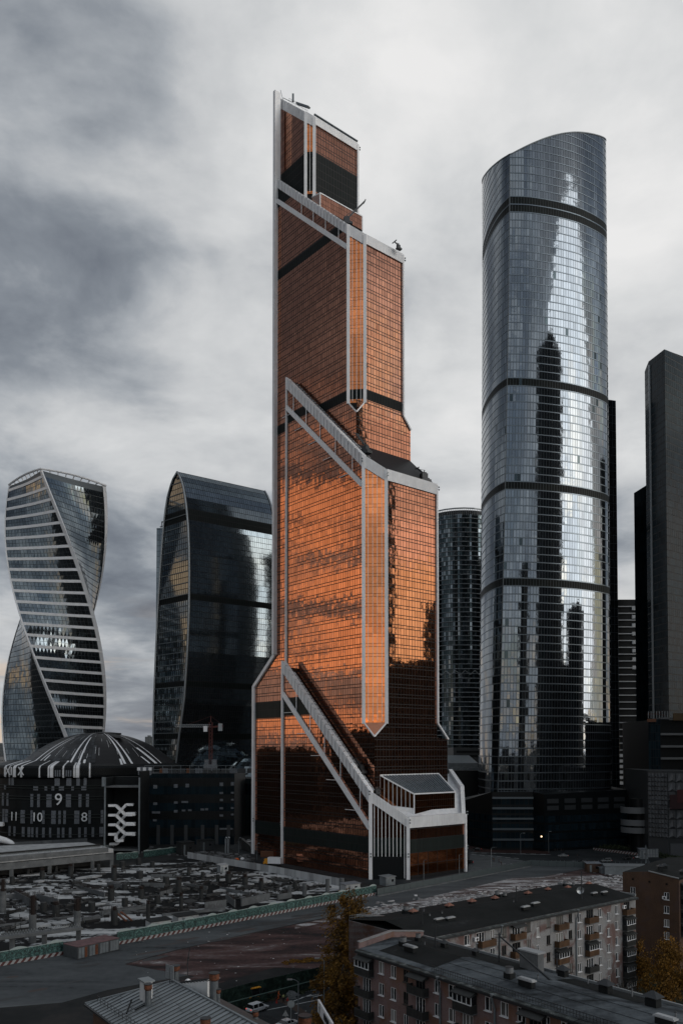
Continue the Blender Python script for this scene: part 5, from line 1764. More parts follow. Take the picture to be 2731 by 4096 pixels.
for k, lst in pan.items():
    for px, w in lst:
        a0, a1 = ang_for(px - w, RD + .1), ang_for(px + w, RD + .1)
        if a0 is None or a1 is None: continue
        z0, z1 = zr[k]
        p = [cyl(a0, RD + .12, z0), cyl(a1, RD + .12, z0), cyl(a1, RD + .12, z1), cyl(a0, RD + .12, z1)]
        q = [cyl(a0, RD - .3, z0), cyl(a1, RD - .3, z0), cyl(a1, RD - .3, z1), cyl(a0, RD - .3, z1)]
        m_ = MB(); m_.hexa([q[0], q[1], p[1], p[0], q[3], q[2], p[2], p[3]]); m_.build('ornament_panel', 'ornament_grey', mall)
# numbers
def text_on(s, px, py, size, m, bold=0.0, parent=mall, Yoff=None, z=None, name='numeral'):
    cu = bpy.data.curves.new(name, 'FONT'); cu.body = s; cu.size = size; cu.extrude = .08; cu.offset = bold; cu.align_x = 'CENTER'; cu.align_y = 'CENTER'
    ob = bpy.data.objects.new(name, cu); col.objects.link(ob)
    me = bpy.data.meshes.new_from_object(ob.evaluated_get(bpy.context.evaluated_depsgraph_get()))
    bpy.data.objects.remove(ob)
    me.materials.clear(); me.materials.append(MATS[m])
    return me
for s, px, py, hpx in (('9', 235, 3200, 48), ('11', 58, 3267, 36), ('10', 150, 3270, 37), ('8', 339, 3270, 37)):
    a = ang_for(px, RD + .6); v = cyl(a, RD + .6, 0); z = at(px, py, v.y).z
    me = text_on(s, px, py, 1.38 * hpx / FPX * v.y, 'white_beam', .02)
    o = link('numeral', me, mall, {'label': 'white number ' + s}); o.location = Vector((v.x, v.y, z)) - org(mall)
    o.rotation_euler = (R(90), 0, a + R(90))
# rim: curled fins from dome edge down the drum, some white
NFIN = 150
whites = []
for px0, px1 in ((22, 28), (39, 43), (55, 66), (86, 91), (159, 163), (196, 200), (203, 206), (208, 215), (253, 256), (296, 300), (303, 308), (309, 316), (358, 361)):
    whites.append((px0, px1))
stripes = [(225, 229), (233, 237), (241, 245), (266, 270), (275, 278), (283, 286)]
zt_top, zt_bot = py2z(3062), py2z(3110)
black = MB()
for i in range(NFIN * 2):
    a = -math.pi + math.pi * i / (NFIN * 2)
    wv = cyl(a, RD + 1, 36)
    pxx, _ = project(wv)
    wh = any(p0 <= pxx <= p1 for p0, p1 in whites) and wv.y < CYD
    st_ = any(p0 <= pxx <= p1 for p0, p1 in stripes) and wv.y < CYD
    prof_ = [(RD + 1.3, zt_bot), (RD + 1.5, zt_bot + 1.2), (RD + 1.5, zt_top - 1.5), (RD + .6, zt_top - .2), (RD - 4, zt_top + 1.2), (RD - 9.5, zt_top + 2.6)]
    m_ = MB() if wh else black
    hw = .0105 if wh else .0042
    for (r0, z0), (r1, z1) in zip(prof_, prof_[1:]):
        m_.hexa([cyl(a - hw, r0 - .7, z0), cyl(a + hw, r0 - .7, z0), cyl(a + hw, r0, z0), cyl(a - hw, r0, z0), cyl(a - hw, r1 - .7, z1), cyl(a + hw, r1 - .7, z1), cyl(a + hw, r1, z1), cyl(a - hw, r1, z1)])
    if wh: m_.build('white_fin', 'white_beam', mall)
    if st_:
        m_ = MB(); m_.hexa([cyl(a - .006, RD + 1.3, zt_bot + .6), cyl(a + .006, RD + 1.3, zt_bot + .6), cyl(a + .006, RD + 1.75, zt_bot + .6), cyl(a - .006, RD + 1.75, zt_bot + .6), cyl(a - .006, RD + 1.3, zt_top - 2.5), cyl(a + .006, RD + 1.3, zt_top - 2.5), cyl(a + .006, RD + 1.75, zt_top - 2.5), cyl(a - .006, RD + 1.75, zt_top - 2.5)]); m_.build('grey_fin', 'ornament_grey', mall)
black.build('rim_fins', 'dark_facade', mall, props={'kind': 'stuff'})
mb = MB(); mb.lathe(CX, CYD, [(RD + .7, zt_bot), (RD + .7, zt_top - 1), (RD - 3, zt_top), (RD - 9.5, zt_top + 1.7)], 72); mb.build('rim', 'dark_facade', mall)
for px, s in ((34, 'XI'), (83, 'X')):
    a = ang_for(px, RD + 2); v = cyl(a, RD + 1.9, 0)
    me = text_on(s, px, 3090, 6.6, 'white_beam', .06)
    o = link('numeral', me, mall, {'label': 'roman numeral ' + s}); o.location = Vector((v.x, v.y, at(px, 3086, v.y).z)) - org(mall); o.rotation_euler = (R(90), 0, a + R(90))
# dome of curved dark panels
DX, DY = at(400, 3000, 508).x, 508
DRb, DZ0, DZ1 = 46.0, zt_top + .4, at(452, 2934, 508).z
def dome(a, f):
    """f 0 rim .. 1 top"""
    r = DRb * (1 - f * .86)
    k = r / DRb
    z = DZ0 + (DZ1 - DZ0) * (1 - k ** 2.3) / (1 - .14 ** 2.3)
    return Vector((DX + r * math.cos(a), DY + r * math.sin(a), z))
mat('dome_black', (.018, .022, .026), .4, 0, var=.55, spec=.5); 
mb = MB()
for i in range(64):
    for j in range(12):
        a0, a1 = 2 * math.pi * i / 64, 2 * math.pi * (i + 1) / 64
        mb.poly([dome(a0, j / 12), dome(a1, j / 12), dome(a1, (j + 1) / 12), dome(a0, (j + 1) / 12)])
o = mb.build('dome_shell', 'mullion_dark', mall, smooth=True)
o.scale = (1, 1, 1)
def dang(px):
    """dome angle seen at px on the lower rim, front half"""
    best = min(range(0, 721), key=lambda i: abs(project(dome(-math.pi * i / 720, .0))[0] - px))
    return -math.pi * best / 720
NP_ = 60
cnt = 0
for i in range(NP_ * 2):
    a0, a1 = -math.pi * 1.06 + 1.12 * math.pi * i / (NP_ * 1.0), 0
    if i >= NP_: break
    a1 = a0 + 1.12 * math.pi / NP_
    f = .02
    while f < .97:
        df = rnd.choice((.06, .09, .13, .2))
        f1 = min(.985, f + df)
        n = max(1, round((f1 - f) / .06))
        m_ = MB(); m_.cv = rnd.random()
        o_ = Vector((0, 0, .22))
        for q in range(n):
            fa, fb_ = f + (f1 - f) * q / n + (.004 if q == 0 else 0), f + (f1 - f) * (q + 1) / n - (.004 if q == n - 1 else 0)
            g_ = (a1 - a0) * .04
            m_.poly([dome(a0 + g_, fa) + o_, dome(a1 - g_, fa) + o_, dome(a1 - g_, fb_) + o_, dome(a0 + g_, fb_) + o_])
        m_.cv = rnd.random() ** 2
        m_.var = [m_.cv] * len(m_.f)
        if cnt < 295: m_.build('roof_panel', 'dome_black', mall)
        else: pass
        cnt += 1
        f = f1
# white stripes fanning over the dome
def dome_stripe(pb, pt, f0, f1, wdeg, name='white_stripe'):
    a0, a1 = dang(pb), dang(pt)
    m_ = MB(); n = 10
    for q in range(n):
        def P_(t):
            f = f0 + (f1 - f0) * t
            return a0 + (a1 - a0) * (t), f
        (aa, fa), (ab, fb_) = P_(q / n), P_((q + 1) / n)
        o_ = Vector((0, 0, .40)); w = R(wdeg)
        m_.poly([dome(aa - w, fa) + o_, dome(aa + w, fa) + o_, dome(ab + w, fb_) + o_, dome(ab - w, fb_) + o_])
    m_.build(name, 'white_beam', mall)
for pb, pt, f0, f1, w in ((281, 300, .0, .95, .75), (315, 322, .0, .62, .7), (268, 268, -.02, .05, .8), (336, 336, -.02, .07, .8), (502, 470, .0, .97, .9), (530, 500, .0, .8, .8), (487, 487, -.02, .08, .8), (130, 160, .0, .75, .8), (150, 180, .0, .6, .6), (165, 170, .0, .15, .7), (645, 615, .0, .7, .6), (625, 600, 0, .3, 1.5), (600, 585, 0, .12, .8)):
    dome_stripe(pb, pt, f0, f1, w)
for k in range(24):
    px = 180 + 18 * k; f0 = rnd.uniform(.05, .75)
    dome_stripe(px, px, f0, f0 + rnd.uniform(.08, .25), .12, 'thin_stripe')
mb = MB(); mb.lathe(DX + 4, DY, [(9, DZ1 - .6), (9, DZ1 + .3), (2, DZ1 + 1.0)], 40); mb.build('dome_cap', 'dark_metal', mall)
mb = MB(); mb.bar(dome(-.5, .75) + Vector((-6, 0, 1.2)), dome(-.9, .55) + Vector((3, 0, 1.0)), 6, .3); mb.build('dome_hatch', 'dark_stone', mall)

# atrium with crossing escalators
YA = G(440, 3428).y + 12
def AX(px, py=3250, Y=None): return at(px, py, Y or YA).x
def AZ_(px, py, Y=None): return at(px, py, Y or YA).z
atr = thing('escalator_atrium', 'tall open atrium with white crossing escalators beside the clock drum', 'atrium', (AX(490), YA, 0))
mb = MB(); mb.box(AX(420), AX(560), YA + 14, YA + 18, 0, AZ_(440, 3110)); mb.box(AX(418), AX(426), YA, YA + 18, 0, AZ_(440, 3110)); mb.box(AX(556), AX(563), YA, YA + 18, 0, AZ_(440, 3085)); mb.build('atrium_walls', 'dark_stone', atr)
for px in (422, 559):
    m_ = MB(); m_.box(AX(px) - .35, AX(px) + .35, YA - .9, YA - .2, 0, AZ_(px, 3110)); m_.build('side_frame', 'grey_metal', atr)
for py in (3147, 3260 + 140, 3420):
    m_ = MB(); z = AZ_(490, py); m_.box(AX(426), AX(556), YA - .5, YA + 13, z - .35, z + .3); m_.build('floor_slab', 'concrete', atr)
m_ = MB(); m_.box(AX(412), AX(424), YA - 2, YA - 1, AZ_(415, 3145), AZ_(415, 3108)); m_.build('vent_box', 'grey_metal', atr)
def escal(p0, p1, Yo, lab=None):
    """stair from pixel p0 to p1 with level landings"""
    m_ = MB()
    a, b = at(*p0, YA + Yo), at(*p1, YA + Yo)
    s = 1 if b.x > a.x else -1
    l = Vector((3.6 * s, 0, 0))
    for p, q in ((a, a + l), (a + l, b - l), (b - l, b)): m_.bar(p, q, 2.0, 1.15)
    m_.build('escalator', 'white_beam', atr)
for k in range(4):
    y0 = 3222 + k * 38.5
    if k < 3: escal((436, y0), (533, y0 + 37), -.2)
    escal((536, y0 - 4), (440, y0 + 38), 4.2)
m_ = MB(); escal((436, 3337), (495, 3362), -.2)
for k in range(3):
    m_ = MB(); z = AZ_(537, 3256 + k * 40); m_.box(AX(505), AX(542), YA - .6, YA + 2.2, z - .8, z + .8); m_.build('landing', 'white_beam', atr)
# dark wing to the right of the atrium
YW = G(900, 3378).y
wing = thing('dark_mall_wing', 'flat dark mall wing with small lit louvres right of the escalators', 'mall wing', (AX(750, 3200, YW), YW, 0))
xw0, xw1 = AX(562, 3200, YW), AX(938, 3200, YW)
ztw = AZ_(700, 3094, YW)
mb = MB(); mb.box(xw0, xw1, YW, YW + 50, 0, ztw); mb.build('wall', 'dark_facade', wing)
wsk = Skin(wing, .001, 300, 'wall_panel')
U = Vector((1, 0, 0))
wsk.facade(Vector((xw0, YW - .1, 0)), U, [(0, 0), (xw1 - xw0, 0), (xw1 - xw0, ztw), (0, ztw)], frange(0, xw1 - xw0, 24), [(4.4 * i, 4.4 * (i + 1), 'dark_facade' if i % 2 else 'navy_glass') for i in range(9)], .18, .22, backing=False)
wsk.finish()
for (px, py, w, h) in ((575, 3150, 11, 14), (622, 3147, 15, 14), (704, 3144, 15, 14), (750, 3142, 14, 14), (886, 3137, 14, 14), (930, 3135, 12, 14), (575, 3216, 11, 12), (622, 3215, 15, 10), (704, 3210, 14, 9), (740, 3208, 26, 8), (704, 3245, 14, 10), (735, 3242, 14, 7), (760, 3241, 14, 7), (810, 3238, 14, 8), (827, 3237, 12, 8), (886, 3200, 12, 9), (930, 3199, 11, 7), (886, 3233, 14, 8), (930, 3232, 11, 7), (886, 3172, 14, 8), (930, 3171, 11, 7), (886, 3262, 14, 8), (930, 3258, 11, 7), (620, 3281, 14, 8), (575, 3282, 11, 8), (575, 3250, 11, 10), (625, 3250, 32, 8), (905, 3315, 52, 6)):
    v = at(px, py, YW - .3); s_ = YW / FPX
    m_ = MB(); m_.box(v.x - w * s_ / 2, v.x + w * s_ / 2, v.y - .15, v.y + .2, v.z - h * s_ / 2, v.z + h * s_ / 2); m_.build('louvre', 'ornament_grey', wing)
for px in (635, 690, 745, 812, 868, 915):
    m_ = MB(); v = at(px, 3250, YW); m_.box(v.x - .9, v.x + .9, YW - .5, YW, 0, AZ_(px, 3300, YW)); m_.build('pier', 'louvre_grey', wing)
# rooftop frame with fence on the wing
railing(wing, [(xw0 + 2, YW + 1, ztw), (xw1, YW + 1, ztw)], 4.2, 4.5, 'grey_metal', 'roof_railing', .13)
for i in range(11):
    m_ = MB(); x = xw0 + 10 + i * 4.6; m_.box(x + .2, x + 4.3, YW + 1.6, YW + 1.75, ztw + .2, ztw + 2.7); m_.build('roof_panel', 'louvre_grey' if i % 4 else 'ornament_grey', wing)
for (x, c) in ((645, 'orange_paint'), (752, 'rust_metal')):
    v = at(x, 3080, YW + 1.3); m_ = MB(); m_.box(v.x - .8, v.x + .8, v.y, v.y + .2, ztw + .3, ztw + 2.6); o = m_.build('tarpaulin', mat('dull_orange', (.16, .065, .03), .8), wing); 
m_ = MB(); v = at(580, 3070, YW); m_.box(v.x - 3.4, v.x + 3.6, YW - .6, YW + 3, ztw - .8, ztw + 3.4); m_.build('white_box', 'ornament_grey', wing)
for dx in (-3, 0, 3):
    m_ = MB(); m_.box(v.x + dx - .8, v.x + dx + .8, YW - .9, YW - .6, ztw + (1.6 if dx else .2), ztw + 3.2); m_.build('white_panel', 'white_beam', wing)
# tower crane on the wing
cr = at(843, 3040, 520)
tcx, tcy = cr.x, 520
crane = thing('tower_crane', 'tower crane with red mast and grey jib standing on the dark mall wing', 'crane', (tcx, tcy, 0))
zj = at(843, 2908, 520).z
m_ = MB()
for sx in (-.9, .9):
    for sy in (-.9, .9): m_.bar((tcx + sx, tcy + sy, 20), (tcx + sx, tcy + sy, zj + 3), .28, .28)
z = 20
while z < zj + 1:
    m_.bar((tcx - .9, tcy - .9, z), (tcx + .9, tcy - .9, z + 2.2), .2, .2); m_.bar((tcx + .9, tcy - .9, z), (tcx - .9, tcy - .9, z + 2.2), .2, .2); z += 2.2
m_.build('mast', 'red_metal', crane)
xl, xr = at(703, 2905, 520).x, at(893, 2905, 520).x
m_ = MB()
for dz, dy in ((0, -.7), (0, .7), (1.6, 0)): m_.bar((xl, tcy + dy, zj + dz), (tcx, tcy + dy, zj + dz), .22, .22)
n = 18
for i in range(n):
    x0, x1 = xl + (tcx - xl) * i / n, xl + (tcx - xl) * (i + 1) / n
    m_.bar((x0, tcy - .7, zj), ((x0 + x1) / 2, tcy, zj + 1.6), .16, .16); m_.bar(((x0 + x1) / 2, tcy, zj + 1.6), (x1, tcy - .7, zj), .16, .16)
m_.build('jib', 'rib_metal', crane)
m_ = MB(); m_.bar((tcx, tcy, zj), (xr, tcy, zj + .6), 1.4, 1.0); m_.build('counter_jib', 'red_metal', crane)
m_ = MB(); m_.box(xr - 3, xr - .5, tcy - 1, tcy + 1, zj - 2.5, zj + 2.2); m_.build('counterweight', 'rib_metal', crane)
m_ = MB(); v = at(822, 2910, 518); m_.box(v.x - 1.2, v.x + 1.2, tcy - 2.4, tcy - .8, zj - 3, zj + .6); m_.build('cabin', 'white_beam', crane)
m_ = MB(); m_.bar((tcx, tcy, zj + 3), (tcx, tcy, zj + 7), .5, .5); m_.bar((tcx, tcy, zj + 6.8), (xl + 8, tcy, zj + 1.6), .12, .12); m_.bar((tcx, tcy, zj + 6.8), (xr, tcy, zj + 1), .12, .12); m_.build('apex', 'red_metal', crane)
m_ = MB()
for dx in (-3.4, 1.2): m_.box(tcx + dx, tcx + dx + 2.6, tcy - 3, tcy + 1, at(843, 3048, 520).z - 1.5, at(843, 3048, 520).z + 1.6)
m_.box(tcx - 4, tcx + 4, tcy - 3, tcy + 2, 20, at(843, 3048, 520).z - 1.5)
m_.build('ballast', 'ornament_grey', crane)
# glass shell dome beyond and teal block
sh = thing('glass_shell_roof', 'low faceted glass shell dome between the dark wing and the copper tower', 'dome', (at(1010, 3000, 560).x, 560, 0))
v0 = at(1030, 3016, 560); mb = MB(); sks = Skin(sh, .02, 200, 'glass_pane')
RX = 27
def shp(a, f): r = RX * math.cos(f * math.pi / 2); return Vector((v0.x + r * math.cos(a), 560 + r * math.sin(a), 20 + (v0.z - 20) * math.sin(f * math.pi / 2)))
for i in range(36):
    for j in range(10):
        a0, a1 = 2 * math.pi * i / 36, 2 * math.pi * (i + 1) / 36
        q = [shp(a0, j / 10), shp(a1, j / 10), shp(a1, (j + 1) / 10), shp(a0, (j + 1) / 10)]
        mb.poly([p - Vector((0, 0, .25)) for p in q])
        c = sum(q, Vector()) / 4
        sks.q.append(([c + (p - c) * .93 for p in q], 'slate_glass', rnd.random(), True))
mb.build('shell_frame', 'mullion_grey', sh); sks.finish()
mb = MB(); mb.lathe(v0.x, 560, [(RX - .5, 0), (RX - .5, 20)], 36); mb.build('shell_base', 'dark_facade', sh)
mat('teal_facade', (.02, .038, .042), .5, var=.2)
a, b = P_at(938, 500), P_at(1030, 480)
tb = glass_block('teal_office_building', 'low dark teal building with window band beside the left edge of the copper tower', 'building', [a, b, (b[0] + 6, b[1] + 30), (a[0], a[1] + 30)], at(960, 3112, 500).z, 2.6, lambda H: [(0, 21, 'teal_facade'), (21, 23.5, 'teal_facade'), (23.5, 30, 'navy_glass'), (30, 40, 'teal_facade')], 'navy_glass', faces=[0])

# ---------------------------------------------------------------- concrete deck at the left
dk = thing('concrete_overpass', 'long flat concrete deck on columns at the far left side of the pit', 'overpass', tuple(G(455, 3470)))
yd = G(455, 3470).y
A = at(455, 3395, yd); Bp = at(-160, 3452, yd - 45); Cp = at(-160, 3388, yd + 60); Dp = at(350, 3368, yd + 55)
zd = A.z
A, Bp, Cp, Dp = [Vector((v.x, v.y, zd)) for v in (A, Bp, Cp, Dp)]
Bp = at(-160, 3450, (zd - CAMZ) / ray(-160, 3450)[1]); Cp = at(-160, 3390, (zd - CAMZ) / ray(-160, 3390)[1]); Dp = at(348, 3368, (zd - CAMZ) / ray(348, 3368)[1])
m_ = MB(); f_ = [(A.x, A.y), (Dp.x, Dp.y), (Cp.x, Cp.y), (Bp.x, Bp.y)]; m_.prism(f_, zd - 1.6, zd); m_.build('deck', 'concrete_light', dk)
U = (A - Bp).normalized(); Nn = Vector((U.y, -U.x, 0))
L = (A - Bp).length
for i in range(int(L / 3)):
    c = Bp + U * (3 * i + 1.5) + Nn * .3
    m_ = MB(); m_.obox(c + Vector((0, 0, -.1)), U, Nn, Vector((0, 0, 1)), 1.47, .25, .9); m_.build('edge_panel', 'concrete', dk)
m_ = MB(); m_.bar(Bp + Vector((0, 0, -3.2)) - Nn * .4, A + Vector((0, 0, -3.2)) - Nn * .4, .8, 2.6); m_.build('edge_girder', 'concrete', dk)
for px in (50, 205, 292, 374, 452):
    q = min(frange(0, 1, 200), key=lambda f: abs(project(Bp + (A - Bp) * f)[0] - px)); v = Bp + (A - Bp) * q - Nn * .8
    m_ = MB(); m_.box(v.x - .6, v.x + .6, v.y - .6, v.y + .6, 0, zd - 1.6); m_.build('pillar', 'concrete', dk)
m_ = MB(); m_.bar(Bp + Vector((0, 0, -5)) - Nn * 12, A + Vector((0, 0, -5)) - Nn * 12, .5, 12); m_.build('rear_wall', 'dark_facade', dk)
railing(dk, [Bp + Vector((0, 0, .8)), A + Vector((0, 0, .8))], .9, 2.5, 'grey_metal')
# white curved canopy at far left
t = thing('curved_canopy', 'white curved tubular canopy end at the far left above the concrete deck', 'canopy', tuple(at(20, 3365, 440)))
m_ = MB(); pts = [at(-40, 3352, 440), at(0, 3357, 440), at(25, 3363, 440), at(45, 3371, 440), at(57, 3378, 440), at(62, 3388, 440)]; m_.tube(pts, [2.0, 1.9, 1.7, 1.4, 1.0, .7], 10); m_.build('tube_roof', 'white_beam', t, smooth=True)
m_ = MB(); m_.bar(at(-30, 3296, 470), at(19, 3296, 470), 4, 2.2); o = m_.build('white_canopy', 'white_beam'); tag(o, 'flat white canopy box at the left edge in front of the drum', 'canopy')
m_ = MB(); m_.bar(at(60, 3378, 436), at(350, 3362, 436), .4, 2.4); o = m_.build('low_wall', 'concrete'); tag(o, 'low grey site wall between the clock drum and the concrete deck', 'wall')

# ---------------------------------------------------------------- diamond-panelled building, ramps, scaffold tower at the right
YM = 388.0
dm = thing('pyramid_clad_building', 'grey building clad in pyramid studs at the right edge', 'building', (at(2660, 3200, YM).x, YM, 0))
x0, xc, x1 = at(2592, 3200, YM + 6).x, at(2668, 3200, YM).x, at(2800, 3200, YM).x
zb_, zt_ = at(2668, 3352, YM).z, at(2668, 3092, YM).z
mb = MB(); mb.prism([(x0, YM + 7), (xc, YM + .6), (x1, YM + .6), (x1, YM + 50), (x0 + 4, YM + 50)], 0, zt_ + 1); mb.build('wall', 'louvre_grey', dm)
mat('stud_grey', (.085, .092, .10), .55, var=.25)
def studs(A_, B_, nx, nz, z0, z1):
    U = (B_ - A_).normalized(); N = Vector((U.y, -U.x, 0)); L = (B_ - A_).length
    w, h = L / nx, (z1 - z0) / nz
    me = None
    for j in range(nz):
        for i in range(nx):
            c = A_ + U * (w * (i + .5 + (0 if j % 2 else 0)))
            m_ = MB()
            p = [(-w / 2 * .96, z) for z in ()]
            if me is None:
                ww, hh = w * .48, h * .48
                base = [(-ww, 0, -hh), (ww, 0, -hh), (0, 0, hh)]
                tip = (0, -.9, -hh * .45)
                me = bpy.data.meshes.new('pyramid_stud')
                me.from_pydata(base + [tip, (-ww * .9, 0, hh * .95), (ww * .9, 0, hh * .95), (0, -.45, hh * .5)], [], [(0, 1, 3), (1, 2, 3), (2, 0, 3), (0, 2, 4), (2, 1, 5), (0, 1, 2)])
                me.materials.append(MATS['stud_grey'])
            oriented('pyramid_stud', me, dm, Vector((c.x, c.y, z0 + h * (j + .5))) + N * .05, U, {'var': rnd.random()})
studs(Vector((x0, YM + 6.4, 0)), Vector((xc, YM, 0)), 6, 14, zb_, zt_)
studs(Vector((xc + .2, YM, 0)), Vector((x1 - .5, YM, 0)), 4, 7, zb_, zt_)
m_ = MB(); v = at(2672, 3178, YM); v2 = at(2800, 3235, YM); m_.box(v.x, v2.x, YM - 1.6, YM - 1.1, v2.z, v.z); m_.build('dark_red_banner', mat('banner_red', (.030, .010, .012), .6), dm)
m_ = MB(); v = at(2700, 3158, YM); m_.box(v.x, v2.x, YM - 1.8, YM - 1.62, v2.z + 3, v.z); m_.build('banner_emblem', mat('banner_red2', (.06, .014, .016), .6), dm)
m_ = MB(); m_.box(xc + 1, x1, YM - .2, YM + .4, 0, 6); m_.build('base_wall', 'stud_grey', dm)
ry = YM + 14
rp = thing('round_ramp_building', 'round stacked grey parapet rings left of the pyramid-clad building', 'ramp', (at(2560, 3300, ry).x, ry + 6, 0))
rx0 = at(2560, 3300, ry).x
rr = (at(2560, 3300, ry).x - at(2499, 3300, ry).x)
for pyt, pyb in ((3232, 3257), (3283, 3307), (3314, 3337)):
    zt2_, zb2_ = at(2560, pyt, ry - 4).z, at(2560, pyb, ry - 4).z
    m_ = MB()
    n = 22
    for i in range(n):
        a0, a1 = R(-190 + 200 * i / n), R(-190 + 200 * (i + 1) / n)
        for (ra) in (rr,):
            P_ = lambda a, r, z: Vector((rx0 + r * math.cos(a), ry + 6 + r * math.sin(a) * 1.0, z))
            m_.hexa([P_(a0, ra, zb2_), P_(a1, ra, zb2_), P_(a1, ra - .4, zb2_), P_(a0, ra - .4, zb2_), P_(a0, ra, zt2_), P_(a1, ra, zt2_), P_(a1, ra - .4, zt2_), P_(a0, ra - .4, zt2_)])
    m_.build('ring_parapet', mat('ramp_grey', (.12, .13, .138), .6), rp)
    m_ = MB(); m_.lathe(rx0, ry + 6, [(rr - .4, zb2_), (rr - .4, zb2_ + .4)], 30); m_.build('ring_floor', 'louvre_grey', rp)
m_ = MB(); m_.lathe(rx0 + 2, ry + 7, [(rr * .6, 0), (rr * .6, 26)], 20); m_.build('ring_core', 'dark_facade', rp)
# unfinished tower with scaffolding
YS = 420
sx0, sx1 = at(2592, 3000, YS).x, at(2800, 3000, YS).x
sc_ = thing('unfinished_tower', 'dark unfinished building with open floors and orange scaffold on top at the right edge', 'building', (sx0, YS, 0))
zs0 = at(2600, 2880, YS).z
m_ = MB(); m_.box(sx0 + .5, sx1, YS + 1, YS + 40, 0, zs0); m_.build('tower_body', 'dark_facade', sc_)
ssk = Skin(sc_, .002, 200)
xm = at(2640, 3000, YS).x
ssk.facade(Vector((sx0, YS, 0)), Vector((1, 0, 0)), [(0, 30), (xm - sx0, 30), (xm - sx0, zs0), (0, zs0)], frange(0, xm - sx0, 5), simple_rows(4.2, 'navy_glass')(zs0), .15, .2)
ssk.finish()
for py in (2937, 2986, 3034):
    z = at(2680, py, YS).z; m_ = MB(); m_.box(xm, sx1, YS - .6, YS + 6, z - .5, z + .6); m_.build('floor_slab', 'ramp_grey', sc_)
m_ = MB(); z = at(2680, 2873, YS).z
m_.box(sx0 + 6, sx1, YS - .8, YS + 6, z - .3, z + .4); m_.build('top_slab', 'ramp_grey', sc_)
for i in range(9):
    x = at(2589 + i * 11, 2860, YS).x; m_ = MB(); m_.box(x - .12, x + .12, YS - .8, YS - .5, z, z + 3.6); m_.build('scaffold_post', 'rib_metal', sc_)
m_ = MB(); m_.box(at(2583, 2880, YS).x, at(2618, 2880, YS).x, YS - 1.4, YS - .9, at(2600, 2888, YS).z, at(2600, 2876, YS).z); m_.build('orange_netting', mat('net_orange', (.12, .05, .025), .8), sc_)
m_ = MB(); m_.box(at(2686, 2880, YS).x, at(2731, 2880, YS).x, YS - 1.4, YS - .9, at(2690, 2882, YS).z, at(2690, 2853, YS).z); m_.build('brown_netting', mat('net_brown', (.07, .045, .02), .8), sc_)
m_ = MB(); m_.bar(at(2585, 2852, YS), at(2660, 2862, YS), .2, .2); m_.bar(at(2585, 2860, YS), at(2640, 2850, YS), .2, .2); m_.build('scaffold_rail', 'rust_metal', sc_)
# pipes and dark low building behind the copper tower, right
t = thing('grey_low_roof', 'low grey flat-roofed building with roof vents behind the right end of the copper tower', 'building', tuple(G(1850, 3330)))
v = at(1790, 3050, 470); w_ = at(1960, 3050, 470)
m_ = MB(); m_.box(v.x, w_.x, 470, 520, 0, at(1850, 3082, 470).z); m_.build('wall', 'dark_facade', t)
for i in range(14):
    m_ = MB(); x = rnd.uniform(v.x + 1, w_.x - 4); y = rnd.uniform(472, 500); z = at(1850, 3082, 470).z; m_.box(x, x + rnd.uniform(1, 4), y, y + 2, z, z + rnd.uniform(.5, 1.8)); m_.build('roof_unit', 'grey_metal', t)
t = thing('stone_low_block', 'grey stone low block with two window bands below the round banded tower', 'building', tuple(at(1850, 3000, 560)))
v = at(1812, 3000, 560); w_ = at(1915, 3000, 560)
m_ = MB(); m_.box(v.x, w_.x, 560, 590, 0, at(1850, 2990, 560).z); m_.build('wall', 'louvre_grey', t)
for py in (3003, 3020):
    m_ = MB(); z = at(1850, py, 560).z; m_.box(v.x + 2, w_.x, 559.7, 560.1, z - 1.4, z); m_.build('window_band', 'dark_facade', t)
m_ = MB(); q = at(1790, 3035, 520); q2 = at(1910, 3052, 520); m_.prism([(q.x, 520), (q2.x, 520), (q2.x, 556), (q.x, 556)], 0, [q2.z, q2.z, q.z + 2, q.z + 2]); m_.build('sloped_roof', 'grey_metal', t)
# ================================================================ apartment blocks in the foreground
def brick_mat(name, c1, c2, patch=None, pamt=.5):
    m = bpy.data.materials.new(name); m.use_nodes = True
    t = m.node_tree; b = t.nodes['Principled BSDF']; g = NT(t)
    pos = g.n('ShaderNodeNewGeometry').outputs['Position']
    mp = g.n('ShaderNodeMapping', i_Vector=pos); mp.inputs['Scale'].default_value = (3.6, 3.6, 12.0)
    br = g.noise(mp.outputs[0], 1.0, 2, .5)
    big = g.noise(pos, .22, 6, .6, .5)
    c = g.ramp(g.m('ADD', g.m('MULTIPLY', br, .55), g.m('MULTIPLY', big, .45)), [(.36, c1), (.62, c2)])
    if patch:
        f = smooth(g, g.noise(pos, .16, 5, .6, .8), .5 - .1 * pamt, .62)
        c = g.mix(f, c, (*patch, 1))
    mp2 = g.n('ShaderNodeMapping', i_Vector=pos); mp2.inputs['Scale'].default_value = (1, 1, .15)
    st_ = smooth(g, g.noise(mp2.outputs[0], .9, 6, .7), .52, .75)
    c = g.mix(g.m('MULTIPLY', st_, .6), c, (.012, .012, .012, 1))
    g.put(b.inputs['Base Color'], c)
    b.inputs['Roughness'].default_value = .85
    bp = g.n('ShaderNodeBump', i_Height=br); bp.inputs['Strength'].default_value = .25; bp.inputs['Distance'].default_value = .05
    g.put(b.inputs['Normal'], bp.outputs[0])
    MATS[name] = m
brick_mat('brick_pink', (.13, .082, .080), (.20, .145, .140), (.15, .078, .052), .6)
brick_mat('brick_grey', (.16, .165, .17), (.27, .275, .28), (.12, .075, .068), .3)
brick_mat('brick_brown', (.045, .024, .014), (.085, .047, .028), (.065, .038, .030), .3)
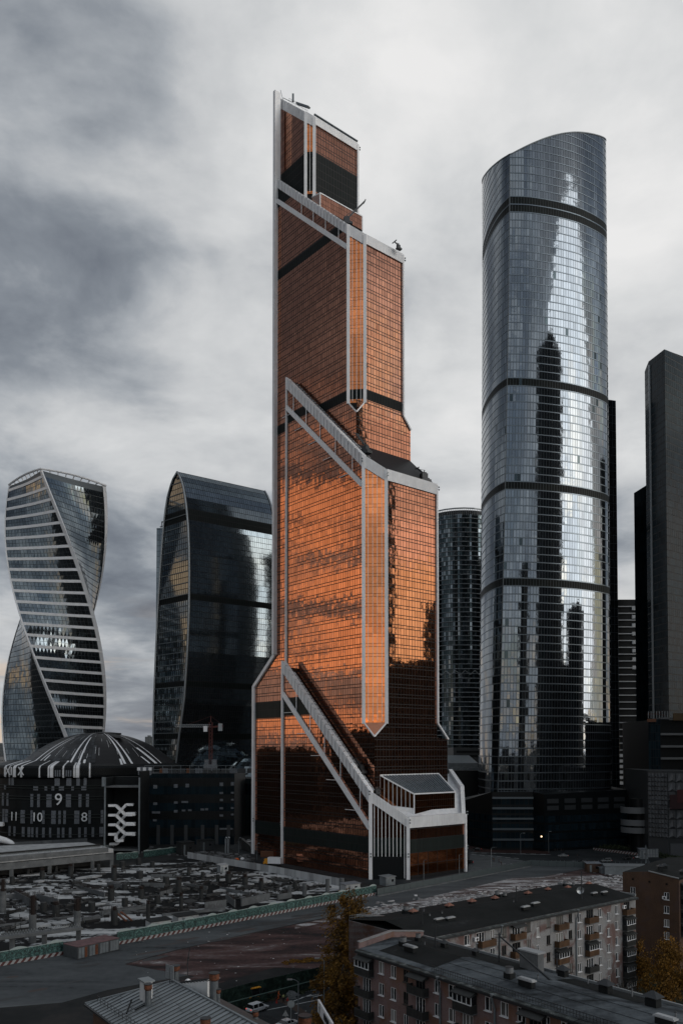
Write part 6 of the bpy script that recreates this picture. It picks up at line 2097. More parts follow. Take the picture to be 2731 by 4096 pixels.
gmat('roof_felt', [(.36, (.010, .012, .013)), (.46, (.045, .053, .060)), (.53, (.085, .099, .110)), (.66, (.15, .168, .180))], .11, aniso=(-AZ, .35, 1.0), rough=.8, dist=1.0)
gmat('roof_felt_dark', [(.38, (.007, .009, .009)), (.6, (.015, .017, .018)), (.72, (.04, .044, .046))], .12, rough=.8, dist=.8)
gmat('eave_metal', [(.38, (.02, .024, .025)), (.52, (.06, .07, .07)), (.62, (.14, .155, .155)), (.74, (.22, .24, .24))], .7, rough=.6)
mat('window_white', (.68, .70, .72), .5)
mat('window_dark_frame', (.05, .045, .04), .6)
mat('room_dark', (.006, .007, .008), .6)
mat('balcony_ochre', (.085, .044, .020), .8, namp=.35, nscale=.6)
mat('balcony_dark', (.020, .022, .022), .7, namp=.3, nscale=1)
mat('curtain_pane', (.14, .14, .135), .2, var=.6)
mat('clear_pane', (.03, .036, .042), .08, .6, var=.5)


def hole_wall(name, O, U, W, H, rects, m, parent, depth=.22):
    """wall sheet from O along U (W wide, H high) with real openings; rects (u0,u1,z0,z1)"""
    N = Vector((U.y, -U.x, 0))
    us = sorted({0, W, *[r[0] for r in rects], *[r[1] for r in rects]})
    zs = sorted({0, H, *[r[2] for r in rects], *[r[3] for r in rects]})
    mb = MB()
    def P_(u, z, o=0): return O + U * u + Vector((0, 0, z)) - N * o
    for i in range(len(us) - 1):
        for j in range(len(zs) - 1):
            cu, cz = (us[i] + us[i + 1]) / 2, (zs[j] + zs[j + 1]) / 2
            if any(r[0] < cu < r[1] and r[2] < cz < r[3] for r in rects): continue
            mb.poly([P_(us[i], zs[j]), P_(us[i + 1], zs[j]), P_(us[i + 1], zs[j + 1]), P_(us[i], zs[j + 1])])
    for r in rects:
        c = [(r[0], r[2]), (r[1], r[2]), (r[1], r[3]), (r[0], r[3])]
        for k in range(4):
            a, b = c[k], c[(k + 1) % 4]
            mb.poly([P_(*b), P_(*a), P_(*a, depth), P_(*b, depth)])
    return mb.build(name, m, parent)


WM = {}


def window_meshes(w, h, style):
    key = (round(w, 2), round(h, 2), style)
    if key in WM: return WM[key]
    fm = 'window_white' if style % 2 == 0 else 'window_dark_frame'
    f = .085
    mb = MB()
    mb.box(0, w, .04, .12, 0, f); mb.box(0, w, .04, .12, h - f, h); mb.box(0, f, .04, .12, f, h - f); mb.box(w - f, w, .04, .12, f, h - f)
    bars = [w * .5] if w < 1.6 else [w * .33, w * .66]
    if style >= 2 and w < 1.6: bars = [w * .62]
    for x in bars: mb.box(x - .055, x + .055, .035, .125, f, h - f)
    o = mb.build('window', fm); fr = o.data; bpy.data.objects.remove(o)
    mb = MB(); mb.box(f, w - f, .09, .11, f, h - f); o = mb.build('pane', 'clear_pane'); pn = o.data; bpy.data.objects.remove(o)
    mb = MB(); mb.box(-.08, w + .08, -.22, .05, -.07, 0); o = mb.build('sill', 'window_white' if style % 2 == 0 else 'window_dark_frame'); sl = o.data; bpy.data.objects.remove(o)
    WM[key] = (fr, pn, sl)
    return WM[key]


def add_window(parent, O, U, u, z, w, h, style=0):
    fr, pn, sl = window_meshes(w, h, style)
    f = oriented('window', fr, parent, O + U * u + Vector((0, 0, z)), U)
    for nm, me in (('pane', pn), ('sill', sl)):
        c = bpy.data.objects.new(nm, me); col.objects.link(c); c.parent = f
        if nm == 'pane':
            c['var'] = rnd.random()
            if rnd.random() < .22: c.material_slots[0].link = 'OBJECT'; c.material_slots[0].material = MATS['curtain_pane']
    return f


def balcony(parent, O, U, u, z, w, m, glazed=False, roof=False, mf='window_white'):
    N = Vector((U.y, -U.x, 0)); d = 1.1
    c = O + U * (u + w / 2) + N * (d / 2) + Vector((0, 0, z))
    Z = Vector((0, 0, 1))
    b = MB(); b.obox(c - Z * .08, U, N, Z, w / 2, d / 2, .1)
    o = b.build('balcony', 'concrete', parent)
    b = MB(); b.obox(c + Z * .5 + N * (d / 2 - .04), U, N, Z, w / 2, .05, .55); b.obox(c + Z * .5 + U * (w / 2 - .04), U, N, Z, .05, d / 2 - .05, .55); b.obox(c + Z * .5 - U * (w / 2 - .04), U, N, Z, .05, d / 2 - .05, .55)
    for i in range(int(w / .3)):
        b.obox(c + Z * .5 + N * (d / 2 + .02) + U * (-w / 2 + .15 + i * .3), U, N, Z, .03, .03, .5)
    b.build('balcony_front', m, o)
    if glazed:
        b = MB(); n = max(3, int(w / .7))
        for i in range(n + 1): b.obox(c + Z * 1.65 + N * (d / 2 - .04) + U * (-w / 2 + .05 + (w - .1) * i / n), U, N, Z, .04, .05, .6)
        for zz in (1.07, 2.25): b.obox(c + Z * zz + N * (d / 2 - .04), U, N, Z, w / 2, .06, .05)
        b.build('glazing_bars', mf, o)
        b = MB(); b.obox(c + Z * 1.65 + N * (d / 2 - .10), U, N, Z, w / 2 - .05, .02, .58); b.obox(c + Z * 1.65 + U * (w / 2 - .06), U, N, Z, .02, d / 2 - .1, .58); b.obox(c + Z * 1.65 - U * (w / 2 - .06), U, N, Z, .02, d / 2 - .1, .58); b.build('glazing', 'clear_pane', o)
    if roof or glazed:
        b = MB(); b.hexa([c + Z * 2.3 - U * (w / 2 + .1) - N * .4, c + Z * 2.3 + U * (w / 2 + .1) - N * .4, c + Z * 2.1 + U * (w / 2 + .1) + N * (d / 2 + .3), c + Z * 2.1 - U * (w / 2 + .1) + N * (d / 2 + .3)] + [c + Z * 2.75 - U * (w / 2 + .1) - N * .4, c + Z * 2.75 + U * (w / 2 + .1) - N * .4, c + Z * 2.2 + U * (w / 2 + .1) + N * (d / 2 + .3), c + Z * 2.2 - U * (w / 2 + .1) + N * (d / 2 + .3)]); b.build('balcony_roof', 'balcony_dark', o)
    return o


def eave(parent, O, U, L, z, seg=2.0, w=.9):
    N = Vector((U.y, -U.x, 0))
    n = int(L / seg)
    for i in range(n):
        a, b = O + U * (L * i / n + .02), O + U * (L * (i + 1) / n - .02)
        za, zb_ = z + rnd.uniform(-.03, .03), z
        m_ = MB(); Z = Vector((0, 0, 1))
        m_.hexa([a + N * .65 + Z * (za - .22), b + N * .65 + Z * (za - .22), b - N * w + Z * (za + .02), a - N * w + Z * (za + .02), a + N * .65 + Z * (za - .1), b + N * .65 + Z * (za - .1), b - N * w + Z * (za + .12), a - N * w + Z * (za + .12)])
        m_.build('eave_sheet', 'eave_metal', parent)
    m_ = MB(); m_.bar(O + N * .55 + Vector((0, 0, z - .32)), O + U * L + N * .55 + Vector((0, 0, z - .32)), .3, .3); m_.build('gutter', 'dark_metal', parent)


def downpipe(parent, O, U, u, z1):
    N = Vector((U.y, -U.x, 0)); p = O + U * u
    m_ = MB(); m_.tube([p + N * .6 + Vector((0, 0, z1 - .3)), p + N * .55 + Vector((0, 0, z1 - .9)), p + N * .15 + Vector((0, 0, z1 - 2.0)), p + N * .15 + Vector((0, 0, .3))], .14, 6)
    m_.lathe(p.x + N.x * .6, p.y + N.y * .6, [(.14, z1 - .5), (.26, z1 - .2), (.26, z1 - .05)], 8)
    m_.build('downpipe', 'grey_metal', parent)


def vent_cap(p, label, kind, s=1.0, rot=0.0):
    """roof vents: hipped cap, drum, flat box, small pipe"""
    p = Vector(p)
    c, s_ = math.cos(rot), math.sin(rot)
    U, V, Z = Vector((c, s_, 0)), Vector((-s_, c, 0)), Vector((0, 0, 1))
    grp = {'hip': 'hipped vent caps on the apartment roofs', 'rust': 'rusty hipped vent caps on the apartment roofs', 'drum': 'drum vents on the apartment roofs', 'flat': 'flat-topped chimney boxes on the apartment roofs', 'pipe': 'thin vent pipes on the apartment roofs'}[kind]
    t = thing('roof_vent', label, 'roof vent', tuple(p), grp)
    if kind in ('hip', 'rust'):
        m_ = MB(); m_.obox(p + Z * .5 * s, U, V, Z, .8 * s, .6 * s, .5 * s); m_.build('curb', 'dark_stone', t)
        m_ = MB()
        for dx in (-.7, .7):
            for dy in (-.5, .5): m_.obox(p + Z * 1.1 * s + U * dx * s + V * dy * s, U, V, Z, .06, .06, .2 * s)
        a = [p + Z * 1.25 * s + U * (i * 1.15 * s) + V * (j * .95 * s) for i, j in ((-1, -1), (1, -1), (1, 1), (-1, 1))]
        tip = [p + Z * 2.0 * s - U * .2 * s, p + Z * 2.0 * s + U * .2 * s]
        m_.poly([a[0], a[1], tip[1], tip[0]]); m_.poly([a[1], a[2], tip[1]]); m_.poly([a[2], a[3], tip[0], tip[1]]); m_.poly([a[3], a[0], tip[0]]); m_.poly(a[::-1])
        m_.build('hipped_cap', mat('cap_rust', (.19, .085, .06), .8, namp=.3, nscale=2) if kind == 'rust' else 'dark_metal', t)
    elif kind == 'drum':
        m_ = MB(); m_.obox(p + Z * .55 * s, U, V, Z, .85 * s, .7 * s, .55 * s); m_.build('curb', 'dark_stone', t)
        m_ = MB(); m_.lathe(p.x, p.y, [(.55 * s, p.z + 1.0 * s), (.75 * s, p.z + 1.05 * s), (.78 * s, p.z + 2.1 * s), (.74 * s, p.z + 2.15 * s)], 14); m_.build('drum', mat('drum_grey', (.13, .14, .15), .6, namp=.2, nscale=2), t)
        m_ = MB(); m_.lathe(p.x, p.y, [(.8 * s, p.z + 2.14 * s), (.8 * s, p.z + 2.22 * s)], 14); m_.build('lid', 'dark_metal', t)
    elif kind == 'flat':
        m_ = MB(); m_.obox(p + Z * .55 * s, U, V, Z, 1.5 * s, .5 * s, .55 * s); m_.build('box', 'dark_stone', t)
        m_ = MB(); m_.obox(p + Z * 1.15 * s, U, V, Z, 1.75 * s, .62 * s, .08); m_.obox(p + Z * 1.32 * s, U, V, Z, 1.5 * s, .45 * s, .06); m_.build('lid', 'concrete_light', t)
    else:
        m_ = MB(); m_.lathe(p.x, p.y, [(.16 * s, p.z), (.16 * s, p.z + 1.3 * s)], 8); m_.build('pipe', 'drum_grey' if 'drum_grey' in MATS else 'grey_metal', t)
        m_ = MB(); m_.lathe(p.x, p.y, [(.28 * s, p.z + 1.3 * s), (.1 * s, p.z + 1.5 * s)], 8); m_.build('cowl', 'dark_metal', t)
    return t


FH = 3.1
# ---- nearest block
ZE = 20.0
DA = Vector((.591, -.807, 0)).normalized(); DB = Vector((.807, .591, 0)).normalized()
O1 = G(1432, 3795, ZE); O1.z = 0
L1, W1 = 84.0, 13.0
ap = thing('near_apartment_block', 'pinkish brick five-storey apartment block nearest the camera with patched grey flat roof', 'apartment block', tuple(O1))
def uof(px, O, U, py=3900):
    t, z = hit(px, py, O, U); return t
rects, wins, bals = [], [], []
cols_ = [(1525, 1.15, 0), (1573, 1.15, 0), (1622, 1.0, 1), (1748, 1.15, 0), (1806, 1.25, 2), (1952, 1.2, 2), (2016, 1.3, 0), (2084, 1.3, 2), (2180, 1.3, 0), (2260, 1.3, 0)]
for px, w, stl in cols_:
    t, z = hit(px, 3850 + (px - 1440) * .32, O1, DA)
    for k in range(6):
        zz = ZE - 2.55 - k * FH
        if zz < .5: continue
        rects.append((t - w / 2, t + w / 2, zz, zz + 1.75)); wins.append((t - w / 2, zz, w, 1.75, stl if rnd.random() < .7 else rnd.choice((0, 1, 2))))
for px in (1467, 1681, 1869, 2140, 2330):
    t, z = hit(px, 3850 + (px - 1440) * .32, O1, DA)
    for k in range(6):
        zz = ZE - 2.55 - k * FH
        if zz < .5: continue
        w = 1.9
        rects.append((t - w / 2, t + w / 2, zz - .7, zz + 1.75)); wins.append((t - w / 2, zz - .7, w, 2.45, 0 if k else 1))
        bals.append((t - 1.7, zz - .75, 3.4, k, px))
hole_wall('wall', O1, DA, L1, ZE, rects, 'brick_pink', ap)
m_ = MB(); p = [O1 - Vector((DA.y, -DA.x, 0)) * .5]; 
Nn1 = Vector((DA.y, -DA.x, 0))
def blockbody(parent, O, U, B, L, W, z, m):
    i0 = O + B * .45
    f = [i0 + U * .1, i0 + U * (L - .1), O + B * W + U * (L - .1), O + B * W + U * .1]
    m_ = MB(); m_.prism([(v.x, v.y) for v in (f if (f[1] - f[0]).cross(f[2] - f[0]).z > 0 else f[::-1])], 0, z - .3); m_.build('interior', 'room_dark', parent)
blockbody(ap, O1, DA, DB, L1, W1, ZE, 'room_dark')
hole_wall('side_wall', O1 + DB * W1, -DB, W1, ZE, [], 'brick_pink', ap)
hole_wall('rear_wall', O1 + DB * W1 + DA * L1, -DA, L1, ZE, [], 'brick_pink', ap)
for u, z, w, h, stl in wins: add_window(ap, O1, DA, u, z, w, h, stl)
for u, z, w, k, px in bals:
    balcony(ap, O1, DA, u, z, w, 'balcony_dark', glazed=(px in (1467, 1869) and k == 0) or (px == 1467 and k == 1 and False), roof=(k == 0))
eave(ap, O1, DA, L1, ZE, 1.6)
for px in (1762, 1980): downpipe(ap, O1, DA, hit(px, 3880 + (px - 1440) * .32, O1, DA)[0], ZE)
# roof: shallow two-way fall with patched felt
RZ1 = ZE + .9
m_ = MB(); Z = Vector((0, 0, 1))
m_.poly([O1 + Z * (ZE + .05), O1 + DA * L1 + Z * (ZE + .05), O1 + DA * L1 + DB * W1 / 2 + Z * RZ1, O1 + DB * W1 / 2 + Z * RZ1])
m_.poly([O1 + DB * W1 / 2 + Z * RZ1, O1 + DA * L1 + DB * W1 / 2 + Z * RZ1, O1 + DA * L1 + DB * W1 + Z * (ZE + .05), O1 + DB * W1 + Z * (ZE + .05)])
m_.build('roof', 'roof_felt', ap)
def roofz1(b): return ZE + .05 + (RZ1 - ZE - .05) * (1 - abs(b - W1 / 2) / (W1 / 2))
def patch(parent, O, U, B, u0, u1, b0, b1, rz, m, off=.03):
    m_ = MB(); n = 2
    bs = [b0, b1] if (b0 - W1 / 2) * (b1 - W1 / 2) >= 0 else [b0, W1 / 2, b1]
    for x, y in zip(bs, bs[1:]):
        m_.poly([O + U * u0 + B * x + Z * (rz(x) + off), O + U * u1 + B * x + Z * (rz(x) + off), O + U * (u1 + .0) + B * y + Z * (rz(y) + off), O + U * u0 + B * y + Z * (rz(y) + off)])
    m_.build('roof_patch', m, parent)
patch(ap, O1, DA, DB, 3.5, 15.5, 1.2, 8.0, roofz1, 'roof_felt_dark'); patch(ap, O1, DA, DB, .5, 24, 8.0, 12.6, roofz1, 'roof_felt_dark', .035); patch(ap, O1, DA, DB, 30, 42, 8.8, 12.6, roofz1, 'roof_felt_dark', .035); patch(ap, O1, DA, DB, 52, 80, 7.4, 11.6, roofz1, 'roof_felt_dark', .035)
# felt strips laid along the roof
for i in range(3):
    m_ = MB(); b_ = 1.6 + i * 2.1; a = O1 + DA * 15.6 + DB * b_ + Z * (roofz1(b_) + .045); b = O1 + DA * (60 + rnd.uniform(-5, 5)) + DB * b_ + Z * (roofz1(b_) + .045); m_.bar(a, b, .06, .02); m_.build('felt_seam', 'roof_felt_dark', ap)
# gable parapet with metal coping
for i in range(6):
    b0, b1 = W1 * i / 6, W1 * (i + 1) / 6
    h = lambda b: roofz1(b) + .9
    m_ = MB(); m_.hexa([O1 - DA * .2 + DB * b0 + Z * (ZE - .2), O1 + DA * .2 + DB * b0 + Z * (ZE - .2), O1 + DA * .2 + DB * b1 + Z * (ZE - .2), O1 - DA * .2 + DB * b1 + Z * (ZE - .2), O1 - DA * .2 + DB * b0 + Z * h(b0), O1 + DA * .2 + DB * b0 + Z * h(b0), O1 + DA * .2 + DB * b1 + Z * h(b1), O1 - DA * .2 + DB * b1 + Z * h(b1)]); m_.build('parapet', 'brick_pink', ap)
    m_ = MB(); m_.bar(O1 + DB * (b0 + .03) + Z * (h(b0) + .08), O1 + DB * (b1 - .03) + Z * (h(b1) + .08), .75, .12); m_.build('coping', mat('coping_metal', (.23, .25, .26), .4, .3), ap)
railing(ap, [O1 + DA * 16 + DB * .3 + Z * ZE, O1 + DA * L1 + DB * .3 + Z * ZE], .8, .45, 'dark_metal', 'roof_railing', .035)
m_ = MB(); m_.bar(O1 + DB * W1 + Z * (ZE + .2), O1 + DB * W1 + DA * L1 + Z * (ZE + .2), .3, .35); m_.build('rear_edge', 'coping_metal', ap)

# ---- second block, further back, running to the right
O2 = G(1700, 3757, ZE); O2.z = 0
e2 = G(2540, 3586, ZE); DA2 = (Vector((e2.x, e2.y, 0)) - O2).normalized(); L2 = (Vector((e2.x, e2.y, 0)) - O2).length
DB2 = Vector((-DA2.y, DA2.x, 0)); W2 = 19.0
ap2 = thing('second_apartment_block', 'grey and pink brick five-storey apartment block with ochre balconies behind the nearest block', 'apartment block', tuple(O2))
rects, wins, bals = [], [], []
def u2(px): return hit(px, 3734 - (px - 1795) * .202, O2, DA2)[0]
for px, w, stl, off, r in ((1866, 1.2, 2, 0, 5), (1920, 2.0, 0, 0, 5), (1969, 1.2, 0, 0, 5), (2014, 1.2, 1, 0, 5), (2112, 1.1, 1, 0, 5), (2149, .85, 0, 1.3, 5), (2191, 1.1, 1, 0, 5), (2279, 1.1, 1, 0, 5), (2315, 1.1, 0, .35, 5), (2397, 1.1, 0, .2, 5), (2431, 1.0, 0, 1.3, 5), (2464, 1.0, 2, .3, 5)):
    t = u2(px)
    for k in range(6):
        zz = ZE - 2.4 - k * FH - off
        if zz < .4 or t < 1: continue
        rects.append((t - w / 2, t + w / 2, zz, zz + 1.7)); wins.append((t - w / 2, zz, w, 1.7, stl))
for px, w in ((2063, 2.2), (2236, 2.2), (2356, 2.2), (2504, 2.0)):
    t = u2(px)
    for k in range(6):
        zz = ZE - 2.4 - k * FH
        if zz < .9: continue
        rects.append((t - w / 2, t + w / 2, zz - .6, zz + 1.7)); wins.append((t - w / 2, zz - .6, w, 2.3, 0 if (px + k) % 2 else 1)); bals.append((t - 1.6, zz - .65, 3.1, k, px))
t = u2(1905); 
rects = [r for r in rects if r[0] > .2 and r[1] < L2 - .2]
# drop overlapping openings
keep = []
for r in rects:
    if all(r[1] <= q[0] or r[0] >= q[1] or r[3] <= q[2] or r[2] >= q[3] for q in keep): keep.append(r)
wins = [w for w in wins if any(abs(w[0] - r[0]) < 1e-6 and abs(w[1] - r[2]) < 1e-6 for r in keep)]
hole_wall('wall', O2, DA2, L2, ZE, keep, 'brick_grey', ap2)
blockbody(ap2, O2, DA2, DB2, L2, W2, ZE, 'room_dark')
hole_wall('side_wall', O2 + DA2 * L2, DB2, W2, ZE, [], 'brick_brown', ap2)
hole_wall('rear_wall', O2 + DA2 * L2 + DB2 * W2, -DA2, L2, ZE, [], 'brick_grey', ap2)
hole_wall('side_wall', O2 + DB2 * W2, -DB2, W2, ZE, [], 'brick_grey', ap2)
for u, z, w, h, stl in wins: add_window(ap2, O2, DA2, u, z, w, h, stl)
for u, z, w, k, px in bals:
    gz = (px == 2236 and k == 2) or (px == 2356 and k == 2) or (px == 2504 and k >= 1)
    balcony(ap2, O2, DA2, u, z, w, 'balcony_ochre' if (k < 3 and px != 2504) or rnd.random() < .3 else 'balcony_dark', glazed=gz, roof=(k == 0 and px == 2063))
balcony(ap2, O2, DA2, u2(1935) - 1.7, ZE - 2.4 - .65, 3.6, 'balcony_ochre')
eave(ap2, O2, DA2, L2, ZE, 1.5, 1.4)
for px in (1995, 2300): downpipe(ap2, O2, DA2, u2(px), ZE)
RZ2 = ZE + 1.4
def roofz2(b): return ZE + .05 + (RZ2 - ZE) * (1 - abs(b - W2 / 2) / (W2 / 2))
m_ = MB()
m_.poly([O2 + Z * (ZE + .05), O2 + DA2 * L2 + Z * (ZE + .05), O2 + DA2 * L2 + DB2 * W2 / 2 + Z * RZ2, O2 + DB2 * W2 / 2 + Z * RZ2])
m_.poly([O2 + DB2 * W2 / 2 + Z * RZ2, O2 + DA2 * L2 + DB2 * W2 / 2 + Z * RZ2, O2 + DA2 * L2 + DB2 * W2 + Z * (ZE + .05), O2 + DB2 * W2 + Z * (ZE + .05)])
m_.build('roof', 'roof_felt_dark', ap2)
railing(ap2, [O2 + DB2 * (W2 - .2) + Z * ZE, O2 + DA2 * L2 * .6 + DB2 * (W2 - .2) + Z * ZE], .8, .6, 'grey_metal', 'roof_railing', .035)
m_ = MB(); m_.bar(O2 + DA2 * L2 + Z * (ZE + .3), O2 + DA2 * L2 + DB2 * W2 + Z * (ZE + .3), .35, .5); m_.build('coping', 'coping_metal', ap2)
# connecting wing between the two blocks
cw = thing('link_building', 'dark brick link building with pale metal coping joining the two apartment blocks', 'building', tuple(O2))
a = G(1650, 3718, ZE); b = G(1570, 3668, ZE); c_ = G(1440, 3664, ZE); d_ = O2 + DB2 * 8
f = [a, Vector((O2.x, O2.y, 0)) + DA2 * .3, d_, b, c_]
pts2 = [(O1 + DB * W1).to_2d(), O2.to_2d(), (O2 + DB2 * W2).to_2d(), G(1560, 3668, ZE).to_2d()]
pp = [Vector((p.x, p.y, 0)) for p in pts2]
ar = sum(pp[i - 1].x * pp[i].y - pp[i].x * pp[i - 1].y for i in range(4))
if ar < 0: pp = pp[::-1]
m_ = MB(); m_.prism([(p.x, p.y) for p in pp], 0, ZE - .1); m_.build('wall', 'brick_pink', cw)
m_ = MB(); m_.poly([Vector((p.x, p.y, ZE + .02)) for p in pp]); m_.build('roof', 'roof_felt_dark', cw)
for p, q in ((G(1425, 3660, ZE + .3), G(1560, 3668, ZE + .3)), (G(1560, 3668, ZE + .3), G(1655, 3712, ZE + .6))):
    n = 4
    for i in range(n):
        m_ = MB(); m_.bar(p + (q - p) * (i / n + .005), p + (q - p) * ((i + 1) / n - .005), .55, .3); m_.build('coping', 'coping_metal', cw)
# vents on the roofs
def onroof1(px, py): v = G(px, py, ZE + .6); return v
def onroof2(px, py): v = G(px, py, ZE + .6); return v
ra = math.atan2(DA.y, DA.x)
N1 = 'on the nearest apartment roof'
for (px, py, k, s, l) in ((1612, 3785, 'drum', .9, 'larger drum vent near the pale gable coping of the nearest roof'), (1672, 3765, 'drum', .75, 'smaller drum vent by the inner corner of the nearest roof'), (1640, 3806, 'flat', .95, 'dark box vent with broken white lid near the left end of the nearest roof'),
                          (1776, 3790, 'hip', .8, 'dark hipped vent beside the wet pale patch of the nearest roof'), (1698, 3785, 'pipe', .7, 'thin vent pipe beside the inner corner on the nearest roof'), (1900, 3820, 'hip', .7, 'low dark vent in the middle of the nearest roof'), (2036, 3914, 'drum', .95, 'grey drum vent in the centre of the nearest roof'), (2129, 3870, 'drum', .8, 'grey drum vent by the concrete chimney of the nearest roof'), (2250, 3905, 'hip', 1.0, 'broad dark hipped vent near the leaning mast'), (2105, 3945, 'flat', 1.0, 'long box vent with white torn lid above the front eave'),
                          (2150, 3925, 'pipe', .8, 'thin pale vent pipe right of the torn white lid'), (2350, 3935, 'pipe', .7, 'small capped pipe between two hipped vents at right'), (2420, 3970, 'hip', 1.15, 'large dark hipped vent second from the right end'), (2526, 3985, 'pipe', .9, 'small vent pipe on a dark curb at the right'), (2610, 4025, 'hip', 1.25, 'largest dark hipped vent at the right edge'), (2700, 4085, 'pipe', 1.0, 'black vent pipe at the lower right corner'), (2660, 4100, 'flat', 1.0, 'flat box with white edge at the lower right corner')):
    vent_cap(onroof1(px, py), l, k, s * .72, ra)
ra2 = math.atan2(DA2.y, DA2.x)
cnt2 = {}
ORD = ['first ', 'second ', 'third ', 'fourth ', 'fifth ', 'sixth ', 'seventh ', 'eighth ', 'ninth ']
for i, (px, py, k, s) in enumerate(((1652, 3664, 'rust', .85), (1795, 3640, 'rust', .85), (1886, 3622, 'rust', .85), (1978, 3608, 'rust', .8), (2110, 3588, 'rust', .8), (2190, 3570, 'rust', .7), (2270, 3562, 'rust', .7), (2353, 3548, 'rust', .75), (1622, 3655, 'drum', .8), (1665, 3655, 'drum', .75), (1987, 3590, 'drum', .75), (2018, 3592, 'drum', .6), (2258, 3545, 'drum', .6), (2292, 3548, 'drum', .5), (1800, 3685, 'flat', .7), (1755, 3690, 'flat', .7), (2100, 3640, 'flat', .7), (2140, 3625, 'flat', .7), (2375, 3582, 'flat', .6), (2415, 3578, 'flat', .6), (1718, 3678, 'pipe', .9), (1767, 3668, 'pipe', .9), (2053, 3620, 'pipe', .8), (1694, 3655, 'pipe', .8), (2335, 3568, 'pipe', .6))):
    n_ = cnt2.get(k, 0); cnt2[k] = n_ + 1
    vent_cap(onroof2(px, py), ORD[n_] + {'rust': 'rust-red hipped vent cap from the left on the black second roof', 'drum': 'pale drum vent from the left on the black second roof', 'flat': 'pale-lidded box vent from the left on the black second roof', 'pipe': 'thin pale vent pipe from the left on the black second roof'}[k], k, s * .8, ra2)
# masts, chimney, dish
def mast(px, py, h, label, lean=(0, 0), z=ZE + .6, m='dark_metal', w=.13):
    p = G(px, py, z)
    t = thing('roof_mast', label, 'mast', tuple(p))
    q = p + Vector((lean[0], lean[1], h)); m_ = MB(); m_.tube([p, q], [w, w * .6], 6); m_.build('pole', m, t)
    m_ = MB(); m_.bar(q - Vector((.7, 0, .2)), q + Vector((.7, 0, -.2)), .05, .05); m_.bar(q - Vector((.5, 0, .7)), q + Vector((.5, 0, -.7)), .05, .05); m_.build('aerial', m, t)
    return t
mast(1740, 3792, 4.2, 'black mast at the inner corner of the nearest roof'); mast(1995, 3848, 4.0, 'black twin mast in front of the ochre balconies'); mast(2325, 3596, 5.5, 'tall black mast on the second roof beside the satellite dish'); mast(2064, 3618, 3.4, 'thin black mast in the middle of the second roof'); mast(2226, 3893, 2.6, 'short black mast with cable loop on the nearest roof')
mast(2205, 3925, 5.2, 'long black mast leaning left across the nearest roof', (-6.2, 2.5), w=.17); mast(1688, 3702, 2.8, 'thin black mast near the rusty cap at the left of the second roof')
p = G(2318, 3560, ZE + 1.8); t = thing('satellite_dish', 'grey satellite dish on the second roof beside the tall mast', 'satellite dish', tuple(p))
m_ = MB(); n = 14
ring1 = [p + Vector((.75 * math.cos(2 * math.pi * i / n), -.25, .75 * math.sin(2 * math.pi * i / n))) for i in range(n)]
for i in range(n): m_.poly([ring1[i], ring1[(i + 1) % n], p + Vector((0, .1, 0))])
m_.build('dish', 'rib_metal', t); m_ = MB(); m_.bar(p, p - Vector((0, -.1, 1.8)), .1, .1); m_.build('stand', 'dark_metal', t)
p = G(2125, 3888, ZE); t = thing('brick_chimney', 'large pale rendered chimney block on the rear edge of the nearest roof', 'chimney', tuple(p))
m_ = MB(); m_.obox(p + Z * 1.4, DA, DB, Z, 1.6, .6, 1.4); m_.build('stack', 'concrete', t); m_ = MB(); m_.obox(p + Z * 2.85, DA, DB, Z, 1.8, .8, .1); m_.build('cap', 'concrete_light', t)
# laundry and air conditioners
tw = u2(2063)
t = thing('laundry', 'red and white laundry hanging at an ochre balcony of the second block', 'laundry', tuple(O2 + DA2 * tw + Z * 13))
N2 = Vector((DA2.y, -DA2.x, 0))
for i, cc in enumerate(('window_white', 'cloth_red', 'cloth_red', 'window_white', 'window_white')):
    if cc == 'cloth_red': mat('cloth_red', (.30, .02, .012), .8)
    c = O2 + DA2 * (tw - .9 + i * .5) + N2 * 1.35 + Z * (ZE - 2.4 - 2 * FH + 1.0 + (.3 if i % 2 else 0))
    m_ = MB(); m_.obox(c, DA2, N2, Z, .2, .04, .6); m_.build('cloth', cc, t)
def aircon(O, U, u, z, label):
    N = Vector((U.y, -U.x, 0)); c = O + U * u + N * .3 + Z * z
    t = thing('air_conditioner', label, 'air conditioner', tuple(c), 'air conditioners on the facades')
    m_ = MB(); m_.obox(c, U, N, Z, .42, .2, .32); m_.build('case', 'window_white', t)
    m_ = MB(); m_.tube([c + N * .2 + U * .1, c + N * .23 + U * .1], .24, 12); m_.build('fan', 'dark_metal', t)
aircon(O2, DA2, u2(1897), ZE - 1.6, 'white air conditioner between windows at the left end of the second block'); aircon(O2, DA2, u2(2489), ZE - 1.5, 'white air conditioner beside the top right balcony of the second block')

# ---- brown brick gable block at the right
OB = G(2488, 3750); 
bY = 196
A3_ = at(2488, 3488, bY); B3_ = at(2713, 3516, bY - 8)
Ug = Vector((B3_.x - A3_.x, B3_.y - A3_.y, 0)); Wg = Ug.length; Ug.normalize(); Bg = Vector((-Ug.y, Ug.x, 0))
Og = Vector((A3_.x, A3_.y, 0)); zg0, zg1 = A3_.z, B3_.z
zgm = at(2592, 3484, bY - 3).z; ugm = hit(2592, 3484, Og, Ug)[0]
bb = thing('brown_brick_block', 'tall brown brick gable wall with a single column of windows at the right', 'apartment block', tuple(Og))
rects, wins = [], []
ua, ub = hit(2530, 3560, Og, Ug)[0], hit(2664, 3580, Og, Ug)[0]
for px, py in ((2664, 3582), (2664, 3636), (2664, 3690), (2664, 3740), (2529, 3560)):
    u, z = hit(px, py, Og, Ug); w, h = 1.15, 1.7
    rects.append((u - w / 2, u + w / 2, z - 1.0, z + .7)); wins.append((u - w / 2, z - 1.0, w, h))
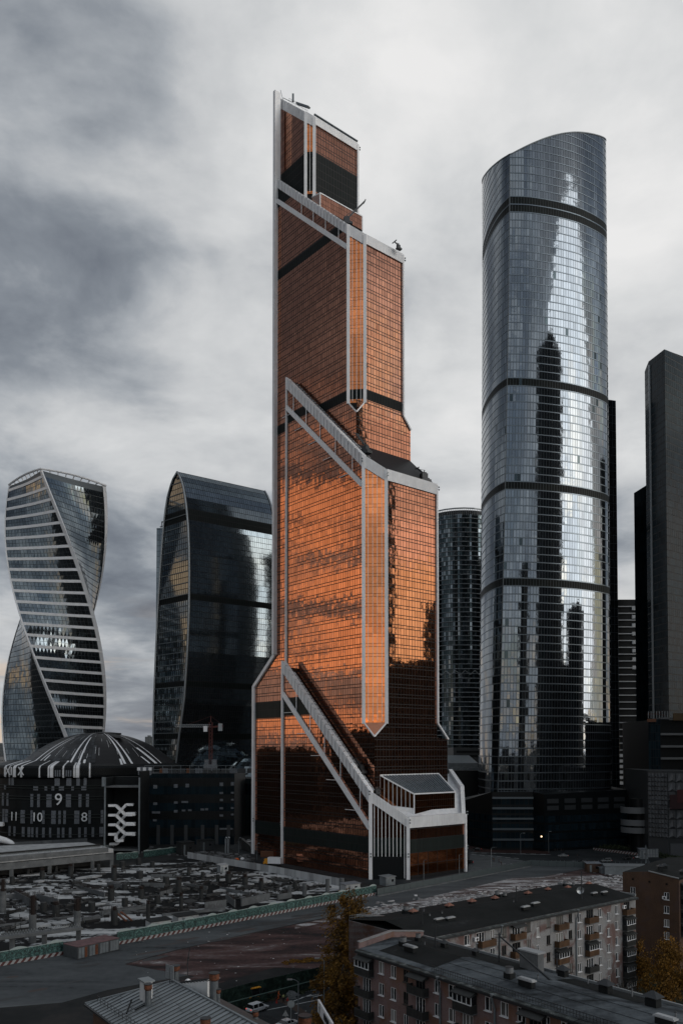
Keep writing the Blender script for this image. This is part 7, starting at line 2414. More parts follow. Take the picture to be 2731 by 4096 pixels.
for px, py in ((2529, 3517), (2595, 3527), (2664, 3537)):
    u, z = hit(px, py, Og, Ug); rects.append((u - .25, u + .25, z - .25, z + .25))
zlow = min(zg0, zg1) - .4
hole_wall('wall', Og, Ug, Wg, zlow, [r for r in rects if r[3] < zlow], 'brick_brown', bb)
m_ = MB(); m_.poly([Og + Z * zlow, Og + Ug * Wg + Z * zlow, Og + Ug * Wg + Z * zg1, Og + Ug * ugm + Z * zgm, Og + Z * zg0]); m_.build('gable', 'brick_brown', bb)
for u, z, w, h in wins: add_window(bb, Og, Ug, u, z, w, h, 0)
blockbody(bb, Og + Bg * 0, Ug, Bg, Wg, 30, min(zg0, zg1), 'room_dark')
Wr = 34
hole_wall('side_wall', Og + Ug * Wg, Bg, Wr, zlow, [], 'brick_brown', bb)
hole_wall('side_wall', Og + Bg * Wr, -Bg, Wr, zlow, [], 'brick_brown', bb)
m_ = MB(); m_.poly([Og + Ug * Wg + Z * zg1, Og + Ug * Wg + Bg * Wr + Z * zg1, Og + Ug * ugm + Bg * Wr + Z * zgm, Og + Ug * ugm + Z * zgm]); m_.poly([Og + Ug * ugm + Z * zgm, Og + Ug * ugm + Bg * Wr + Z * zgm, Og + Bg * Wr + Z * zg0, Og + Z * zg0]); m_.build('roof', 'roof_felt_dark', bb)
m_ = MB(); m_.bar(Og + Ug * ugm + Z * (zgm + .1), Og + Ug * Wg + Z * (zg1 + .1), .4, .2); m_.build('coping', 'coping_metal', bb)
aircon(Og, Ug, hit(2656, 3590, Og, Ug)[0], hit(2656, 3590, Og, Ug)[1], 'white air conditioner under the top window of the brown gable wall')
for px, py in ((2640, 3480), (2655, 3476), (2730, 3500)): vent_cap(G(px, py, zgm), 'low dark hipped vent on the roof of the brown brick block', 'hip', .7)
# balconies on its right flank
for k in range(4): balcony(bb, Og + Ug * Wg, Bg, 1.0, zlow - 3.4 - k * FH, 3.2, 'balcony_dark', glazed=True)

# ================================================================ house with a standing-seam metal roof
ZH = 20.5
E0 = G(342, 4016, ZH)
E0 = Vector((E0.x, E0.y, 0))
hw, rise, LH = 8.4, 2.5, 42.0
hw2 = 4.8; HW = hw + hw2
hs = thing('metal_roofed_house', 'old brick house under a grey standing-seam metal roof at the lower left', 'house', tuple(E0))
mat('sheet_roof', (.21, .235, .25), .42, .35, var=.16, dirt=.35, dscale=.6)
mat('sheet_seam', (.05, .058, .062), .5, .3)
hip = 5.5
def HP(u, b, z): return E0 + DA * u + DB * b + Z * z
rdg0 = HP(hip, hw, ZH + rise); rdg1 = HP(LH, hw, ZH + rise)
m_ = MB(); m_.prism([(v.x, v.y) for v in (HP(.7, .7, 0), HP(LH, .7, 0), HP(LH, HW - .7, 0), HP(.7, HW - .7, 0))], 0, ZH - .15); m_.build('wall', 'brick_brown', hs)
m_ = MB()
m_.poly([HP(0, 0, ZH), HP(LH, 0, ZH), rdg1, rdg0]); m_.poly([HP(LH, HW, ZH + .3), HP(0, HW, ZH + .3), rdg0, rdg1]); m_.poly([HP(0, HW, ZH), HP(0, 0, ZH), rdg0])
m_.build('roof_deck', 'sheet_seam', hs)
wS = .86
n = int(LH / wS)
for side in (0, 1):
    nsh = 0
    for i in range(n):
        u0, u1 = i * wS, (i + 1) * wS
        bmax = hw
        hh_ = hw if side == 0 else hw2
        f_ = lambda u: min(1, max(0.02, u / hip)) * hh_
        m_ = MB(); m_.cv = rnd.random()
        g_ = .035
        cuts = [0, rnd.uniform(2.2, 3.2), rnd.uniform(5, 6.4), 99] if side == 0 else [0, 4, 99]
        for c0, c1 in zip(cuts, cuts[1:]):
            bm0, bm1 = f_(u0), f_(u1)
            if c0 >= min(bm0, bm1) - .1: break
            a0, a1 = c0 + .03, (min(c1, bm0) - .01, min(c1, bm1) - .01)
            def pt(u, b):
                zz = ZH + rise * b / hh_ + .05
                return HP(u, b if side == 0 else HW - b, zz)
            pl = [pt(u0 + g_, a0), pt(u1 - g_, a0), pt(u1 - g_, a1[1]), pt(u0 + g_, a1[0])]
            m_ = MB(); m_.cv = rnd.random(); m_.poly(pl if side == 0 else pl[::-1])
            m_.build('roof_sheet', 'sheet_roof', hs); nsh += 1
        m_ = MB(); b_ = f_(u0)
        p, q = (HP(u0, 0 if side == 0 else HW, ZH + .08), HP(u0, b_ if side == 0 else HW - b_, ZH + rise * b_ / hh_ + .08)); m_.bar(p, q, .045, .1); m_.build('seam', 'sheet_seam', hs)
# hip end sheets
nH = 14
for i in range(nH):
    f0, f1 = i / nH, (i + 1) / nH
    p0, p1 = HP(0, HW * f0 + .03, ZH + .05), HP(0, HW * f1 - .03, ZH + .05)
    def up(f):
        b = HW * f; fr_ = hw / HW; d = f / fr_ if f < fr_ else (1 - f) / (1 - fr_)
        return HP(hip * d, b, ZH + rise * d + .05)
    m_ = MB(); m_.cv = rnd.random(); m_.poly([p1, p0, up(f0), up(f1)]); m_.build('roof_sheet', 'sheet_roof', hs)
m_ = MB(); m_.tube([rdg0 + Z * .1, rdg1 + Z * .1], .14, 6); m_.tube([HP(0, 0, ZH + .1), rdg0 + Z * .1], .1, 6); m_.build('ridge_cap', 'sheet_roof', hs)
railing(hs, [HP(1.2, 1.0, ZH + .3), HP(LH, 1.0, ZH + .3)], .75, 1.1, 'dark_metal', 'roof_railing', .03)
m_ = MB(); m_.bar(HP(0, -.1, ZH - .05), HP(LH, -.1, ZH - .05), .25, .2); m_.build('gutter', 'dark_metal', hs)
m_ = MB(); m_.hexa([HP(2.0, -1.6, ZH - 3.2), HP(7, -1.6, ZH - 3.2), HP(7, .7, ZH - 2.6), HP(2, .7, ZH - 2.6), HP(2.0, -1.6, ZH - 3.1), HP(7, -1.6, ZH - 3.1), HP(7, .7, ZH - 2.5), HP(2, .7, ZH - 2.5)]); m_.build('canopy', 'coping_metal', hs)
def flue(px, py, zb, r, h, label, rusty=True, hr=.5):
    """round flue with rusty cowl, foot seen at px,py at height zb"""
    p = G(px, py, zb)
    t = thing('roof_flue', label, 'flue pipe', tuple(p), 'flue pipes on the metal roof')
    m_ = MB(); m_.lathe(p.x, p.y, [(r * 1.12, zb - .6), (r, zb + .2), (r, zb + h)], 12); m_.build('pipe', mat('flue_grey', (.10, .115, .125), .5, .3, namp=.15, nscale=3), t, smooth=False)
    m_ = MB(); z = zb + h; m_.lathe(p.x, p.y, [(r * .8, z), (r * 1.25, z + .15), (r * 1.25, z + hr), (r * 1.15, z + hr + .02)], 12); m_.build('cowl', 'rust_metal', t)
    m_ = MB(); m_.lathe(p.x, p.y, [(r * 1.35, z + hr + .05), (r * 1.35, z + hr + .12)], 12); m_.build('cowl_cap', 'dark_metal', t)
    return t
flue(593, 4030, ZH + 1.0, .36, 1.9, 'grey flue with rusty cowl in front of the white chimney', hr=.6)
flue(703, 3925, ZH + 2.4, .40, 1.2, 'grey flue with rusty cowl at the left end of the ridge', hr=.55)
flue(857, 3995, ZH + 2.0, .46, 2.0, 'tallest grey flue with large rusty cowl right of the white gable wall', hr=.75)
flue(873, 4000, ZH + 1.9, .23, .7, 'short white pipe with rusty cowl beside the tallest flue', hr=.4)
flue(822, 4130, ZH + 1.2, .42, .8, 'wide flue with rusty cowl cut by the lower edge', hr=.55)
flue(1022, 4090, ZH + .5, .26, .6, 'small flue with striped cowl at the right end of the metal roof', hr=.5)
mat('white_render', (.50, .52, .53), .7, dirt=.6, dscale=1.2)
p = G(585, 4000, ZH + 1.3); t = thing('white_chimney', 'white rendered chimney with tin lid on the metal roof', 'chimney', tuple(p))
m_ = MB(); m_.obox(p + Z * .9, DA, DB, Z, .75, .45, 1.3); m_.build('stack', 'white_render', t); m_ = MB(); m_.obox(p + Z * 2.25, DA, DB, Z, .95, .65, .08); m_.build('lid', 'sheet_roof', t)
t = thing('white_firewall', 'white rendered triangular parapet wall beyond the metal roof ridge', 'wall', tuple(G(780, 3950, ZH + 2.5)))
q0, q1 = G(728, 3942, ZH + 2.3), G(838, 3975, ZH + 2.0)
m_ = MB(); nn = (q1 - q0).cross(Z).normalized() * .35
m_.hexa([q0 + Z * -.5, q1 + Z * -.6, q1 + nn + Z * -.6, q0 + nn + Z * -.5, q0 + Z * .35, q1 + Z * 1.6, q1 + nn + Z * 1.6, q0 + nn + Z * .35]); m_.build('wall', 'white_render', t)
m_ = MB()
for i in range(9):
    f = i / 9; a = q0 + (q1 - q0) * f + Z * (.4 + 1.25 * f); m_.obox(a + (q1 - q0) / 20, (q1 - q0).normalized(), nn.normalized(), Z, .26, .35, .06)
m_.build('coping_bricks', 'dark_stone', t)
p = G(752, 3925, ZH + 2.6); t = thing('white_dish', 'small white satellite dish behind the white parapet wall', 'satellite dish', tuple(p))
m_ = MB(); m_.lathe(p.x, p.y, [(.35, p.z), (.32, p.z + .12), (.18, p.z + .25), (.05, p.z + .3)], 12); m_.build('dish', 'window_white', t, smooth=True)
t = thing('roof_aerial', 'tall thin black aerial rising from the metal roof ridge', 'aerial', tuple(G(751, 3928, ZH + 2.5)))
p = G(751, 3930, ZH + 2.4); m_ = MB(); m_.tube([p, p + Z * 2.7, p + Vector((.3, 0, 4.2))], .045, 5); m_.build('pole', 'dark_metal', t); m_ = MB(); m_.bar(p + Vector((-.1, 0, 2.0)), p + Vector((.15, 0, 3.0)), .08, .08); m_.build('crossbar', 'dark_metal', t)
# antenna panel behind the flue at the ridge
p = G(680, 3905, ZH + 3.2); t = thing('antenna_panel', 'white flat panel billboard behind the left ridge flue', 'panel', tuple(p))
m_ = MB(); U_ = Vector((.75, -.66, 0)); 
for i in range(2):
    for j in range(2):
        m_.obox(p + U_ * (i * .75 - .4) + Z * (j * .8 + .1), U_, Vector((.66, .75, 0)), Z, .36, .03, .38)
m_.build('panel_board', 'rib_metal', t); m_ = MB(); m_.bar(p + Z * -1.2, p + Z * 1, .08, .08); m_.build('panel_post', 'dark_metal', t)
for px, py, px2, py2, l in ((507, 4055, 528, 3998, 'dark plank lying on the left slope of the metal roof'), (540, 4040, 600, 4010, 'dark timber beam behind the front flue on the metal roof'), (700, 3982, 720, 3962, 'short dark batten near the ridge of the metal roof')):
    a, b = G(px, py, ZH + .9), G(px2, py2, ZH + 1.4); m_ = MB(); m_.bar(a, b, .16, .12); o = m_.build('roof_plank', 'dark_stone'); tag(o, l, 'plank')
# ================================================================ trees
def leaf_mat(name, stops):
    m = bpy.data.materials.new(name); m.use_nodes = True
    t = m.node_tree; b = t.nodes['Principled BSDF']; g = NT(t)
    a = g.n('ShaderNodeAttribute', attribute_name='var').outputs['Fac']
    g.put(b.inputs['Base Color'], g.ramp(a, stops)); b.inputs['Roughness'].default_value = .7
    b.inputs['Specular IOR Level'].default_value = .2
    MATS[name] = m
leaf_mat('leaf_gold', [(0, (.05, .030, .008)), (.5, (.15, .075, .012)), (1, (.26, .13, .018))])
leaf_mat('leaf_olive', [(0, (.026, .018, .007)), (.5, (.12, .064, .012)), (1, (.25, .125, .018))])
leaf_mat('leaf_green', [(0, (.012, .018, .010)), (.5, (.03, .042, .022)), (1, (.07, .085, .05))])
mat('bark', (.035, .030, .026), .9, namp=.4, nscale=3)
mat('bark_pale', (.085, .08, .075), .9, namp=.4, nscale=3)


def tree(name, label, base, h, w, nleaf, leafm, leaf=.22, shape='poplar', seed=1, bark='bark', group=None, bare=.0, cat='tree'):
    r = random.Random(seed)
    base = Vector(base)
    t = thing(name, label, cat, tuple(base), group)
    tr = MB(); br = MB(); lf = MB()
    tr.tube([base + Vector((math.sin(i * 1.3 + seed) * .12 * i, math.cos(i + seed) * .1 * i, h * .9 * i / 6)) for i in range(7)], [.02 * h * (1 - i / 7.5) + .03 for i in range(7)], 8)
    clumps = []
    nb = int(26 + h * 1.6)
    for i in range(nb):
        f = r.uniform(.16, .97)
        a = r.uniform(0, 2 * math.pi)
        if shape == 'poplar': R_ = w * (.35 + .75 * math.sin(math.pi * min(1, f * .95 + .08)) ** .7) * r.uniform(.35, 1.05)
        else: R_ = w * math.sin(math.pi * min(1, .2 + f * .75)) * r.uniform(.4, 1.1)
        p0 = base + Vector((0, 0, h * f * .8)); rise = r.uniform(.10, .22) * h if shape == 'poplar' else r.uniform(.02, .12) * h
        p1 = base + Vector((R_ * math.cos(a), R_ * math.sin(a), h * f * .8 + rise))
        pm = (p0 + p1) / 2 + Vector((0, 0, -.03 * h))
        br.tube([p0, pm, p1], [.07, .045, .015], 4, caps=False)
        for k in range(3):
            d = (p1 - p0).normalized() * r.uniform(.3, 1) + Vector((r.gauss(0, .5), r.gauss(0, .5), r.gauss(.4, .4)))
            s = p0 + (p1 - p0) * r.uniform(.4, 1); br.tube([s, s + d * r.uniform(.6, 1.6)], [.03, .008], 3, caps=False)
        clumps.append((p1, r.uniform(.5, 1.25) * w * .27, r.random())); clumps.append((pm, r.uniform(.4, .9) * w * .2, r.random()))
    for i in range(nleaf):
        c, s, tone = r.choice(clumps)
        if r.random() < bare: continue
        v = Vector((r.gauss(0, .5), r.gauss(0, .5), r.gauss(0, .62))) * s
        p = c + v
        n1 = Vector((r.gauss(0, 1), r.gauss(0, 1), r.gauss(0, 1))).normalized(); n2 = n1.orthogonal().normalized()
        n3 = n1.cross(n2)
        z = leaf * r.uniform(.6, 1.3)
        lf.cv = min(1, max(0, tone * .6 + r.random() * .4))
        lf.poly([p - n2 * z, p + n3 * z * .55, p + n2 * z, p - n3 * z * .55])
    tr.build('trunk', bark, t, smooth=True)
    br.build('limbs', bark, t)
    if lf.f: lf.build('crown', leafm, t)
    return t


tb = G(1430, 4180); tree('poplar_tree', 'tallest yellowing poplar left of the nearest apartment block', (tb.x - 1.0, 152, 0), 24.5, 4.6, 17000, 'leaf_olive', .23, 'poplar', 3)
v = at(1370, 3900, 138); tree('poplar_tree', 'golden brown poplar leaning over the lower street billboard', (v.x, 136, 0), 16.5, 4.2, 12000, 'leaf_olive', .22, 'poplar', 5)
v = at(1310, 3900, 150); tree('small_tree', 'small golden tree leftmost beside the poplars above the street lamp', (v.x, 156, 0), 11, 3.4, 7000, 'leaf_gold', .21, 'round', 8)
v = at(1390, 4000, 122); tree('small_tree', 'low golden brown tree at the bottom between street and apartment block', (v.x - .5, 122, 0), 12, 3.6, 8000, 'leaf_olive', .2, 'round', 9)
v = at(1500, 3700, 200); tree('small_tree', 'yellowing tree behind the pale coping of the link building', (at(1465, 3620, 176).x, 176, 0), 16.5, 5.5, 9000, 'leaf_olive', .18, 'round', 12)
v = at(2655, 3800, 165); tree('autumn_tree', 'bright orange autumn tree before the brown brick gable', (v.x, 162, 0), 14.0, 6.0, 12000, 'leaf_gold', .2, 'round', 14)
v = at(2560, 3800, 168); tree('autumn_tree', 'smaller orange tree touching the corner of the second block', (v.x, 170, 0), 13.5, 3.6, 5000, 'leaf_gold', .2, 'round', 15)
v = at(2560, 3850, 150); tree('bare_tree', 'dark bare tree in the shaded courtyard', (v.x - 3, 150, 0), 9, 4.0, 0, 'leaf_olive', seed=16, bark='bark')
v = at(2490, 3850, 148); tree('bare_tree', 'second dark bare tree nearer the second block entrance', (v.x, 148, 0), 9.5, 4.0, 0, 'leaf_olive', seed=17, bark='bark')
for i, (px, Y) in enumerate(((2090, 82), (2240, 78), (2390, 76), (2540, 74), (1990, 92), (2680, 70))):
    v = at(px, 4000, Y)
    tree('bare_shrub_tree', ['leftmost but one of the bare twiggy crowns at the bottom edge', 'third bare twiggy crown along the bottom edge', 'fourth bare twiggy crown along the bottom edge', 'fifth bare twiggy crown along the bottom edge', 'leftmost bare twiggy crown at the bottom edge', 'bare twiggy crown in the lower right corner'][i], (v.x, Y, 0), at(px, 4040 - (i % 3) * 22, Y).z, 2.6, 350, 'leaf_olive', .08, 'round', 30 + i, 'bark_pale')
v = at(460 / 1.0, 4060, 92)
tree('small_tree', 'small golden brown tree under the left corner of the metal roof', (at(330, 4060, 97).x, 97, 0), 17.5, 2.2, 1500, 'leaf_gold', .14, 'round', 21)
# shrubs in beds along the street
r_ = random.Random(5)
def bushes(label, p, q, n, s, m='leaf_green', h=1.0, grp=None):
    a, b = G(*p), G(*q)
    mb = MB()
    for i in range(n):
        c = a + (b - a) * (r_.random()) + Vector((r_.gauss(0, .8), r_.gauss(0, 1.0), 0))
        for k in range(22):
            v = c + Vector((r_.gauss(0, .5), r_.gauss(0, .5), abs(r_.gauss(.5, .4)) * h)) * s
            n1 = Vector((r_.gauss(0, 1), r_.gauss(0, 1), r_.gauss(0, 1))).normalized(); n2 = n1.orthogonal().normalized(); n3 = n1.cross(n2)
            mb.cv = r_.random(); z = .32 * s
            mb.poly([v - n2 * z, v + n3 * z * .6, v + n2 * z, v - n3 * z * .6])
    o = mb.build('shrubs', m); tag(o, label, 'shrubs', kind='stuff')
bushes('low green hedge plants on the planted bank near the red and white barrier', (2300, 3385), (2560, 3402), 170, 1.3)
bushes('dark hedge plants along the fence at the right edge', (2620, 3425), (2731, 3445), 90, 1.3)
bushes('dark clipped shrubs in beds before the stone podium', (2130, 3376), (2500, 3346), 110, .9, 'leaf_green', .7)
bushes('low dark shrubs on the kerb island left of the podium', (1885, 3350), (2110, 3374), 90, .8, 'leaf_green', .7)
bushes('weedy green undergrowth between dark fence and rail above the lower street', (860, 4052), (1400, 3912), 200, .8, 'leaf_green', .8)
bushes('golden brown weeds on the dirt beside the dark fence', (1150, 3850), (1360, 3830), 120, .55, 'leaf_gold', .3)
bushes('dark undergrowth at the foot of the second block', (2300, 3880), (2700, 3780), 160, 1.2, 'leaf_olive', .6)

# ================================================================ vehicles
mat('tyre', (.012, .012, .012), .8); mat('rim_metal', (.25, .26, .27), .35, .7)
mat('car_glass', (.012, .014, .016), .08, .2)
mat('paint_white', (.50, .52, .54), .25); mat('paint_silver', (.26, .28, .29), .25, .5); mat('paint_dark', (.016, .018, .02), .2); mat('paint_yellow', (.62, .27, .02), .4)
mat('lamp_red', (.35, .02, .02), .3, emit=(1, .1, .08, .6)); mat('lamp_white', (.5, .5, .5), .2)


def loft(mb, secs):
    """secs: list of (x, [(y,z),...]) cross sections with equal counts"""
    b = len(mb.v); n = len(secs[0][1])
    for x, s in secs: mb.v += [(x, y, z) for y, z in s]
    for i in range(len(secs) - 1):
        for k in range(n):
            mb.f.append((b + i * n + k, b + (i + 1) * n + k, b + (i + 1) * n + (k + 1) % n, b + i * n + (k + 1) % n)); mb.mi.append(0); mb.var.append(.5)
    mb.f.append(tuple(b + k for k in range(n))); mb.f.append(tuple(b + (len(secs) - 1) * n + k for k in reversed(range(n)))); mb.mi += [0, 0]; mb.var += [.5, .5]


def sec(w, z0, z1, k=.12):
    return [(-w, z0 + k), (-w + k, z0), (w - k, z0), (w, z0 + k), (w, z1 - k), (w - k, z1), (-w + k, z1), (-w, z1 - k)]


def car(label, loc, ang, paint, kind='suv', cat='car', name='parked_car'):
    t = thing(name, label, cat, tuple(loc)); t.rotation_euler = (0, 0, ang)
    L = {'suv': 4.6, 'sedan': 4.7, 'hatch': 4.1}[kind]; h = {'suv': 1.7, 'sedan': 1.45, 'hatch': 1.5}[kind]
    b = MB()
    body = [(-L / 2, sec(.80, .45, .80)), (-L / 2 + .15, sec(.88, .32, .98)), (-L / 2 + .9, sec(.92, .28, 1.02)), (0, sec(.92, .26, 1.02)), (L / 2 - 1.1, sec(.92, .28, .98)), (L / 2 - .2, sec(.86, .32, .80)), (L / 2, sec(.76, .42, .68))]
    loft(b, body); b.build('body', paint, t, rel=False)
    rear = {'suv': (-L / 2 + .25, -L / 2 + .5), 'sedan': (-L / 2 + .75, -L / 2 + 1.5), 'hatch': (-L / 2 + .15, -L / 2 + .6)}[kind]
    c = MB(); z0 = .98
    pts = [(rear[0], z0), (rear[1], h - .04), (.45, h - .04), (L / 2 - 1.15, z0)]
    def P_(x, z, s): return (x, s * (.86 - .2 * (z - z0) / (h - z0)), z)
    for s in (-1, 1):
        q = [P_(*p, s) for p in pts]; c.poly(q if s < 0 else q[::-1])
    for i in range(3): c.poly([P_(*pts[i], 1), P_(*pts[i + 1], 1), P_(*pts[i + 1], -1), P_(*pts[i], -1)])
    c.build('windows', 'car_glass', t, rel=False)
    r_ = MB(); r_.hexa([(pts[1][0] - .05, -.70, h - .05), (.5, -.70, h - .05), (.5, .70, h - .05), (pts[1][0] - .05, .70, h - .05), (pts[1][0], -.64, h + .03), (.42, -.64, h + .03), (.42, .64, h + .03), (pts[1][0], .64, h + .03)])
    for s in (-1, 1):
        for x in (pts[1][0] + .05, .1 - .6 * (kind == 'suv')): r_.bar((x, s * .87, z0), (x + (.12 if x < 0 else .05), s * .68, h), .08, .08)
        r_.bar((L / 2 - 1.15, s * .84, z0), (.45, s * .66, h), .08, .08)
    r_.build('roof', paint, t, rel=False)
    for sx in (-1, 1):
        for sy in (-1, 1):
            x, y = sx * (L / 2 - .85), sy * .80
            wh = MB(); wh.tube([(x, y - .12, .34), (x, y + .12, .34)], .34, 14)
            w = wh.build('wheel', 'tyre', t, rel=False)
            rm = MB(); rm.tube([(x, y + sy * .10, .34), (x, y + sy * .135, .34)], .2, 10); rm.build('rim', 'rim_metal', w, rel=False)
    for sy in (-1, 1):
        m_ = MB(); m_.box(L / 2 - .12, L / 2 + .005, sy * .62 - .16, sy * .62 + .16, .60, .74); m_.build('headlight', 'lamp_white', t, rel=False)
        m_ = MB(); m_.box(-L / 2 - .005, -L / 2 + .1, sy * .66 - .14, sy * .66 + .14, .76, .90); m_.build('tail_light', 'lamp_red', t, rel=False)
        m_ = MB(); m_.box(.75, .95, sy * .95 - .08, sy * .95 + .08, 1.0, 1.14); m_.build('mirror', paint, t, rel=False)
    m_ = MB(); m_.box(L / 2 - .05, L / 2 + .02, -.45, .45, .40, .56); m_.build('grille', 'dark_metal', t, rel=False)
    return t


aA = math.atan2(DA2.y, DA2.x)
def gz(px, py): return G(px, py) + Vector((0, 0, .03))
car('white estate car behind the yellow tractor on the lower street', gz(1030, 4045), aA + .15, 'paint_white', 'suv')
car('white car cut off by the lower edge near the street corner', gz(1150, 4110), aA + .1, 'paint_white', 'sedan')
car('silver hatchback in the dark courtyard at right', G(2605, 4028), R(200), 'paint_silver', 'hatch')
car('silver SUV driving on the street beyond the mesh fence', gz(2423, 3448), R(183), 'paint_silver', 'suv', name='moving_car')
car('dark sedan at the junction beyond the mesh fence', gz(2330, 3454), R(175), 'paint_dark', 'sedan')
car('dark car with red tail lights right of the silver SUV', gz(2510, 3438), R(183), 'paint_dark', 'suv')
car('white car parked at the left foot of the copper tower', gz(995, 3370), R(10), 'paint_white', 'sedan')
car('dark car beside the right corner of the copper tower', gz(1873, 3455), R(160), 'paint_dark', 'hatch')
car('dark parked car among the sheds behind the brown brick block', gz(2655, 3470), R(190), 'paint_dark', 'suv')

for px, py, a, pt, l in ((2560, 3434, 184, 'paint_white', 'white car at the kerb before the site cabin at right'), (2250, 3428, 178, 'paint_silver', 'silver car turning at the junction left of the dark sedan'), (2690, 3478, 160, 'paint_silver', 'silver car parked behind the brown brick block'), (1905, 3402, 176, 'paint_dark', 'dark car on the street behind the copper tower corner')):
    car(l, gz(px, py), R(a), pt, 'sedan')
# box truck at the tower
p = gz(1085, 3462); t = thing('box_truck', 'white box truck with yellow cab by the white column of the copper tower', 'truck', tuple(p)); t.rotation_euler = (0, 0, R(163))
def lb(t, name, m, *boxes):
    m_ = MB()
    for b_ in boxes: m_.box(*b_)
    return m_.build(name, m, t, rel=False)
lb(t, 'cargo_box', 'white_beam', (-4.8, 1.2, -1.25, 1.25, .95, 3.6)); lb(t, 'cab', 'paint_yellow', (1.4, 3.3, -1.1, 1.1, .6, 1.7), (1.4, 2.9, -1.05, 1.05, 1.7, 2.9)); lb(t, 'windscreen', 'car_glass', (2.9, 2.96, -.95, .95, 1.8, 2.7)); lb(t, 'chassis', 'dark_metal', (-4.8, 3.2, -.5, .5, .5, .9))
for x in (-3.4, 2.3):
    for y in (-1.0, 1.0): m_ = MB(); m_.tube([(x, y - .15, .48), (x, y + .15, .48)], .48, 12); m_.build('wheel', 'tyre', t, rel=False)
m_ = MB(); q = gz(1072, 3428); m_.box(q.x - 3.5, q.x + 3.5, q.y, q.y + 2, 0, 2.6); o = m_.build('rust_container', mat('rusty_orange', (.14, .06, .03), .8)); tag(o, 'rust-orange container behind the white box truck', 'container')

# backhoe tractor
p = gz(1008, 4006); t = thing('backhoe_tractor', 'yellow backhoe tractor standing beside the roadworks', 'tractor', tuple(p)); t.rotation_euler = (0, 0, R(208))
m_ = MB(); loft(m_, [(.3, sec(.5, .8, 1.75)), (1.6, sec(.48, .85, 1.65)), (2.2, sec(.4, .9, 1.4))]); m_.build('bonnet', 'paint_yellow', t, rel=False)
lb(t, 'chassis', 'dark_metal', (-1.6, 2.3, -.4, .4, .55, .9))
m_ = MB(); m_.hexa([(-1.4, -.7, .9), (.3, -.7, .9), (.3, .7, .9), (-1.4, .7, .9), (-1.3, -.62, 2.65), (.1, -.62, 2.65), (.1, .62, 2.65), (-1.3, .62, 2.65)]); m_.build('cab_glass', 'car_glass', t, rel=False)
m_ = MB()
for x in (-1.35, .2):
    for y in (-.68, .68): m_.bar((x, y, .9), (x * .96, y * .92, 2.65), .1, .1)
m_.build('cab_frame', 'dark_metal', t, rel=False)
m_ = MB(); loft(m_, [(-1.7, sec(.75, 2.66, 2.78, .04)), (-1.4, sec(.9, 2.64, 2.92, .06)), (.3, sec(.9, 2.64, 2.92, .06)), (.6, sec(.75, 2.66, 2.78, .04))]); m_.build('cab_roof', 'paint_yellow', t, rel=False)
for x, rr_ in ((-.9, .78), (1.7, .52)):
    for y in (-.95, .95):
        m_ = MB(); m_.tube([(x, y - .2, rr_), (x, y + .2, rr_)], rr_, 16); w = m_.build('wheel', 'tyre', t, rel=False); m_ = MB(); m_.tube([(x, y - .22, rr_), (x, y + .22, rr_)], rr_ * .5, 10); m_.build('rim', 'paint_yellow', w, rel=False)
m_ = MB(); m_.bar((.4, -.75, 1.1), (2.6, -.75, .6), .14, .2); m_.bar((.4, .75, 1.1), (2.6, .75, .6), .14, .2); m_.build('loader_arm', 'paint_yellow', t, rel=False)
m_ = MB(); m_.hexa([(2.6, -1.1, .15), (3.3, -1.1, .1), (3.3, 1.1, .1), (2.6, 1.1, .15), (2.5, -1.1, .9), (2.7, -1.1, .95), (2.7, 1.1, .95), (2.5, 1.1, .9)]); m_.build('bucket', 'dark_metal', t, rel=False)
m_ = MB(); m_.bar((-1.6, 0, .9), (-2.6, 0, 2.4), .25, .3); m_.bar((-2.6, 0, 2.4), (-3.3, 0, .9), .2, .25); m_.build('backhoe_arm', 'dark_metal', t, rel=False)
m_ = MB(); m_.tube([(1.2, .35, 1.6), (1.2, .35, 2.9)], .05, 6); m_.build('exhaust', 'white_beam', t, rel=False)

# ================================================================ people
mat('skin', (.26, .15, .11), .6); mat('cloth_orange', (.55, .10, .015), .7); mat('cloth_lime', (.32, .36, .14), .7); mat('cloth_black', (.008, .008, .01), .8); mat('cloth_navy', (.012, .016, .025), .8); mat('hair_dark', (.012, .009, .007), .8)
mat('helmet_orange', (.50, .14, .02), .4)


def skin_mesh(name, verts, edges, radii, sub=1):
    me = bpy.data.meshes.new(name); me.from_pydata(verts, edges, []); ob = bpy.data.objects.new(name, me); col.objects.link(ob)
    md = ob.modifiers.new('s', 'SKIN'); md.use_smooth_shade = True
    for i, r_ in enumerate(radii): me.skin_vertices[0].data[i].radius = (r_, r_) if not isinstance(r_, tuple) else r_
    me.skin_vertices[0].data[0].use_root = True
    if sub: s = ob.modifiers.new('u', 'SUBSURF'); s.levels = sub; s.render_levels = sub
    out = bpy.data.meshes.new_from_object(ob.evaluated_get(bpy.context.evaluated_depsgraph_get()))
    bpy.data.objects.remove(ob); out.name = name
    return out


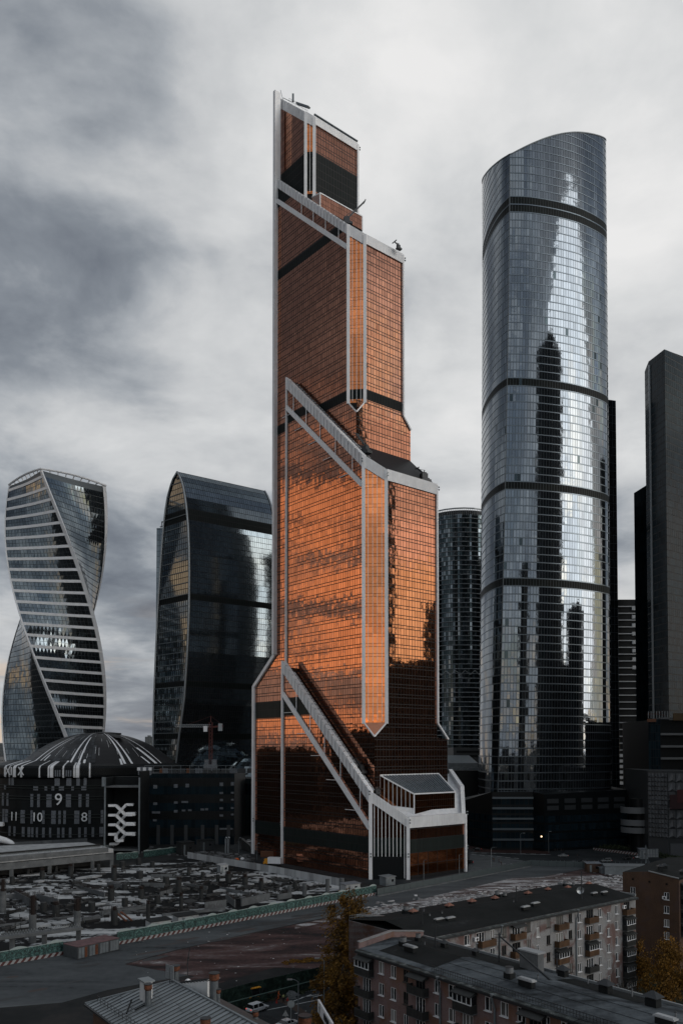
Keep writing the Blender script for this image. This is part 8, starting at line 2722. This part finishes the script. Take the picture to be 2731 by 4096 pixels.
def body_mesh(pose):
    """pose: dict of bend, stride, arms"""
    b, st_, ar = pose
    lean = Vector((b * .45, 0, 0))
    V = [(0, 0, .95), (b * .12, 0, 1.12), (b * .35, 0, 1.34), (b * .5, 0, 1.47 - b * .08), (b * .62, 0, 1.60 - b * .18), (b * .68, 0, 1.72 - b * .25)]
    E = [(0, 1), (1, 2), (2, 3), (3, 4), (4, 5)]
    Rr = [(.15, .12), (.14, .105), (.17, .115), .055, .085, .07]
    for s in (-1, 1):
        k = len(V)
        V += [(.0, s * .09, .88), (st_ * s * .16, s * .10, .50), (st_ * s * .12 - (.12 if st_ * s < 0 else -.04), s * .10, .09), (st_ * s * .12 + (.05 if st_ * s < 0 else .17), s * .11, .04)]
        E += [(0, k), (k, k + 1), (k + 1, k + 2), (k + 2, k + 3)]; Rr += [.09, .062, .045, .04]
        k = len(V); sx, sz = b * .38, 1.38 - b * .04
        V += [(sx, s * .20, sz), (sx + ar * .12 + b * .1, s * .25, sz - .27), (sx + ar * .38 + b * .2, s * .21, sz - .45 + ar * .12), (sx + ar * .45 + b * .22, s * .20, sz - .53 + ar * .13)]
        E += [(2, k), (k, k + 1), (k + 1, k + 2), (k + 2, k + 3)]; Rr += [.062, .045, .033, .03]
    return skin_mesh('body', V, E, Rr), V


POSES = {}
def person(label, loc, ang, pose, top, legs, helmet=None, group=None):
    if pose not in POSES:
        me, V = body_mesh(pose)
        b, st_, ar = pose
        # jacket shell over torso and arms, trousers over legs
        V2 = [(b * .02, 0, .98), (b * .12, 0, 1.12), (b * .35, 0, 1.34), (b * .46, 0, 1.44)]; E2 = [(0, 1), (1, 2), (2, 3)]; R2 = [(.185, .14), (.17, .13), (.195, .14), .09]
        sx, sz = b * .38, 1.38 - b * .04
        for s in (-1, 1):
            k = len(V2); V2 += [(sx, s * .20, sz), (sx + ar * .12 + b * .1, s * .25, sz - .27), (sx + ar * .34 + b * .19, s * .215, sz - .42 + ar * .11)]; E2 += [(2, k), (k, k + 1), (k + 1, k + 2)]; R2 += [.08, .062, .05]
        jk = skin_mesh('jacket', V2, E2, R2)
        V3 = [(0, 0, .98), (0, 0, .9)]; E3 = [(0, 1)]; R3 = [(.165, .13), (.17, .14)]
        for s in (-1, 1):
            k = len(V3); V3 += [(.0, s * .09, .80), (st_ * s * .16, s * .10, .50), (st_ * s * .12 - (.12 if st_ * s < 0 else -.04), s * .10, .12)]; E3 += [(1, k), (k, k + 1), (k + 1, k + 2)]; R3 += [.115, .085, .07]
        POSES[pose] = (me, jk, skin_mesh('trousers', V3, E3, R3))
    me, jk, tr = POSES[pose]
    b, st_, ar = pose
    t = thing('person', label, 'person', tuple(loc), group); t.rotation_euler = (0, 0, ang)
    def add(nm, src, m, par):
        o = link(nm, src, par)
        if not src.materials: src.materials.append(MATS[m])
        o.material_slots[0].link = 'OBJECT'; o.material_slots[0].material = MATS[m]
        return o
    bo = add('body', me, 'skin', t)
    add('jacket', jk, top, t); add('trousers', tr, legs, t)
    hx, hz = b * .65, 1.68 - b * .22
    m_ = MB(); m_.lathe(hx - .01, 0, [(.112, hz - .01), (.118, hz + .05), (.095, hz + .10), (.04, hz + .13)], 12); m_.build('hard_hat' if helmet else 'hair', helmet or 'hair_dark', t, smooth=True, rel=False)
    m_ = MB()
    m_.box(hx + .085, hx + .12, -.012, .012, hz - .07, hz - .02); m_.build('nose', 'skin', bo, rel=False)
    for s in (-1, 1):
        m_ = MB(); m_.box(hx + .085, hx + .097, s * .035 - .012, s * .035 + .012, hz - .02, hz - .005); m_.build('eye', 'hair_dark', bo, rel=False)
        m_ = MB(); m_.box(-.1 + st_ * s * .12 - (.12 if st_ * s < 0 else -.04) + .02, st_ * s * .12 + (.10 if st_ * s < 0 else .22), s * .10 - .05, s * .10 + .05, 0, .1); m_.build('boot', 'cloth_black', t, rel=False)
        m_ = MB()
        hxx, hyy, hzz = b * .38 + ar * .47 + b * .22, s * .20, 1.38 - b * .04 - .56 + ar * .13
        for f in range(4): m_.tube([(hxx - .02 + f * .018, hyy, hzz), (hxx - .01 + f * .02, hyy - s * .01, hzz - .05), (hxx + f * .018, hyy - s * .025, hzz - .08 - .008 * (f in (1, 2)))], [.011, .010, .008], 5)
        m_.tube([(hxx + .03, hyy, hzz + .03), (hxx + .055, hyy - s * .02, hzz - .01)], [.012, .009], 5); m_.build('hand', 'skin', bo, rel=False)
    return t


person('worker in orange overalls leaning by the dark fence, leftmost of four', gz(1088, 3975), 2.6, (.5, 0, .6), 'cloth_orange', 'cloth_orange', 'helmet_orange')
person('worker in lime vest and orange trousers standing behind the trench', gz(1099, 3986), 3.4, (0, .6, .2), 'cloth_lime', 'cloth_orange')
person('worker in full orange suit facing right beside the trench', gz(1113, 4000), .3, (.2, .5, .7), 'cloth_orange', 'cloth_orange', 'helmet_orange')
person('worker in lime vest and dark trousers, rightmost of four', gz(1134, 4010), 2.2, (.1, .3, .1), 'cloth_lime', 'cloth_black')
for i, (px, py, l, a) in enumerate(((2218, 3408, 'dark-coated pedestrian at the left of the four crossing the junction', .5), (2228, 3409, 'dark-coated pedestrian second from left of the four crossing the junction', 1), (2243, 3410, 'dark-coated pedestrian third from left of the four crossing the junction', 2), (2251, 3411, 'dark-coated pedestrian at the right of the four crossing the junction', .2), (1970, 3446, 'dark pedestrian left of the pair by the plaza lamp post', 1), (1975, 3447, 'dark pedestrian right of the pair by the plaza lamp post', .8), (1994, 3450, 'dark pedestrian alone in the middle of the plaza', 2.4), (2003, 3461, 'dark pedestrian nearest the mesh fence on the plaza', 4), (2308, 3432, 'worker in black with lime vest stripes standing on the junction', 3), (2155, 3380, 'dark pedestrian on the kerb before the podium', 3), (2376, 3458, 'left worker in lime vest by the dark sedan', 3), (2385, 3459, 'right worker in lime vest by the dark sedan', 2))):
    person(l, gz(px, py), a, (0, .7, .15), 'cloth_lime' if i in (10, 11) else 'cloth_black', 'cloth_navy')

# ================================================================ street furniture and site things
def lamp(px, py, h, label, arm=1.6, side=1, head='rib_metal'):
    p = gz(px, py); t = thing('street_lamp', label, 'street lamp', tuple(p), 'street lamps')
    m_ = MB(); m_.tube([p, p + Vector((0, 0, h))], [.13, .08], 8); m_.build('pole', 'grey_metal', t)
    m_ = MB(); m_.tube([p + Vector((0, 0, h)), p + Vector((side * arm * .6, 0, h + .4)), p + Vector((side * arm, 0, h + .45))], .06, 6); m_.build('arm', 'grey_metal', t)
    m_ = MB(); q = p + Vector((side * (arm + .35), 0, h + .4)); m_.obox(q, (1, 0, 0), (0, 1, 0), (0, 0, 1), .45, .18, .1); m_.build('lamp_head', head, t)
lamp(1974, 3365, 9, 'slim lamp post on the kerb island by the podium, leftmost'); lamp(2081, 3415, 9.5, 'lamp post with orange sign beside the brick median', 1.4, 1); lamp(2193, 3412, 10, 'tall straight lamp post at the junction centre', .5)
lamp(1964, 3480, 9, 'dark double-headed lamp post on the plaza by the pedestrians', 1.4, 1, 'dark_metal'); lamp(1694, 3530, 8, 'thin dark lamp post before the low copper block', .3, 1, 'dark_metal'); lamp(1836, 3515, 9, 'thin dark lamp post at the right part of the low copper block', .3, 1, 'dark_metal')
lamp(1296, 4130, 12.6, 'tall wooden-grey lamp post in front of the coffee billboard', .9, -1); lamp(1193, 4120, 8.5, 'slim grey lamp post left of the coffee billboard', 1.2, -1); lamp(1345, 3900, 8, 'lamp with white head over the dark fence beside the trees', 1.8, -1)
lamp(2590, 3490, 7.5, 'lamp post beside the grid billboard at the right', 1.2, -1); lamp(955, 3412, 7, 'thin lamp post behind the white pit fence', .5); lamp(1028, 3438, 7, 'thin lamp post left of the white box truck', .5)
# billboards
p = gz(1300, 4100)
t = thing('billboard', 'white billboard with a black figure symbol and lettering beside the golden trees', 'billboard', tuple(p))
a, b = at(1274, 4000, 128), at(1330, 4000, 117)
top = at(1274, 3997, 128).z; bot = at(1274, 4045, 128).z
U = Vector((b.x - a.x, b.y - a.y, 0)); L = U.length; U.normalize(); N = Vector((U.y, -U.x, 0)); a = Vector((a.x, a.y, 0))
m_ = MB(); m_.obox(a + U * L / 2 + Z * (top + bot) / 2, U, N, Z, L / 2, .15, (top - bot) / 2); m_.build('board', 'white_beam', t)
m_ = MB(); c = a + U * (L * .17) + N * .2 + Z * (top + bot) / 2
m_.obox(c, U, N, Z, .16, .02, .5); m_.obox(c - Z * .7 + U * .0, U, N, Z, .07, .02, .35); m_.tube([c + Z * .72 - N * .02, c + Z * .72 + N * .02], .15, 10); m_.obox(c + Z * .15, U, N, Z, .3, .02, .1); m_.build('figure_symbol', 'cloth_black', t)
me = text_on('КОФИ', 0, 0, 1.25, 'cloth_black', .015, name='lettering')
o = link('lettering', me, t); o.location = a + U * (L * .66) + N * .18 + Z * (top + bot) / 2 - org(t); o.rotation_euler = (R(90), 0, math.atan2(U.y, U.x))
m_ = MB(); m_.bar(a + U * L / 2, a + U * L / 2 + Z * bot, .4, .4); m_.build('post', 'grey_metal', t)
p = at(2619, 3412, 365); t = thing('grid_billboard', 'grey grid-framed billboard on a tall post right of the site cabin', 'billboard', (p.x, 365, 0))
m_ = MB(); m_.box(p.x - 3.9, p.x + 1.2, 364.6, 365, p.z - 1.8, p.z + 1.8); m_.build('board', 'rib_metal', t)
m_ = MB()
for i in range(5): m_.box(p.x - 3.9 + i * 1.25, p.x - 3.8 + i * 1.25, 364.3, 364.6, p.z - 1.8, p.z + 1.8)
for i in range(4): m_.box(p.x - 3.9, p.x + 1.2, 364.35, 364.55, p.z - 1.8 + i * 1.15, p.z - 1.7 + i * 1.15)
m_.build('grid_frame', 'grey_metal', t); m_ = MB(); m_.box(p.x - 4.4, p.x - 4.0, 364.8, 365.2, 0, p.z + 3.4); m_.build('post', 'grey_metal', t)
# round road sign and triangle
for px, py, h, l, tri in ((1164, 4100, 2.6, 'round dark road sign left of the slim lamp post', 0), (1142, 4110, 1.6, 'white triangular road sign at the lower edge', 1)):
    p = at(px, py, 112); t = thing('road_sign', l, 'road sign', (p.x, p.y, p.z - 2)); m_ = MB(); m_.bar(p - Z * 2.5, p + Z * h, .08, .08); m_.build('post', 'grey_metal', t)
    m_ = MB(); q = p + Z * (h + .2); m_.tube([q, q + Vector((0, -.05, 0))], .5, 3 if tri else 16); m_.build('sign_plate', 'rib_metal' if tri else 'grey_metal', t)
# row of grey cabins by the fence
A_ = gz(300, 3836); B_ = gz(467, 3797)
U = (B_ - A_).normalized(); L = (B_ - A_).length; N = Vector((U.y, -U.x, 0))
for i in range(4):
    c = A_ + U * (L * (i + .5) / 4) - N * 1.8
    t = thing('site_container', ['grey site container with rust stripe, leftmost of the row of four', 'grey site container second from left in the row of four', 'grey site container third from left in the row of four', 'grey site container, rightmost of the row of four'][i], 'container', tuple(c), 'grey site containers in a row')
    hwid = L / 8
    m_ = MB(); m_.obox(c + Z * 1.45, U, N, Z, hwid * .97, 2.9, 1.4); m_.build('container_body', mat('container_grey', (.055, .062, .066), .6, namp=.2, nscale=.8), t)
    m_ = MB(); m_.obox(c + Z * 2.92, U, N, Z, hwid, 3.0, .06); m_.build('container_roof', mat('rusty_roof', (.07, .04, .042), .85, nscale=.6, c2=(.15, .08, .085)), t)
    for j in range(3):
        m_ = MB(); m_.obox(c + N * 2.93 + Z * 1.4 + U * (hwid * (-.55 + j * .55)), U, N, Z, hwid * .24, .05, 1.2); m_.build('side_panel', 'rust_metal' if (j == 2 and i in (0, 1)) else 'grey_metal', t)
def hut(label, px, py, w, d, h, mw='white_fence_paint', mr='dark_stone', rot=None, pitched=False, name='site_hut'):
    p = gz(px, py); U = (DA2 if rot is None else Vector((math.cos(rot), math.sin(rot), 0))); N = Vector((U.y, -U.x, 0))
    t = thing(name, label, 'site hut', tuple(p))
    c = p - N * d / 2 + Z * h / 2
    m_ = MB(); m_.obox(c, U, N, Z, w / 2, d / 2, h / 2); m_.build('wall', mw, t)
    m_ = MB(); c2 = p - N * d / 2 + Z * h
    e = .35
    m_.hexa([c2 + U * (sx * (w / 2 + e)) + N * (sy * (d / 2 + e)) + Z * (.15 * sy * -1 + .05 + k) for k in (0, .12) for sx, sy in ((-1, 1), (1, 1), (1, -1), (-1, -1))]); m_.build('roof', mr, t)
    m_ = MB(); m_.obox(p + Z * h * .55 + N * .03 + U * w * .2, U, N, Z, .5, .03, .45); m_.build('window', 'car_glass', t)
    m_ = MB(); m_.obox(p + Z * h * .42 + N * .03 - U * w * .25, U, N, Z, .42, .03, h * .4); m_.build('door', 'grey_metal', t)
    return t
hut('white site hut with dark roof behind the painted fence, left of two', 645, 3722, 6.0, 3.4, 2.7); hut('white site hut with dark roof behind the painted fence, right of two', 755, 3700, 6.5, 3.4, 2.7)
hut('pale guard hut with flat roof behind the end of the painted fence', 1412, 3570, 6.5, 3.2, 3.0, 'white_fence_paint', 'ornament_grey')
hut('grey security cabin beside the entrance of the copper tower', 1562, 3542, 4.6, 3.6, 3.2, 'grey_metal', 'rib_metal'); hut('small white booth standing on the pit slabs', 898, 3492, 3.6, 3, 3.2, 'rib_metal', 'concrete_light')
hut('dark two-storey site cabin with a lit window beyond the pit', 752, 3420, 7, 5, 6, 'wet_concrete', 'dark_stone'); hut('grey wide shed behind the teal fence beyond the pit', 830, 3402, 8, 4, 5, 'louvre_grey', 'dark_stone'); hut('slim white site cabin beside the grid billboard', 2574, 3436, 3.6, 3, 4.4, 'rib_metal', 'ornament_grey', 0)
hut('brown hut with pale flat roof next to the mesh fence corner', 2375, 3490, 5.6, 4, 3.6, 'brick_brown', 'ornament_grey', 0)
hut('long low shed with pale metal roof beyond the red dirt', 2500, 3500, 16, 4.5, 3.6, 'grey_metal', 'rib_metal', -.12)
hut('small grey kiosk left of the long low shed', 2425, 3495, 4.5, 3, 2.2, 'grey_metal', 'grey_metal', 0)
# barrier at right, bollards, cones
a, b = gz(2372, 3400), gz(2568, 3424); U = (b - a).normalized(); L = (b - a).length
mb = MB(); mb.box(0, L, -.25, .25, 0, 1.1); o_ = mb.build('x', 'red_white_stripe'); me3 = o_.data; bpy.data.objects.remove(o_)
t = thing('striped_barrier', 'red and white striped road barrier in front of the planted bank at right', 'barrier', tuple(a)); oriented('barrier_block', me3, t, a, U)
bo = None
for i in range(34):
    px = 2120 + i * 17; py = 3452 + (8 if i > 18 else 0) - abs(px - 2300) * .02
    if i % 5 == 4: continue
    m_ = MB(); p = gz(px, py); m_.lathe(p.x, p.y, [(.12, 0), (.12, .95), (.05, 1.05)], 6)
    o = m_.build('bollard', 'grey_metal'); tag(o, 'thin dark bollard in the row along the street edge', 'bollard', 'bollards along the street')
for px, py, l in ((1107, 4013, 'orange traffic cone left of the trench'), (1150, 4004, 'orange traffic cone right of the rightmost worker')):
    p = gz(px, py); t = thing('traffic_cone', l, 'traffic cone', tuple(p)); m_ = MB(); m_.lathe(p.x, p.y, [(.24, .04), (.05, .75)], 10); m_.build('cone', 'cloth_red', t); m_ = MB(); m_.box(p.x - .28, p.x + .28, p.y - .28, p.y + .28, 0, .05); m_.build('cone_base', 'dark_metal', t)
# round tank / kiosk at the bottom edge
p = G(1219, 4170); p = at(1219, 4100, 108); t = thing('rusty_tank', 'rusty cylindrical tank cut by the bottom edge beside the street', 'tank', (p.x, p.y, 0))
m_ = MB(); m_.lathe(p.x, p.y, [(.85, 0), (.85, at(1219, 4066, 108).z)], 20); m_.build('tank_shell', 'rust_metal', t); m_ = MB(); m_.lathe(p.x, p.y, [(.9, at(1219, 4066, 108).z), (.9, at(1219, 4060, 108).z)], 20); m_.build('tank_rim', 'dark_metal', t)
# trench, dirt heap and railing at the roadworks
m_ = MB(); pts = [G(x, y, .03) for x, y in ((1085, 4000), (1150, 3992), (1290, 4096), (1270, 4100), (1130, 4012))]; m_.poly(pts); o = m_.build('trench_dirt', mat('trench_brown', (.035, .022, .017), .9, namp=.4, nscale=1)); o['kind'] = 'structure'
for i, (px, py, s, l) in enumerate(((1085, 3990, 1.6, 'brown dirt heap beside the tractor'), (1160, 3985, 1.3, 'grey rubble heap right of the workers'), (1240, 3945, 1.5, 'low brown dirt heap further along the dark fence'))):
    p = G(px, py); m_ = MB(); r_ = random.Random(i)
    n = 14
    for j in range(4):
        pass
    prof_ = [(1.6, 0), (1.2, .35), (.7, .7), (.2, .9)]
    bidx = len(m_.v)
    for rr_, zz in prof_:
        for k in range(n):
            a = 2 * math.pi * k / n; q = r_.uniform(.8, 1.2); m_.v.append((p.x + rr_ * s * q * math.cos(a), p.y + rr_ * s * q * math.sin(a), zz * s * r_.uniform(.7, 1.1) if zz else 0))
    for j in range(3):
        for k in range(n): m_.f.append((bidx + j * n + k, bidx + j * n + (k + 1) % n, bidx + (j + 1) * n + (k + 1) % n, bidx + (j + 1) * n + k)); m_.mi.append(0); m_.var.append(.5)
    m_.f.append(tuple(bidx + 3 * n + k for k in range(n))); m_.mi.append(0); m_.var.append(.5)
    o = m_.build('dirt_heap', 'trench_brown' if i != 1 else 'concrete'); tag(o, l, 'dirt heap')
t = thing('street_railing', 'low dark pedestrian railing along the lower street beside the metal roof', 'railing', tuple(gz(1050, 4075))); railing(t, [gz(1040, 4078), gz(1130, 4110)], 1.1, .35, 'dark_metal', 'railing_bars', .03)
# ventilation pipes and yard clutter behind the pit
for px, l in ((903, 'left of two tall pale vent pipes behind the pit fence'), (913, 'right of two tall pale vent pipes behind the pit fence')):
    p = G(px, 3412); t = thing('vent_stack', l, 'vent pipe', tuple(p)); m_ = MB(); m_.tube([p, p + Z * 6.8, p + Vector((.5, -.4, 7.6))], .45, 10); m_.build('pipe', 'rib_metal', t)
mb = MB(); rq = random.Random(3)
for i in range(150):
    px = rq.uniform(560, 1030); py = 3392 + (px - 560) * .09 + rq.uniform(-8, 22); p = G(px, py); s = rq.uniform(.3, 1.1); mb.cv = rq.random()
    mb.obox(p + Z * s * .4, (1, 0, 0), (0, 1, 0), (0, 0, 1), s, s * .7, s * .4)
o = mb.build('yard_clutter', mat('clutter_mix', (.09, .095, .10), .7, var=.8)); tag(o, 'mixed building material and rubbish piled behind the white pit fence', 'clutter', kind='stuff')
for px, py, m, l in ((948, 3442, 'cloth_orange', 'bright orange bundle on the yard behind the white pit fence'), (970, 3440, 'window_white', 'white bags piled beside the orange bundle')):
    p = G(px, py); m_ = MB(); m_.lathe(p.x, p.y, [(.9, 0), (1.1, .5), (.7, 1.0), (.2, 1.2)], 9); o = m_.build('bundle', m, smooth=True); tag(o, l, 'bundle')
mb = MB()
for i in range(70):
    px = rq.uniform(2370, 2520); py = rq.uniform(3352, 3385); p = G(px, py); s = rq.uniform(.4, 1.6); mb.cv = rq.random()
    a = rq.uniform(0, 3); mb.obox(p + Z * s * .5, (math.cos(a), math.sin(a), 0), (-math.sin(a), math.cos(a), 0), (0, 0, 1), s, s * .6, s * .6)
o = mb.build('material_pile', mat('pile_pale', (.17, .18, .18), .7, var=.7)); tag(o, 'pale stacked building material behind the striped barrier', 'material pile', kind='stuff')
# sloped dark canopy behind the tower, planters
for i, (px, py) in enumerate(((2165, 3384), (2210, 3374), (2260, 3366), (2330, 3358), (2400, 3352), (2480, 3345))):
    p = gz(px, py); m_ = MB(); n = 16
    m_.lathe(p.x, p.y, [(3.4, 0), (3.4, .5), (3.1, .5)], n); o = m_.build('planter', 'dark_stone'); tag(o, ORD[i] + 'low round planter bed from the left before the podium', 'planter', 'planters before the podium')
# warm lamps seen at street level
for px, py, Y in ((2164, 3346, 404),):
    p = at(px, py, Y); m_ = MB(); m_.obox(p, (1, 0, 0), (0, 1, 0), (0, 0, 1), .3, .2, .3); o = m_.build('wall_lamp', mat('warm_lamp', (1, .8, .5), .5, emit=(1, .7, .4, 3))); tag(o, 'small warm lit lamp on the podium wall', 'lamp')
p = at(70, 3839, 3); p = gz(70, 3842); m_ = MB(); m_.obox(p + Vector((0, -.6, 1.2)), (1, 0, 0), (0, 1, 0), (0, 0, 1), .9, .05, .5); o = m_.build('red_notice', mat('notice_red', (.75, .18, .15), .6, emit=(1, .25, .2, .25))); tag(o, 'glowing pink-red notice board on the painted fence', 'notice')
p = at(652, 3702, G(652, 3730).y); m_ = MB(); m_.obox(p, (1, 0, 0), (0, 1, 0), (0, 0, 1), .35, .1, .4); o = m_.build('hut_lamp', mat('hut_light', (1, .9, .8), .5, emit=(1, .88, .78, 2.5))); tag(o, 'small bright lamp on the front of the left site hut', 'lamp')
m_ = MB(); a, b = gz(965, 3400), gz(1035, 3420); a.z = .2; m_.hexa([a, b, b + Vector((0, 5, 0)), a + Vector((0, 5, 0)), a + Z * 5.5, b + Z * .8, b + Vector((0, 5, .8)), a + Vector((0, 5, 5.5))]); o = m_.build('sloped_shelter', 'wet_concrete'); tag(o, 'dark sloping ramp cover at the left foot of the copper tower', 'ramp')
